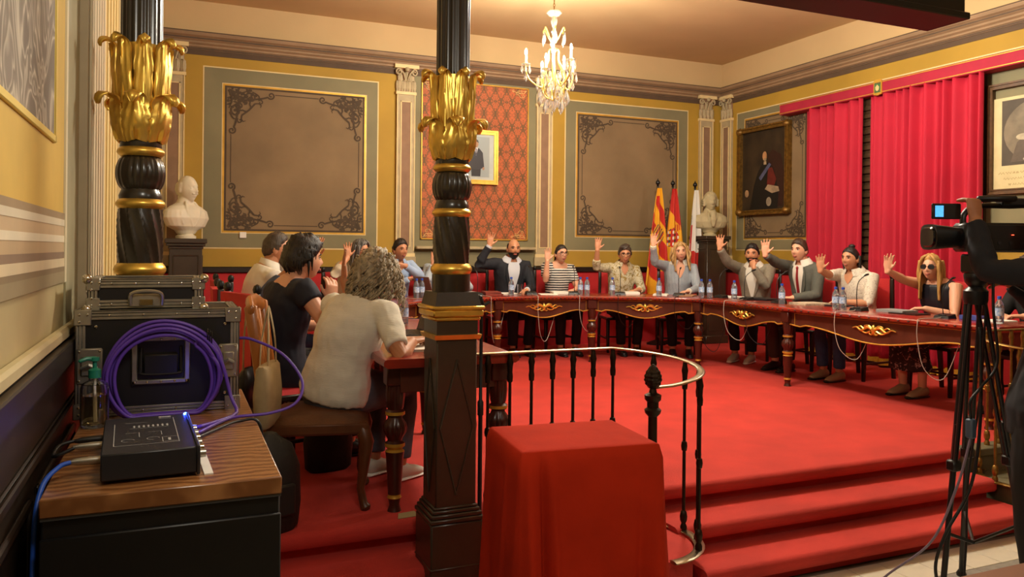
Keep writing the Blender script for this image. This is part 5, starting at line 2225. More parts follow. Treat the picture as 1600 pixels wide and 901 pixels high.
def face(x, y, tx=3.45, ty=5.6):
    return math.atan2(ty - y, tx - x)


PEOPLE = []
# ---- far row, left to right
a = A(-70)
seat_for(1.70, 8.28, a, 'red chair behind the long-haired woman in glasses and beige top')
person('long dark and grey haired woman in glasses and beige top, right hand raised', 1.70, 8.28, a, (1.752, 8.13, 1.595), k=.95, fem=1, hair=('long', H_SALT), brow=H_DARK, skin='mid', top=C_BEIGE, sleeve='roll',
       bottom=C_BLACK, shoes=S_DARK, eyewear='clear', R=up_hand((1.60, 8.02, 1.53), (1.40, 8.15, 1.2), (0.0, 0, 1), (.1, -1, 0)), neck='open', head_yaw=.35, head_pitch=-.1)
a = A(-75)
seat_for(2.28, 8.72, a, 'red chair behind the dark-haired man in light blue shirt')
person('dark-haired man in light blue shirt leaning on his folded arms', 2.28, 8.72, a, (2.301, 8.58, 1.61), k=.98, hair=('short', H_DARK), skin='mid', top=C_BLUESH, sleeve='long', neck='collar',
       bottom=C_DENIM, shoes=S_DARK, R=dict(w=(2.36, 8.38, 1.30), e=(2.0, 8.5, 1.0), d=(1, -.1, .1), n=(0, -.3, -1), pose='rest'),
       L=dict(w=(2.30, 8.38, 1.44), e=(2.65, 8.4, 1.2), d=(-1, .0, -.05), n=(0, -1, -.4), pose='rest'), head_pitch=-.05)
a = A(-85)
seat_for(2.86, 8.90, a, 'red chair behind the council member hidden by the near column')
person('pale blue shirted person mostly hidden behind the near column, hand raised', 2.86, 8.90, a, (2.90, 8.78, 1.56), k=.95, hair=('short', H_BROWN), skin='mid', top=C_PALEB, sleeve='long', neck='collar',
       bottom=C_BLACK, shoes=S_DARK, R=up_hand((2.705, 8.66, 1.455), (2.62, 8.7, 1.2), (.1, 0, 1), (.2, -1, 0)), L=dict(w=(3.07, 8.52, 1.19), e=(3.25, 8.75, 1.1), d=(-.9, -.3, 0), n=(0, 0, -1), pose='rest'))
a = A(-92)
seat_for(3.76, 8.92, a, 'red chair behind the bearded man in the dark blazer')
person('balding bearded man in dark blazer and open white shirt, right hand raised', 3.76, 8.92, a, (3.748, 8.76, 1.635), k=1.0, bw=1.08, hair=('bald', H_BLACK), beard=H_BLACK, brow=H_BLACK, skin='mid', jacket=C_NAVYB, shirt=C_WHSH, sleeve='long',
       bottom=C_BLACK, shoes=S_DARK, R=up_hand((3.40, 8.67, 1.667), (3.10, 8.72, 1.36), (.12, -.1, 1), (-.2, -1, 0)), cuffs=C_WHSH, neck='crew', head_yaw=-.1, head_pitch=-.06)
a = A(-95)
seat_for(4.35, 8.80, a, 'red chair behind the woman in the striped shirt')
person('dark-haired woman in glasses and black and white striped top, hand raised', 4.35, 8.80, a, (4.33, 8.64, 1.578), k=.93, bw=.93, fem=1, hair=('tied', H_DARK), skin='light', top=C_STRIPE, sleeve='short', neck='wide',
       bottom=C_BLACK, shoes=S_DARK, eyewear='clear', R=up_hand((4.075, 8.50, 1.50), (4.02, 8.45, 1.1), (.05, 0, 1), (-.2, -1, 0)), head_yaw=.1)
a = A(-105)
seat_for(5.12, 8.56, a, 'red chair behind the woman in the leafy print blouse')
person('short-haired woman in glasses and leafy print blouse, hand raised', 5.12, 8.56, a, (5.085, 8.40, 1.578), k=.94, fem=1, hair=('sweep', H_GREYB), brow=H_BROWN, skin='mid', top=C_PRINT, sleeve='roll', neck='open',
       bottom=C_BLACK, shoes=S_DARK, eyewear='clear', R=up_hand((4.66, 8.33, 1.635), (4.40, 8.35, 1.30), (.1, 0, 1), (-.3, -1, 0)), head_yaw=-.15, head_pitch=-.08)
a = A(-118)
seat_for(5.71, 8.19, a, 'red chair behind the blonde woman in the grey striped shirt')
person('blonde woman in grey striped shirt with white collar, hand raised', 5.71, 8.19, a, (5.655, 8.05, 1.615), k=.95, fem=1, hair=('wavy', H_BLOND2), brow=H_BROWN, skin='light', top=C_BSTR, sleeve='long', neck='v', collar=C_WHITE, cuffs=C_WHITE,
       bottom=C_BLACK, shoes=S_DARK, R=up_hand((5.22, 7.98, 1.685), (5.0, 8.0, 1.3), (.05, 0, 1), (-.4, -1, 0)), head_roll=.12)
# ---- right arm
a = A(-150)
seat_for(6.28, 7.42, a, 'red chair behind the man with his hand at his chin')
person('dark-bearded man in grey linen jacket, one hand raised and one at his chin', 6.28, 7.42, a, (6.15, 7.34, 1.60), k=.97, hair=('short', H_BLACK), beard=H_BLACK, skin='mid', jacket=C_GREYJ, shirt=C_WHITE, sleeve='long',
       bottom=C_BLACK, shoes=S_WHITE, R=up_hand((5.72, 7.38, 1.665), (5.60, 7.3, 1.0), (.05, 0, 1), (-.6, -.8, 0)),
       L=dict(w=(6.03, 7.17, 1.455), e=(6.0, 6.95, 1.0), d=(.2, .5, .75), n=(.8, .3, 0), pose='fist'), head_yaw=.2, head_pitch=-.05)
a = A(-172)
seat_for(6.30, 6.62, a, 'red chair behind the man in the red tie')
person('short-haired man in grey suit and red tie, hand raised', 6.30, 6.62, a, (6.16, 6.60, 1.645), k=1.0, hair=('short', H_BROWN), skin='light', jacket=C_GREYS, shirt=C_WHITE, tie=C_TIE, sleeve='long',
       bottom=C_BROWNT, shoes=S_DARK, R=up_hand((5.69, 6.62, 1.61), (5.62, 6.6, 1.0), (.03, 0, 1), (-.6, -.8, 0)), head_yaw=.15)
a = A(-175)
seat_for(6.32, 5.94, a, 'red chair behind the woman with the top knot')
person('woman with dark top knot and white embroidered blouse, hand raised', 6.32, 5.94, a, (6.18, 5.92, 1.565), k=.96, bw=1.12, fem=1, hair=('topbun', H_BLACK), skin='mid', top=C_DOTS, sleeve='elbow', neck='open',
       bottom=C_DENIM, shoes=S_TAN, R=up_hand((5.74, 5.89, 1.46), (5.68, 5.85, 1.0), (.0, 0, 1), (-.6, -.8, 0)), head_yaw=.12)
a = A(-178)
seat_for(6.36, 5.02, a, 'red chair behind the blonde woman in sunglasses')
person('blonde woman in sunglasses and navy sleeveless dress, hand raised with fingers pinched', 6.36, 5.02, a, (6.20, 5.02, 1.50), k=.94, bw=1.04, fem=1, hair=('long', H_BLOND), brow=H_BROWN, skin='light', top=C_NAVY, sleeve='none', neck='crew',
       bottom=C_FLOR, skirt=.65, shoes=S_TAN, eyewear='sun', R=up_hand((5.69, 5.12, 1.50), (5.70, 5.0, 1.1), (.1, 0, 1), (-.6, -.8, 0), 'wave'), head_yaw=.30)
a = A(-178)
seat_for(6.38, 4.18, a, 'red chair nearest the brass railing on the right arm of the table')
person('person in dark top half hidden behind the tripod, hands on the table', 6.40, 4.18, a, (6.26, 4.16, 1.50), k=.94, fem=1, hair=('bob', H_BROWN), skin='light', top=C_BLACK, sleeve='elbow', neck='crew',
       bottom=C_BLACK, shoes=S_DARK)
# ---- left arm
a = A(12)
seat_for(.55, 6.30, a, 'red chair of the grey-haired man in the white shirt')
person('short grey-brown haired man in white shirt seen from behind, hand raised', .56, 6.30, a, (.715, 6.28, 1.61), k=1.0, hair=('short', H_GREYB), skin='mid', top=C_WHITE, sleeve='roll', neck='collar',
       bottom=C_DENIM, shoes=S_DARK, L=dict(w=(1.07, 6.03, 1.57), e=(1.05, 6.3, 1.2), d=(.15, 0, 1), n=(.8, .3, 0), pose='open'), head_yaw=-.35)
a = A(0)
seat_for(.48, 5.26, a, 'red chair of the person in slate blue')
person('person in slate blue top mostly hidden behind the dark-haired woman', .50, 5.26, a, (.74, 5.30, 1.53), k=.95, hair=('short', H_DARK), skin='mid', top=C_BLUED, sleeve='elbow', neck='crew', bottom=C_BLACK, shoes=S_DARK)
a = A(18)
seat_for(.56, 4.72, a, 'red chair of the dark-haired woman in navy')
person('dark bob-haired woman in navy ruffle-sleeved dress turned to the table', .57, 4.72, a, (.68, 4.64, 1.555), k=.97, bw=1.02, fem=1, hair=('pixie', H_DARK), skin='light', top=C_NAVYD, sleeve='cap', neck='wide',
       bottom=C_NAVYD, shoes=S_DARK, R=dict(w=(.815, 4.55, 1.325), e=(.98, 4.35, 1.0), d=(.1, .1, 1), n=(-.3, .9, 0), pose='rest'),
       near=True, head_yaw=-.1)
a = A(32)
p4 = person('grey curly-haired woman in cream knit top leaning forward over the table', .74, 4.02, a, (.955, 4.05, 1.475), k=.98, bw=1.12, fem=1, hair=('curly', H_CURL), skin='tan', top=C_CREAMK, sleeve='mid', neck='crew', hem=-.05,
            bottom=C_DENIMG, shoes=S_WHITE, R=dict(w=(1.10, 3.86, 1.155), e=(.90, 3.45, 1.05), d=(.7, .6, .1), n=(0, 0, -1), pose='rest'),
            L=dict(w=(.855, 4.36, 1.455), e=(1.05, 4.5, 1.15), d=(-.05, 0, 1), n=(.9, -.2, 0), pose='open'), near=True, head_yaw=.1)
# ------------------------------------------------------------------ red velvet plinth
vp = empty('draped_plinth', (1.335, 2.57, 0), A(-6), 'plinth covered to the floor by a red velvet cloth', 'plinth')
MB().box(-.24, .24, -.185, .185, 0, .93, 0, .01).build('core', M_WOODB, vp)


def plinth_cloth():
    hx, hy, rc = .255, .20, .035
    N = 480
    per = []
    for i in range(N):
        t = i / N * 4
        s, f = int(t), t - int(t)
        if s == 0:
            p = (-hx + 2 * hx * f, -hy)
        elif s == 1:
            p = (hx, -hy + 2 * hy * f)
        elif s == 2:
            p = (hx - 2 * hx * f, hy)
        else:
            p = (-hx, hy - 2 * hy * f)
        per.append(p)
    mb = MB()
    rows = []
    # top, centre out
    for q in (.02, .3, .6, .85, .96):
        rows.append([(p[0] * q, p[1] * q, .955 - .003 * q * q) for p in per])
    rows.append([(p[0] * .995, p[1] * .995, .948) for p in per])
    for j in range(1, 26):
        d = j / 25
        row = []
        for i, p in enumerate(per):
            t = i / N * 4
            c_ = t - round(t)                       # distance along the side to the nearest corner
            corner = math.exp(-(c_ / .10) ** 2)
            # one pleat near the front left corner, soft swags along the sides
            fold = .020 * math.sin(t * 5.3 + .7) * d + .012 * math.sin(t * 13 + 2) * d * d
            pleat = .070 * math.exp(-((t - .05 - .04 * d) / .040) ** 2) * d ** .5 - .055 * math.exp(-((t - .14 - .05 * d) / .022) ** 2) * d ** .5 + .045 * math.exp(-((t - .20 - .08 * d) / .035) ** 2) * d ** .7
            pleat += .05 * math.exp(-((t - .95) / .04) ** 2) * d - .04 * math.exp(-((t - .86) / .035) ** 2) * d + .03 * math.exp(-((t - 3.7) / .05) ** 2) * d + .03 * math.exp(-((t - .55) / .08) ** 2) * d
            out = .012 + .05 * d ** 1.5 * corner + .018 * d + fold * .9 + pleat * .9
            l = math.hypot(p[0] / hx, p[1] / hy)
            nx, ny = ((0, -1), (1, 0), (0, 1), (-1, 0))[int(t) % 4]
            # blend normals at corners
            k = max(0, 1 - abs(c_) / .12)
            dx, dy = p[0] / math.hypot(*p), p[1] / math.hypot(*p)
            nx, ny = nx * (1 - k * .5) + dx * k * .5, ny * (1 - k * .5) + dy * k * .5
            row.append((p[0] + nx * out, p[1] + ny * out, .945 * (1 - d) + .004 - .010 * (1 - d) * corner))
        rows.append(row)
    vs_ = [p for r in rows for p in r]
    fs_ = [(j * N + i, j * N + (i + 1) % N, (j + 1) * N + (i + 1) % N, (j + 1) * N + i) for j in range(len(rows) - 1) for i in range(N)]
    fs_.append(tuple(range(N))[::-1])
    mb.add(vs_, fs_)
    return mb


plinth_cloth().build('velvet_cloth', M_VELV, vp, sharp=180)

# ------------------------------------------------------------------ sound cabinet by the left wall
CT = 1.095
m_lam = mat('walnut_laminate', '7A4E28', .3, coat=.3)
ntl = m_lam.node_tree
tcl, wvl, mpl, rpl = (ntl.nodes.new(t) for t in ('ShaderNodeTexCoord', 'ShaderNodeTexWave', 'ShaderNodeMapping', 'ShaderNodeValToRGB'))
mpl.inputs['Scale'].default_value = (1, 1, 1)
wvl.bands_direction = 'Y'
wvl.inputs['Scale'].default_value = 9
wvl.inputs['Detail'].default_value = 3
wvl.inputs['Detail Scale'].default_value = .8
wvl.inputs['Distortion'].default_value = 9
ntl.links.new(tcl.outputs['Object'], mpl.inputs[0])
ntl.links.new(mpl.outputs[0], wvl.inputs['Vector'])
ntl.links.new(wvl.outputs[0], rpl.inputs[0])
rpl.color_ramp.elements[0].position, rpl.color_ramp.elements[0].color = .0, (*hexc('754824'), 1)
rpl.color_ramp.elements[1].position, rpl.color_ramp.elements[1].color = 1.0, (*hexc('A27042'), 1)
ntl.links.new(rpl.outputs[0], ntl.nodes['Principled BSDF'].inputs['Base Color'])
cab = empty('equipment_cabinet', (-.015, 2.48, 0), 0, 'tall black equipment cabinet with walnut laminate top', 'cabinet')
MB().box(-.255, .228, 1.90, 3.12, 0, CT - .045, 0, .004).build('carcass', M_BLK, cab, world=True)
MB().box(-.257, .230, 1.893, 1.902, 0, CT - .085, 0, .003).build('front_panel', M_BLK, cab, world=True)
MB().box(-.258, .231, 1.89, 3.12, CT - .040, CT, 0, .003).build('top', m_lam, cab, world=True)
MB().box(-.256, .2295, 1.893, 3.12, CT - .046, CT - .040).build('joint', mat('grey_edge', '3A3836', .5), cab, world=True)


def rivet(mb, p, out, r=.005, mi=2):
    mb.lathe([(r, 0), (r * .8, r * .4), (r * .3, r * .6)], 8, (0, 0, 0), mi=mi)
    n = 24
    M = Matrix.Translation(p) @ Vector((0, 0, 1)).rotation_difference(Vector(out)).to_matrix().to_4x4()
    mb.xf(M, len(mb.v) - n)


def flight_case(x0, x1, y0, y1, z0, z1, label, lid=False):
    root = empty('flight_case', ((x0 + x1) / 2, (y0 + y1) / 2, z0), 0, label, 'flight case', 'flight cases')
    MB().box(x0 + .006, x1 - .006, y0 + .006, y1 - .006, z0 + .004, z1 - .004).build('body', M_BLK, root, world=True)
    e = .03
    # aluminium edge extrusions with grooves
    for (ax, a0, a1, p, q) in ([('x', x0, x1, y, z) for y in (y0, y1) for z in (z0, z1)] + [('y', y0, y1, x, z) for x in (x0, x1) for z in (z0, z1)] + [('z', z0, z1, x, y) for x in (x0, x1) for y in (y0, y1)]):
        mb = MB()
        sg = lambda v, lo: e if v == lo else -e
        if ax == 'x':
            for k in range(3):
                d0, d1 = k * e / 3, (k + 1) * e / 3 - .0015
                s1, s2 = (1 if p == y0 else -1), (1 if q == z0 else -1)
                mb.box(a0, a1, *sorted((p, p + s1 * .004)), *sorted((q + s2 * d0, q + s2 * d1)), 0, .001)
                mb.box(a0, a1, *sorted((p + s1 * d0, p + s1 * d1)), *sorted((q, q + s2 * .004)), 0, .001)
        elif ax == 'y':
            for k in range(3):
                d0, d1 = k * e / 3, (k + 1) * e / 3 - .0015
                s1, s2 = (1 if p == x0 else -1), (1 if q == z0 else -1)
                mb.box(*sorted((p, p + s1 * .004)), a0, a1, *sorted((q + s2 * d0, q + s2 * d1)), 0, .001)
                mb.box(*sorted((p + s1 * d0, p + s1 * d1)), a0, a1, *sorted((q, q + s2 * .004)), 0, .001)
        else:
            for k in range(3):
                d0, d1 = k * e / 3, (k + 1) * e / 3 - .0015
                s1, s2 = (1 if p == x0 else -1), (1 if q == y0 else -1)
                mb.box(*sorted((p, p + s1 * .004)), *sorted((q + s2 * d0, q + s2 * d1)), a0, a1, 0, .001)
                mb.box(*sorted((p + s1 * d0, p + s1 * d1)), *sorted((q, q + s2 * .004)), a0, a1, 0, .001)
        mb.build('edge_trim', M_ALU, root, world=True)
    for x in (x0, x1):
        for z in (z0, z1):
            mb = MB()
            s1, s2 = (1 if x == x0 else -1), (1 if z == z0 else -1)
            w_ = .045 if not lid else .036
            mb.box(*sorted((x - s1 * .003, x + s1 * w_)), y0 - .005, y0 + .004, *sorted((z - s2 * .003, z + s2 * w_)), 0, .002)
            mb.box(*sorted((x - s1 * .004, x + s1 * .002)), y0 - .004, y0 + w_, *sorted((z - s2 * .003, z + s2 * w_)), 0, .002)
            for dx, dz in ((.012, .012), (.034, .012), (.012, .034)):
                rivet(mb, (x + s1 * dx, y0 - .005, z + s2 * dz), (0, -1, 0), .0045, 1)
            if lid:
                blob(mb, (x, y0, z), (.016, .016, .016), 1)
            mb.build('corner_plate', [M_ALU, M_CHROME], root, world=True)
    mb = MB()
    for k in range(4):
        rivet(mb, (x0 + (x1 - x0) * (.2 + .2 * k), y0 - .001, z1 - .015), (0, -1, 0), .004, 0)
        rivet(mb, (x0 + (x1 - x0) * (.2 + .2 * k), y0 - .001, z0 + .015), (0, -1, 0), .004, 0)
    mb.build('rivets', M_CHROME, root, world=True)['kind'] = 'stuff'
    return root


fc = flight_case(-.282, .195, 2.74, 3.09, CT, 1.425, 'large black and aluminium flight case standing on the cabinet')
# recessed handle
q = MB()
for a in ((-.125, .045, 1.325, 1.34), (-.125, .045, 1.19, 1.205), (-.125, -.108, 1.19, 1.34), (.028, .045, 1.19, 1.34)):
    q.box(a[0], a[1], 2.733, 2.746, a[2], a[3], 0, .003)
for x in (-.115, -.08, -.04, 0, .035):
    for z in (1.332, 1.198):
        rivet(q, (x, 2.733, z), (0, -1, 0), .004, 1)
q.box(-.108, .028, 2.744, 2.748, 1.205, 1.325, 2)
q.build('handle_dish', [M_ALU, M_CHROME, M_BLKP], fc, world=True)
q = MB()
q.tube(cat_rom([(-.098, 2.738, 1.305), (-.098, 2.730, 1.24), (-.090, 2.728, 1.224), (.010, 2.728, 1.224), (.018, 2.730, 1.24), (.018, 2.738, 1.305)], 4), .005, 8)
q.box(-.09, .01, 2.724, 2.735, 1.218, 1.285, 0, .004)
q.build('handle', mat('black_rubber', '141312', .35), fc, world=True)
for x0, x1 in ((-.277, -.205), (.13, .19)):
    q = MB()
    q.box(x0, x1, 2.733, 2.742, 1.20, 1.31, 0, .004)
    q.box(x0 + .012, x1 - .012, 2.726, 2.735, 1.225, 1.285, 0, .004)
    q.tube([(x0 + .015, 2.722, 1.25), ((x0 + x1) / 2, 2.716, 1.26), (x1 - .015, 2.722, 1.25)], .006, 8)
    for dx in (.008, x1 - x0 - .008):
        for z in (1.21, 1.30):
            rivet(q, (x0 + dx, 2.733, z), (0, -1, 0), .004, 1)
    q.build('butterfly_latch', [M_ALU, M_CHROME], fc, world=True)
q = MB()
q.lathe([(.016, 0), (.016, .004), (.006, .006)], 14)
for p in ((-.225, 1.375), (.15, 1.375), (-.225, 1.15), (.15, 1.15)):
    m4 = MB()
    rivet(m4, (p[0], 2.744, p[1]), (0, -1, 0), .006, 0)
    m4.build('bolt', M_CHROME, fc, world=True)
sc_ = flight_case(-.252, .085, 2.765, 3.08, 1.427, 1.522, 'small flat flight case lying on top of the larger case', lid=True)
q = MB()
q.box(-.135, -.035, 2.758, 2.768, 1.432, 1.475, 0, .004)
q.tube(cat_rom([(-.130, 2.757, 1.44), (-.128, 2.748, 1.475), (-.085, 2.746, 1.484), (-.042, 2.748, 1.475), (-.040, 2.757, 1.44)], 4), .006, 8)
q.box(-.105, -.065, 2.752, 2.76, 1.437, 1.458, 1, .002)
q.build('latch_handle', [M_ALU, M_CHROME], sc_, world=True)

# small sound mixer
M_MIX = mat('charcoal_metal_case', '1B1C20', .45, var=.1, vscale=30)
M_PRINT = mat('white_screen_print', 'A8A8A4', .6)
mxr = empty('audio_interface', (-.06, 2.16, CT), A(3), 'charcoal audio unit with side knobs and blue light on the cabinet top', 'audio unit')
MB().box(-.10, .10, -.20, .20, .008, .068, 0, .003).build('case', M_MIX, mxr)
MB().box(.098, .106, -.205, .205, .004, .072, 0, .002).build('face_plate', M_MIX, mxr)
q = MB()
O3 = (0, 0, .0685)
for pts in ([(-.075, -.13), (-.075, .12)], [(-.075, -.13), (.065, -.13)], [(.065, -.13), (.065, .16)], [(-.05, .12), (.0, .12)], [(.03, -.12), (.065, -.12)], [(.03, -.12), (.03, -.07)], [(.03, -.07), (.065, -.07)],
            [(-.04, .05), (.05, .05)], [(-.05, .0), (-.02, .0), (-.02, -.05)], [(.0, .0), (.03, .0), (.03, -.04)]):
    q.ribbon(pts, .0016, O3, (1, 0, 0), (0, 1, 0), (0, 0, .0003))
for k in range(8):
    q.ribbon([(-.03 + k * .011, .06), (-.03 + k * .011, .085)], .004, O3, (1, 0, 0), (0, 1, 0), (0, 0, .0003))
    q.ribbon([(-.035 + k * .011, .072), (-.027 + k * .011, .072)], .0015, O3, (1, 0, 0), (0, 1, 0), (0, 0, .0004))
for cx, cy in ((-.045, -.08), (.01, -.075)):
    q.ribbon([(cx + .014 * math.cos(t), cy + .014 * math.sin(t)) for t in [i * PI / 6 for i in range(10)]], .0014, O3, (1, 0, 0), (0, 1, 0), (0, 0, .0003))
q.ribbon([(.045, -.108), (.045, -.082)], .006, O3, (1, 0, 0), (0, 1, 0), (0, 0, .0003))
q.ribbon([(.03, .175), (.06, .175)], .012, O3, (1, 0, 0), (0, 1, 0), (0, 0, .0003))
q.ribbon([(.03, .155), (.06, .155)], .003, O3, (1, 0, 0), (0, 1, 0), (0, 0, .0003))
q.build('printed_diagram', M_PRINT, mxr, recalc=False)
for k in range(6):
    q = MB()
    q.lathe([(.011, 0), (.010, .016), (.004, .017)], 14)
    q.xf(Matrix.Translation((.106, -.15 + k * .055, .04)) @ Matrix.Rotation(PI / 2, 4, 'Y'))
    q.build('knob', M_CHROME if k % 2 else M_ALU, mxr)
q = MB()
q.lathe([(.005, 0), (.005, .004), (.002, .006)], 12, (.098, .19, .067))
q.build('power_light', mat('blue_led', '2030FF', .3, emit=(.02, .06, 1), estr=60), mxr)
lamp('blue_led_glow', (.055, 2.37, CT + .085), .12, (.05, .1, 1), .01)
MB().box(.115, .135, -.20, -.02, 0, .003).build('paper_strip', M_WHITE, mxr)
for i, yy in enumerate((.12, .05, -.10)):
    q = MB()
    q.lathe([(.010, 0), (.010, .025), (.0095, .03), (.0085, .05), (.005, .065)], 14)
    q.xf(Matrix.Translation((-.10, yy, .035)) @ Matrix.Rotation(-PI / 2, 4, 'Y'))
    q.build('xlr_plug', M_ALU if i else M_BLKP, mxr)
M_CBLK = mat('black_cable', '0C0C0D', .5)
M_CPUR = mat('purple_cable', '5A38A0', .42)
M_CBLU = mat('blue_cable', '1E4EB0', .45)


def cable(name, pts, r, m, label, n=8, seg=8):
    o = MB().tube(cat_rom(pts, n), r, seg).build(name, m, None, sharp=180)
    tag(o, label, 'cable')
    return o


cable('audio_cable', [(-.225, 2.28, CT + .035), (-.262, 2.26, CT + .03), (-.272, 2.22, CT + .018), (-.262, 2.19, CT + .02), (-.225, 2.195, CT + .035)], .0045, M_CBLK, 'black cable looping between two plugs of the audio unit')
cable('audio_cable', [(-.218, 2.05, CT + .035), (-.24, 2.03, CT + .03), (-.265, 1.98, CT - .0), (-.272, 1.93, CT - .10), (-.270, 1.90, CT - .4)], .0055, M_CBLU, 'blue cable dropping over the near left edge of the cabinet')
rnd = random.Random(5)
pts = []
for l in range(5):
    rr = .170 - .007 * l
    for i in range(22):
        t = 2 * PI * i / 22 + l * .3
        pts.append((-.030 + rr * math.cos(t) + .004 * math.sin(3 * t + l), 2.70 - .012 * (l % 3) - .006 * math.sin(2 * t), max(CT + .008, 1.225 + rr * .98 * math.sin(t) - .004 * l)))
pts += [(.10, 2.69, 1.33), (.14, 2.68, 1.25), (.165, 2.67, 1.15), (.18, 2.62, CT + .01), (.12, 2.52, CT + .008), (.06, 2.40, CT + .02)]
cable('coiled_cable', pts, .0058, M_CPUR, 'purple cable coiled against the front of the big flight case', 3)
cable('network_cable', [(.196, 2.80, 1.32), (.24, 2.78, 1.315), (.33, 2.72, 1.27), (.385, 2.66, 1.19), (.36, 2.60, 1.13), (.28, 2.58, 1.105), (.16, 2.56, CT + .007), (.06, 2.36, CT + .012)], .0048, M_CPUR, 'purple cable arching out past the cabinet edge and back')
cable('power_cable', [(.05, 2.30, CT + .01), (.10, 2.40, CT + .006), (.18, 2.50, CT + .008), (.24, 2.50, CT - .01), (.255, 2.50, CT - .2)], .0045, M_CBLK, 'black cable running off the right edge of the cabinet top')
q = MB()
for k in range(3):
    a0 = [(.095 + .006 * k, 2.69 + .016 * math.cos(t), 1.345 - .004 * k + .02 * math.sin(t)) for t in [2 * PI * i / 10 for i in range(10)]]
    q.tube(a0, .002, 5, closed=True)
tag(q.build('cable_tie', M_BLKP), 'black tie binding the purple coil', 'cable tie')
# dispenser bottle
db = empty('pump_bottle', (-.215, 2.60, CT), 0, 'clear pump bottle with green nozzle half full of gel', 'bottle')
MB().lathe([(.001, .002), (.034, .002), (.038, .01), (.038, .115), (.034, .128), (.016, .138), (.014, .150), (.012, .150), (.014, .136), (.032, .126), (.0355, .113), (.0355, .012), (.001, .006)], 28, caps=False).build('bottle_body', M_GLASS, db)
MB().lathe([(.001, .0065), (.0345, .0125), (.0345, .095), (.001, .095)], 28, caps=False).build('gel', mat('amber_gel', 'D8C890', .05, trans=1, ior=1.36), db)
q = MB().lathe([(.017, .145), (.017, .168), (.010, .172), (.006, .174), (.006, .192), (.012, .194), (.012, .204), (.002, .206)], 18)
q.loft([(0, 0, .20), (-.02, -.008, .202), (-.038, -.015, .196)], [.007, .006, .005], (0, 1, 0), 8)
q.build('green_pump', mat('green_plastic', '1E7A5E', .4), db)
MB().tube([(0, 0, .15), (.002, 0, .02)], .004, 8).build('dip_tube', M_WHITE, db)

# ------------------------------------------------------------------ mic stand by the column
ms = empty('microphone_stand', (1.285, 3.37, .25), 0, 'thin black microphone stand beside the near column', 'stand')
MB().lathe([(.010, .02), (.010, .62), (.014, .62), (.014, .68), (.008, .69), (.008, 1.10)], 12).build('pole', M_BLKP, ms)
q = MB()
for k in range(3):
    a_ = 2 * PI * k / 3 + .5
    q.tube([(0, 0, .06), (.055 * math.cos(a_), .055 * math.sin(a_), .008)], .007, 8)
q.build('base', M_BLKP, ms)
q = MB()
q.loft([(0, 0, 1.08), (.0, 0, 1.12), (-.01, -.01, 1.16)], [.012, .016, .010], seg=10)
q.tube([(-.03, 0, 1.10), (.04, 0, 1.135)], .008, 8)
q.build('clamp', M_BLKP, ms)

# ------------------------------------------------------------------ leather chair of the leaning woman
M_HONEY = mat('honey_wood', 'A8652A', .35, var=.25, vscale=8, stretch=(1, 1, .2), coat=.3)
M_LEATH = mat('brown_leather', '5E3A22', .4, var=.25, vscale=9, bump=.15, bscale=80)
lc = empty('leather_chair', (.66, 4.0, DZ), A(-12) - PI / 2, 'honey wood chair with brown leather seat under the woman in cream', 'chair')
q = MB()
q.grid(lambda s, t: (-.235 + .47 * s, -.22 + .46 * t, .42 + .055 * (math.sin(PI * s) * math.sin(PI * t)) ** .35), 12, 12, thick=(0, 0, -.05))
q.build('seat', M_LEATH, lc)
MB().box(-.24, .24, -.225, .245, .365, .425, 0, .012).build('seat_rail', mat('brown_wood', '5A3218', .4, var=.25, vscale=10), lc)
for sx in (-1, 1):
    MB().loft([(sx * .205, .215, .40), (sx * .222, .235, .33), (sx * .215, .225, .22), (sx * .20, .21, .10), (sx * .205, .225, .03), (sx * .21, .235, .012)], [.034, .036, .026, .019, .020, .026], (1, 0, 0), 12).build('leg', MATS['brown_wood'], lc)
    MB().loft([(sx * .21, -.30, .97), (sx * .21, -.27, .75), (sx * .21, -.225, .45), (sx * .21, -.24, .2), (sx * .21, -.29, 0)], [(.020, .03), (.02, .026), (.022, .026), (.02, .022), (.017, .018)], (1, 0, 0), 10, sq=.6).build('back_post', M_HONEY, lc)
MB().loft([(-.22, -.295, .95), (-.1, -.32, .985), (.1, -.32, .985), (.22, -.295, .95)], [(.02, .035)] * 4, (0, 1, 0), 10).build('top_rail', M_HONEY, lc)
for k in range(3):
    MB().loft([(-.09 + .09 * k, -.30, .94), (-.09 + .09 * k, -.265, .7), (-.09 + .09 * k, -.228, .46)], [(.022, .010)] * 3, (1, 0, 0), 8).build('splat', M_HONEY, lc)
# bags
M_CANV = mat('beige_canvas', 'A8946E', .85, var=.15, vscale=12)
tb = empty('tote_bag', (.40, 3.83, .80), A(70), 'beige canvas tote hanging from the leather chair back', 'bag')
q = MB()
q.loft([(0, 0, .0), (0, 0, .03), (0, 0, .15), (0, 0, .27), (0, 0, .285)], [(.11, .03), (.125, .045), (.13, .05), (.135, .035), (.13, .02)], (1, 0, 0), 20, round_=False, sq=.6)
q.build('bag_body', M_CANV, tb)
for yy in (-.02, .02):
    MB().loft(cat_rom([(-.07, yy, .26), (-.055, yy * .8, .40), (0, 0, .545), (.055, yy * .8, .40), (.07, yy, .26)], 5), [(.003, .012)] * 21, (0, 1, 0), 6, round_=False).build('strap', M_CANV, tb)
bb = empty('backpack', (.385, 3.62, DZ), A(20), 'dark bag on the dais behind the cabinet', 'bag')
MB().loft([(0, 0, .02), (0, 0, .12), (0, 0, .28), (0, 0, .38), (0, 0, .42)], [(.13, .08), (.14, .09), (.135, .085), (.10, .06), (.04, .03)], (1, 0, 0), 20, sq=.7).build('bag_body', mat('black_nylon', '141412', .6, bump=.2, bscale=60), bb)
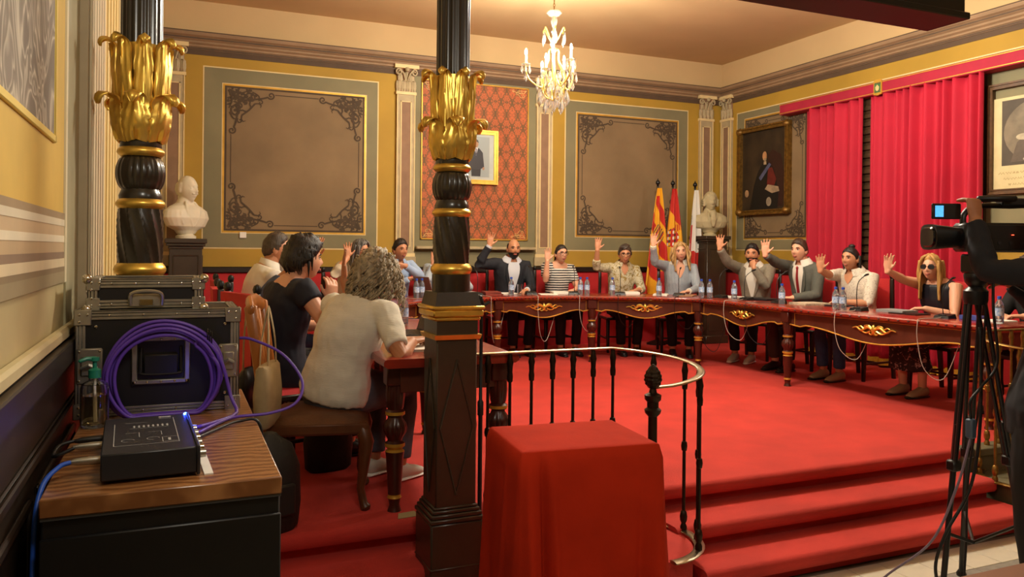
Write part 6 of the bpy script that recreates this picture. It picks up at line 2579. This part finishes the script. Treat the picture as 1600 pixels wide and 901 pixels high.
MB().loft(cat_rom([(-.06, -.07, .36), (-.07, -.11, .25), (-.06, -.10, .08)], 5), [(.02, .004)] * 11, (1, 0, 0), 8, round_=False).build('strap', M_BLKP, bb)
MB().box(-.08, .08, -.105, -.085, .08, .22, 0, .01).build('front_pocket', MATS['black_nylon'], bb)
hb = empty('handbag', (.36, 4.42, .78), A(60), 'small black handbag hanging on the red chair backs', 'bag')
MB().loft([(0, 0, .0), (0, 0, .05), (0, 0, .16), (0, 0, .20)], [(.09, .03), (.10, .045), (.09, .04), (.06, .015)], (1, 0, 0), 18, sq=.7).build('bag_body', mat('black_bag_leather', '0E0D0D', .35), hb)
MB().tube(cat_rom([(-.06, 0, .18), (-.05, 0, .38), (0, 0, .58), (.05, 0, .38), (.06, 0, .18)], 5), .005, 6).build('strap', M_CANV, hb)
sb = empty('shoulder_bag', (.80, 4.50, DZ + .0), A(10), 'dark bag with navy and white strap between the seated women', 'bag')
MB().loft([(0, 0, .02), (0, 0, .16), (0, 0, .30), (0, 0, .34)], [(.13, .06), (.14, .07), (.12, .05), (.10, .02)], (1, 0, 0), 18, sq=.7).build('bag_body', MATS['black_nylon'], sb)
MB().loft(cat_rom([(-.09, -.02, .31), (-.07, -.05, .50), (.0, -.02, .60), (.08, -.02, .31)], 5), [(.017, .003)] * 16, (1, 0, 0), 8, round_=False).build('strap', stripe_mat('navy_white_strap', '1A2038', 'C8C8C4', 12, 'X', .6), sb)


# ------------------------------------------------------------------ things on the table
M_WATER = mat('bottle_plastic', 'CBD8E4', .06, trans=.85, ior=1.33)
M_CAPB = mat('blue_bottle_cap', '2A50B8', .4)
M_LABEL = mat('blue_bottle_label', '6E9AD0', .5, var=.35, vscale=60, color2='D8E4F0')
bt = empty('water_bottle', (0, 0, 0), 0, 'x', 'bottle', 'water bottles on the council table')
MB().lathe([(.001, .0), (.028, .0), (.031, .008), (.030, .03), (.031, .05), (.031, .125), (.026, .15), (.013, .172), (.012, .185)], 20).build('bottle_body', M_WATER, bt)
MB().lathe([(.0318, .058), (.0318, .115)], 20, caps=False).build('wrap_label', M_LABEL, bt)
MB().lathe([(.014, .182), (.0145, .19), (.014, .202), (.003, .204)], 16).build('cap', M_CAPB, bt)
b_used = []


def bottle(x, y, label):
    o = bt if not b_used else copy_tree(bt)
    b_used.append(1)
    place(o, (x, y, TT), 0, label)


for x, y, lb in ((3.48, 8.19, 'water bottle before the bearded man in the blazer'), (4.29, 8.06, 'water bottle, left of the pair beside the striped top woman'), (4.36, 8.03, 'water bottle, right of the pair beside the striped top woman'),
                 (4.62, 7.9, 'water bottle standing before the leafy print blouse'), (5.08, 7.64, 'water bottle standing before the grey striped shirt'), (5.40, 7.28, 'water bottle, left of the pair between blonde woman and linen jacket'),
                 (5.46, 7.21, 'water bottle, right of the pair between blonde woman and linen jacket'), (5.53, 6.88, 'water bottle before the man with his hand at his chin'), (5.5, 6.12, 'water bottle before the man in the red tie'),
                 (5.50, 5.43, 'water bottle, left of the pair before the white embroidered blouse'), (5.50, 5.345, 'water bottle, right of the pair before the white embroidered blouse'), (5.59, 3.95, 'water bottle at the right end of the table by the tripod'),
                 (1.40, 5.12, 'water bottle behind the open laptop near the column'), (2.30, 7.93, 'water bottle, left of the pair before the light blue shirt'), (2.37, 7.97, 'water bottle, right of the pair before the light blue shirt')):
    bottle(x, y, lb)
gl = MB().lathe([(.001, .002), (.024, .002), (.027, .02), (.031, .12), (.0295, .12), (.0255, .022), (.001, .008)], 22, (3.58, 8.18, TT), caps=False)
tag(gl.build('drinking_glass', M_GLASS), 'empty drinking glass beside a water bottle before the bearded man', 'glass')


def inner_edge(x, y):
    best = min(range(len(CUR)), key=lambda i: (CUR[i][0] - x) ** 2 + (CUR[i][1] - y) ** 2)
    return Vector(CUR[best]), nrm(best)


def gooseneck(x, y, label, drop=.20, dirv=None):
    c_, nv = inner_edge(x, y)
    rz = math.atan2(nv.y, nv.x) - PI / 2
    root = empty('table_microphone', (x, y, TT), rz, label, 'microphone', 'gooseneck microphones on the council table')
    q = MB()
    q.add([(-.065, -.05, 0), (.065, -.05, 0), (.065, .05, 0), (-.065, .05, 0), (-.058, -.043, .022), (.058, -.043, .022), (.058, .043, .036), (-.058, .043, .036)],
          [(3, 2, 1, 0), (4, 5, 6, 7), (0, 1, 5, 4), (1, 2, 6, 5), (2, 3, 7, 6), (3, 0, 4, 7)])
    q.build('base', M_BLKP, root, sharp=20)
    MB().tube(cat_rom([(.0, -.02, .02), (0, -.03, .14), (0, -.01, .25), (0, .07, .31)], 6), .0038, 6).build('gooseneck', M_BLKP, root)
    MB().loft([(0, .065, .308), (0, .085, .316), (0, .115, .322)], [.007, .010, .008], (1, 0, 0), 10).build('microphone_head', M_BLKP, root)
    MB().box(-.03, .03, -.044, -.020, .0235, .031, 0, .002).build('button_panel', M_MIX, root)
    d = (Vector((x, y)) - c_).dot(nv) + .06
    rn = random.Random(int(x * 100))
    sx = rn.uniform(-.06, .06)
    col = M_CBLK if rn.random() < .45 else mat('white_cable', 'B8B0A4', .5)
    MB().tube(cat_rom([(0, -.045, .01), (sx, -.15, .006), (sx, -d + .02, .006), (sx, -d - .012, -.02), (sx, -d - .012, -.16), (sx + .04, -d + .02, -.16 - drop), (sx + .14, -d + .10, -.22 - drop), (sx + .26, -d + .12, -.14)], 6), .0032, 5).build('cable', col, root)
    return root


for x, y, lb in ((3.08, 8.24, 'table microphone behind the near column'), (3.74, 8.22, 'table microphone before the bearded man in the blazer'), (4.24, 8.12, 'table microphone before the striped top woman'),
                 (4.74, 7.93, 'table microphone before the leafy print blouse'), (5.29, 7.55, 'table microphone before the blonde woman in stripes'), (5.54, 7.12, 'table microphone before the man in the linen jacket'),
                 (5.58, 6.74, 'table microphone right of the man in the linen jacket'), (5.57, 6.24, 'table microphone before the man in the red tie'), (5.58, 5.24, 'table microphone before the white embroidered blouse'),
                 (5.62, 4.42, 'table microphone before the woman in sunglasses'), (1.30, 5.5, 'table microphone on the left arm behind the open laptop'), (2.12, 7.95, 'table microphone before the light blue shirt')):
    gooseneck(x, y, lb, .12 + (int(x * 37) % 5) * .05)


def sheet(name, x, y, rz, w_, h_, t, m, label, cat, n=1):
    q = MB()
    for k in range(n):
        q.cbox(.006 * (k % 2), .004 * (k % 3), t * (k + .5) + .0005, w_, h_, t * .92, 0, 0, .04 * (k % 2))
    o = q.build(name, m)
    o.location = (x, y, TT)
    o.rotation_euler = (0, 0, rz)
    tag(o, label, cat)
    return o


M_NEWS = mat('newsprint', 'B8A890', .8, var=.3, vscale=45)
M_FOLD = mat('black_folder', '15151A', .5)
M_BRN = mat('brown_folder', '9A7454', .6)
sheet('paper_stack', 3.52, 8.36, A(85), .30, .21, .004, M_WHITE, 'white papers under the hand of the bearded man', 'papers', 3)
sheet('book_stack', 3.30, 8.33, A(80), .24, .18, .012, mat('red_book_cover', '8A3A2C', .6, var=.2, vscale=8), 'stacked red booklets just right of the near column', 'booklets', 3)
sheet('paper_sheet', 3.95, 8.20, A(70), .28, .20, .002, M_WHITE, 'loose white sheet between the blazer and the striped top', 'papers', 2)
sheet('notebook', 4.14, 8.30, A(75), .24, .18, .014, M_WHITE, 'open notebook before the striped top woman', 'notebook', 2)
sheet('notebook', 4.95, 8.02, A(62), .24, .18, .014, M_WHITE, 'white notepad before the leafy print blouse', 'notebook', 2)
sheet('paper_stack', 5.16, 7.72, A(50), .22, .16, .008, M_WHITE, 'white papers at the left hand of the blonde woman in stripes', 'papers', 2)
sheet('folder', 5.40, 7.55, A(42), .26, .18, .012, M_BRN, 'brown folder at the right of the blonde woman in stripes', 'folder')
sheet('paper_stack', 5.72, 7.18, A(15), .21, .29, .006, M_WHITE, 'white papers before the linen jacket', 'papers', 2)
sheet('folder', 5.76, 6.70, A(5), .22, .30, .010, M_FOLD, 'black folder before the man in the grey suit', 'folder', 2)
sheet('newspaper', 5.72, 5.98, A(-4), .30, .24, .010, M_NEWS, 'folded newspaper between the red tie and the white blouse', 'newspaper', 2)
sheet('folder', 5.84, 5.72, A(0), .22, .16, .012, M_FOLD, 'dark case beside the folded newspaper', 'folder')
sheet('notebook', 5.74, 4.98, A(2), .20, .26, .012, mat('grey_notebook', '8E8E8E', .6), 'grey notebooks stacked before the woman in sunglasses', 'notebook', 2)
sheet('tablet_computer', 5.70, 4.82, A(3), .19, .26, .009, M_BLKP, 'black tablet beside the grey notebooks', 'tablet')
sheet('box', 5.70, 4.24, A(0), .10, .16, .035, mat('blue_carton', '3A4A96', .6), 'small blue box on the right end of the table', 'box')
sheet('paper_stack', 5.74, 4.06, A(0), .20, .16, .006, M_WHITE, 'white papers at the right end of the table', 'papers', 2)
sheet('paper_stack', 1.10, 3.93, A(-10), .22, .30, .003, M_WHITE, 'white papers by the elbow of the woman in cream', 'papers', 4)
sheet('box', 1.16, 3.66, A(4), .10, .05, .022, mat('green_carton', '2E5E50', .5), 'small green packet at the near end of the table', 'box')
sheet('magazine', 1.22, 4.22, A(-5), .22, .28, .006, mat('magazine_cover', 'B0846C', .5, var=.4, vscale=14), 'magazine lying in front of the open laptop', 'magazine', 2)


def laptop(x, y, rz, label, lid_m):
    root = empty('laptop', (x, y, TT), rz, label, 'laptop', 'laptops on the council table')
    MB().box(-.16, .16, -.11, .11, .002, .016, 0, .003).build('base', M_MIX, root)
    q = MB()
    for r in range(5):
        for k in range(12):
            q.box(-.145 + k * .0243, -.125 + k * .0243, -.03 + r * .024, -.011 + r * .024, .016, .0175)
    kb_ = q.build('keyboard', M_BLKP, root)
    kb_['kind'] = 'stuff'
    q = MB().box(-.16, .16, 0, .007, 0, .21, 0, .003)
    q.xf(Matrix.Translation((0, .108, .014)) @ Matrix.Rotation(-.30, 4, 'X'))
    so = q.build('screen_lid', lid_m, root)
    q = MB().box(-.148, .148, -.001, .0, .012, .20)
    q.xf(Matrix.Translation((0, .108, .014)) @ Matrix.Rotation(-.30, 4, 'X'))
    q.build('display', mat('dim_screen', '3A4248', .2, var=.4, vscale=12, color2='6A5A4A'), so)


laptop(1.26, 4.55, A(-90), 'open laptop before the dark-haired woman, half hidden by the near column', M_MIX)
laptop(2.58, 8.20, A(105), 'open laptop in front of the light blue shirt beside the column', mat('rose_grey_lid', '8A6A62', .4))

# ------------------------------------------------------------------ busts on pedestals
def bust(x, y, zt, ang, label, plabel, m, style, hgt, pw=.38):
    pd = empty('bust_pedestal', (x, y, DZ), 0, plabel, 'pedestal', 'bust pedestals')
    h = zt - DZ
    MB().box(-pw / 2 + .03, pw / 2 - .03, -pw / 2 + .03, pw / 2 - .03, .10, h - .10, 0, .005).build('body', M_PED, pd)
    MB().box(-pw / 2, pw / 2, -pw / 2, pw / 2, 0, .11, 0, .01).build('foot', M_PED, pd)
    q = MB()
    for z0, z1, e in ((h - .11, h - .08, -.02), (h - .08, h - .05, .0), (h - .05, h, .015)):
        q.box(-pw / 2 - e, pw / 2 + e, -pw / 2 - e, pw / 2 + e, z0, z1, 0, .006)
    q.build('cap', M_PED, pd)
    for a_ in ((-1, 0), (1, 0), (0, -1), (0, 1)):
        q = MB()
        w2, z0, z1 = pw / 2 - .07, .18, h - .18
        o3 = Vector((a_[0] * (pw / 2 - .03), a_[1] * (pw / 2 - .03), 0))
        uu = Vector((-a_[1], a_[0], 0))
        for p0, p1 in (((-w2, z0), (w2, z0)), ((w2, z0), (w2, z1)), ((w2, z1), (-w2, z1)), ((-w2, z1), (-w2, z0))):
            q.tube([o3 + uu * p0[0] + Vector((0, 0, p0[1])), o3 + uu * p1[0] + Vector((0, 0, p1[1]))], .007, 6)
        q.build('panel_moulding', M_PED, pd)
    k = hgt / .62
    b_ = MB()
    b_.loft([(0, 0, .08), (0, 0, .12), (0, .0, .20), (0, -.005, .27), (0, -.01, .315), (0, -.01, .345), (0, .0, .40), (0, .005, .44)],
            [(.12, .085), (.215, .115), (.262, .13), (.245, .115), (.175, .095), (.095, .08), (.070, .07), (.066, .068)], (1, 0, 0), 24)
    hm = Matrix.Translation((0, .015, .485)) @ Matrix.Rotation(.1, 4, 'Z') @ Matrix.Scale(1.16, 4)
    st0 = len(b_.v)
    sphere_mesh(b_, lambda t, p: headpoint(t, p))
    for s in (-1, 1):
        blob(b_, (s * .074, -.012, -.005), (.012, .02, .03))
        blob(b_, (s * .031, .074, .009), (.013, .010, .006))
    if style == 'wig':
        def fw(t, p):
            h_ = headpoint(t, p)
            hl = hairline(t)
            mk = sstep(h_.z, hl - .004, hl + .02)
            return h_ + h_.normalized() * (mk * (.016 + .006 * math.sin(t * 14) * math.sin(p * 12)) - .006 * (1 - mk))
        sphere_mesh(b_, fw)
        for s in (-1, 1):
            for j in range(3):
                b_.tube([(s * .082, -.05 + .0 * j, -.04 + .03 * j), (s * .086, .03, -.04 + .03 * j)], .017, 10)
        blob(b_, (0, .09, -.15), (.045, .03, .05))
        b_.loft([(0, .105, -.13), (0, .12, -.22), (0, .11, -.30)], [(.03, .02), (.04, .02), (.02, .015)], (1, 0, 0), 10)
    else:
        def fw(t, p):
            h_ = headpoint(t, p)
            mk = sstep(abs(t), 1.2, 1.7) * sstep(h_.z, .075, .04) * sstep(h_.z, hairline(t) - .004, hairline(t) + .02)
            return h_ + h_.normalized() * (mk * .009 - .006 * (1 - mk))
        sphere_mesh(b_, fw)
        b_.tube([(-.03, .088, -.040), (0, .098, -.038), (.03, .088, -.040)], .006, 6)
    b_.xf(hm, st0)
    # lapels / robe folds
    for s in (-1, 1):
        b_.tube(cat_rom([(s * .05, .055, .36), (s * .075, .095, .29), (s * .05, .115, .20), (s * .01, .105, .12)], 5), [.014] * 16, 6)
        b_.tube(cat_rom([(s * .10, .06, .32), (s * .14, .095, .24), (s * .12, .10, .14)], 5), [.010] * 11, 6)
    root = empty('marble_bust', (x, y, zt), ang - PI / 2, label, 'bust', 'busts')
    root.scale = (k, k, k)
    MB().lathe([(.095, 0), (.095, .025), (.07, .04), (.06, .06), (.075, .085), (.08, .10)], 28).build('socle', m, root)
    g = bpy.data.objects.new('bust_figure', bpy.data.meshes.new('bust_figure'))
    COL.objects.link(g)
    g.parent = root

    def fin(me, g=g):
        me.materials.clear()
        me.materials.append(m)
        me.polygons.foreach_set('use_smooth', [True] * len(me.polygons))
        g.data = me
    remesh_later(b_, .0055, 2, fin)


bust(.095, 9.06, 1.71, A(-50), 'white marble bust of a bald man behind the left column', 'dark wooden pedestal carrying the white bust by the left column', M_MARB, 'bald', .665)
bust(6.79, 8.98, 1.84, A(-112), 'grey plaster bust of a man in a curled wig in the corner', 'dark wooden pedestal in the corner behind the white flag', M_PLAST, 'wig', .60)

# ------------------------------------------------------------------ camera operator, camcorder and tripod
C_OPER = mat('black_work_shirt', '11131A', .85, var=.15, vscale=20)
axd = Vector((-.92, .3915, 0))            # lens direction
axa = math.atan2(axd.y, axd.x)
a = A(112)
person('camera operator in dark clothes, arm raised over the camcorder handle', 3.38, 2.17, a, (3.48, 2.16, 1.74), z0=0, k=1.02, bw=1.18, hair=('short', H_DARK), skin='tan', top=C_OPER, sleeve='long', neck='crew',
       bottom=C_BLACK, shoes=S_DARK, legs='stand', stand=.95, near=True, hem=-.16,
       L=dict(w=(3.235, 2.40, 1.775), e=(3.06, 2.22, 1.35), d=(.05, .12, 1), n=(.1, .9, .2), pose='fist'), R=dict(w=(3.58, 2.48, 1.50), e=(3.75, 2.4, 1.2), d=(-.6, .6, .2), n=(0, 0, -1), pose='fist'))
cr = empty('camcorder', (3.31, 2.45, 1.615), axa - PI, 'black shoulder camcorder on the tripod with lit flip-out screen', 'camcorder')
# local x runs from the lens (negative) to the back (positive)
MB().box(-.08, .36, -.055, .055, .02, .15, 0, .012).build('body', M_BLKP, cr)
q = MB()
q.loft([(-.08, 0, .085), (-.12, 0, .085)], [.048, .048], (0, 1, 0), 20, round_=False)
q.loft([(-.10, 0, .085), (-.215, 0, .085)], [(.055, .045), (.072, .058)], (0, 1, 0), 20, round_=False, sq=.6)
q.build('lens_hood', M_BLKP, cr)
MB().loft([(-.217, 0, .085), (-.222, 0, .085)], [(.06, .045), (.055, .04)], (0, 1, 0), 20, round_=False, sq=.6).build('lens_glass', mat('lens_glass', '0A0A14', .05), cr)
MB().loft(cat_rom([(-.06, 0, .14), (-.055, 0, .19), (0, 0, .225), (.15, 0, .228), (.28, 0, .225), (.30, 0, .15)], 5), [(.016, .013)] * 26, (0, 1, 0), 10).build('handle', M_BLKP, cr)
MB().box(-.215, -.085, -.03, -.018, .165, .235, 0, .004).build('flip_screen', M_BLKP, cr)
MB().box(-.202, -.165, -.0315, -.0305, .175, .225).build('lit_display', mat('lit_lcd', '4A90C8', .3, emit='4AA0E0', estr=1.2, var=.5, vscale=60), cr)
MB().box(.10, .30, -.03, .03, .225, .262, 0, .008).build('microphone_mount', M_BLKP, cr)
MB().loft([(-.02, -.05, .255), (.14, -.05, .258)], [.014, .014], (0, 1, 0), 12).build('shotgun_microphone', M_BLKP, cr)
MB().lathe([(.005, 0), (.004, .003)], 10, (.128, -.058, .095)).build('tally_light', mat('red_tally', 'FF2010', .3, emit=(1, .05, .02), estr=6), cr)
for k in range(5):
    MB().lathe([(.008, -.06), (.007, -.064)], 8, (0, 0, 0)).xf(Matrix.Translation((.02 + k * .05, 0, .06)) @ Matrix.Rotation(PI / 2, 4, 'X') @ Matrix.Translation((0, 0, .118))).build('button', M_MIX, cr)
tp = empty('tripod', (3.31, 2.45, 0), 0, 'black camera tripod standing on the marble floor', 'tripod')
MB().lathe([(.045, 1.40), (.05, 1.42), (.05, 1.46), (.03, 1.48), (.045, 1.50), (.05, 1.53), (.04, 1.56)], 20).build('bowl_head', M_BLKP, tp)
MB().box(-.055, .055, -.04, .04, 1.54, 1.625, 0, .008).build('fluid_head', M_BLKP, tp)
MB().tube([(.04, 0, 1.58), (.20, -.06, 1.48), (.30, -.10, 1.42)], .008, 8).build('pan_handle', M_BLKP, tp)
feet = [(-.115, .07), (.44, .02), (.36, .33)]
for fx, fy in feet:
    d_ = Vector((fx, fy, -1.42))
    hd = Vector((fx, fy, 0)).normalized() * .03 + Vector((0, 0, 1.42))
    sd = Vector((-fy, fx, 0)).normalized() * .018
    ft = Vector((fx, fy, .01))
    q = MB()
    for s in (-1, 1):
        q.tube([hd + sd * s * 1.1, hd.lerp(ft, .52) + sd * s * .8], .010, 8)
    q.tube([hd.lerp(ft, .40), hd.lerp(ft, .99)], .013, 10)
    q.cbox(*hd.lerp(ft, .53), .05, .05, .05, 0, .008)
    lg = q.build('leg', M_BLKP, tp)
    MB().lathe([(.022, 0), (.024, .012), (.014, .03)], 12, (fx, fy, 0)).build('rubber_foot', M_BLKP, lg)
q = MB()
for fx, fy in feet:
    q.tube([(0, 0, .33), (fx * .72, fy * .72, .36)], .008, 6)
q.build('spreader', M_BLKP, tp)
blk = MB().cbox(3.22, 2.40, .86, .035, .035, .085, 0, .006)
tag(blk.build('cable_adapter', mat('blue_grey_plastic', '44586E', .5)), 'blue grey cable adapter hanging by the tripod', 'adapter')
cable('video_cable', [(3.36, 2.40, 1.64), (3.30, 2.36, 1.40), (3.33, 2.36, 1.15), (3.25, 2.38, 1.04), (3.20, 2.39, .98), (3.22, 2.40, .90)], .006, M_CBLK, 'black cable from the camcorder to the hanging adapter')
cable('video_cable', [(3.22, 2.40, .82), (3.19, 2.44, .60), (3.17, 2.55, .32), (3.13, 2.75, .10), (3.08, 2.80, .008), (2.9, 2.6, .007)], .0055, mat('grey_lilac_cable', '7A6C80', .5), 'pale lilac cable running down from the adapter to the floor')
cable('power_cable', [(3.30, 2.42, 1.30), (3.28, 2.40, .90), (3.25, 2.42, .60), (3.14, 2.46, .38), (3.11, 2.48, .22), (3.15, 2.44, .08), (3.2, 2.3, .008), (3.4, 2.1, .007)], .007, M_CBLK, 'thick black cable bowing out left of the tripod leg')
cable('power_cable', [(3.34, 2.42, 1.45), (3.36, 2.46, 1.0), (3.34, 2.50, .6), (3.33, 2.50, .3), (3.25, 2.46, .02)], .005, M_CBLK, 'thin black cable hanging close behind the tripod leg')
# pew back in the hall
M_PEW = mat('brown_pew_wood', '7A4A28', .6, var=.3, vscale=5, stretch=(.3, 1, 1))
pw_ = empty('wooden_bench', (2.3, 1.18, 0), 0, 'brown wooden bench back in the near right corner', 'bench')
MB().box(1.34, 3.4, 1.04, 1.12, .925, .975, 0, .012).build('top_rail', M_PEW, pw_, world=True)
MB().box(1.36, 3.4, 1.06, 1.10, .45, .93, 0, .004).build('back_panel', M_PEW, pw_, world=True)
MB().box(1.36, 3.4, .68, 1.07, .41, .45, 0, .008).build('seat', M_PEW, pw_, world=True)
for x in (1.36, 3.34):
    MB().box(x, x + .06, .68, 1.10, 0, .93, 0, .006).build('end_panel', M_PEW, pw_, world=True)
tag(MB().prism([(0, 0), (.11, .01), (.10, .08), (.02, .07)], (.955, 3.56, DZ + .001), (1, 0, 0), (0, 1, 0), (0, 0, .002)).build('paper_scrap', mat('old_paper', 'A89468', .8)), 'scrap of beige paper on the dais beside the near column', 'paper')
flush_queue()
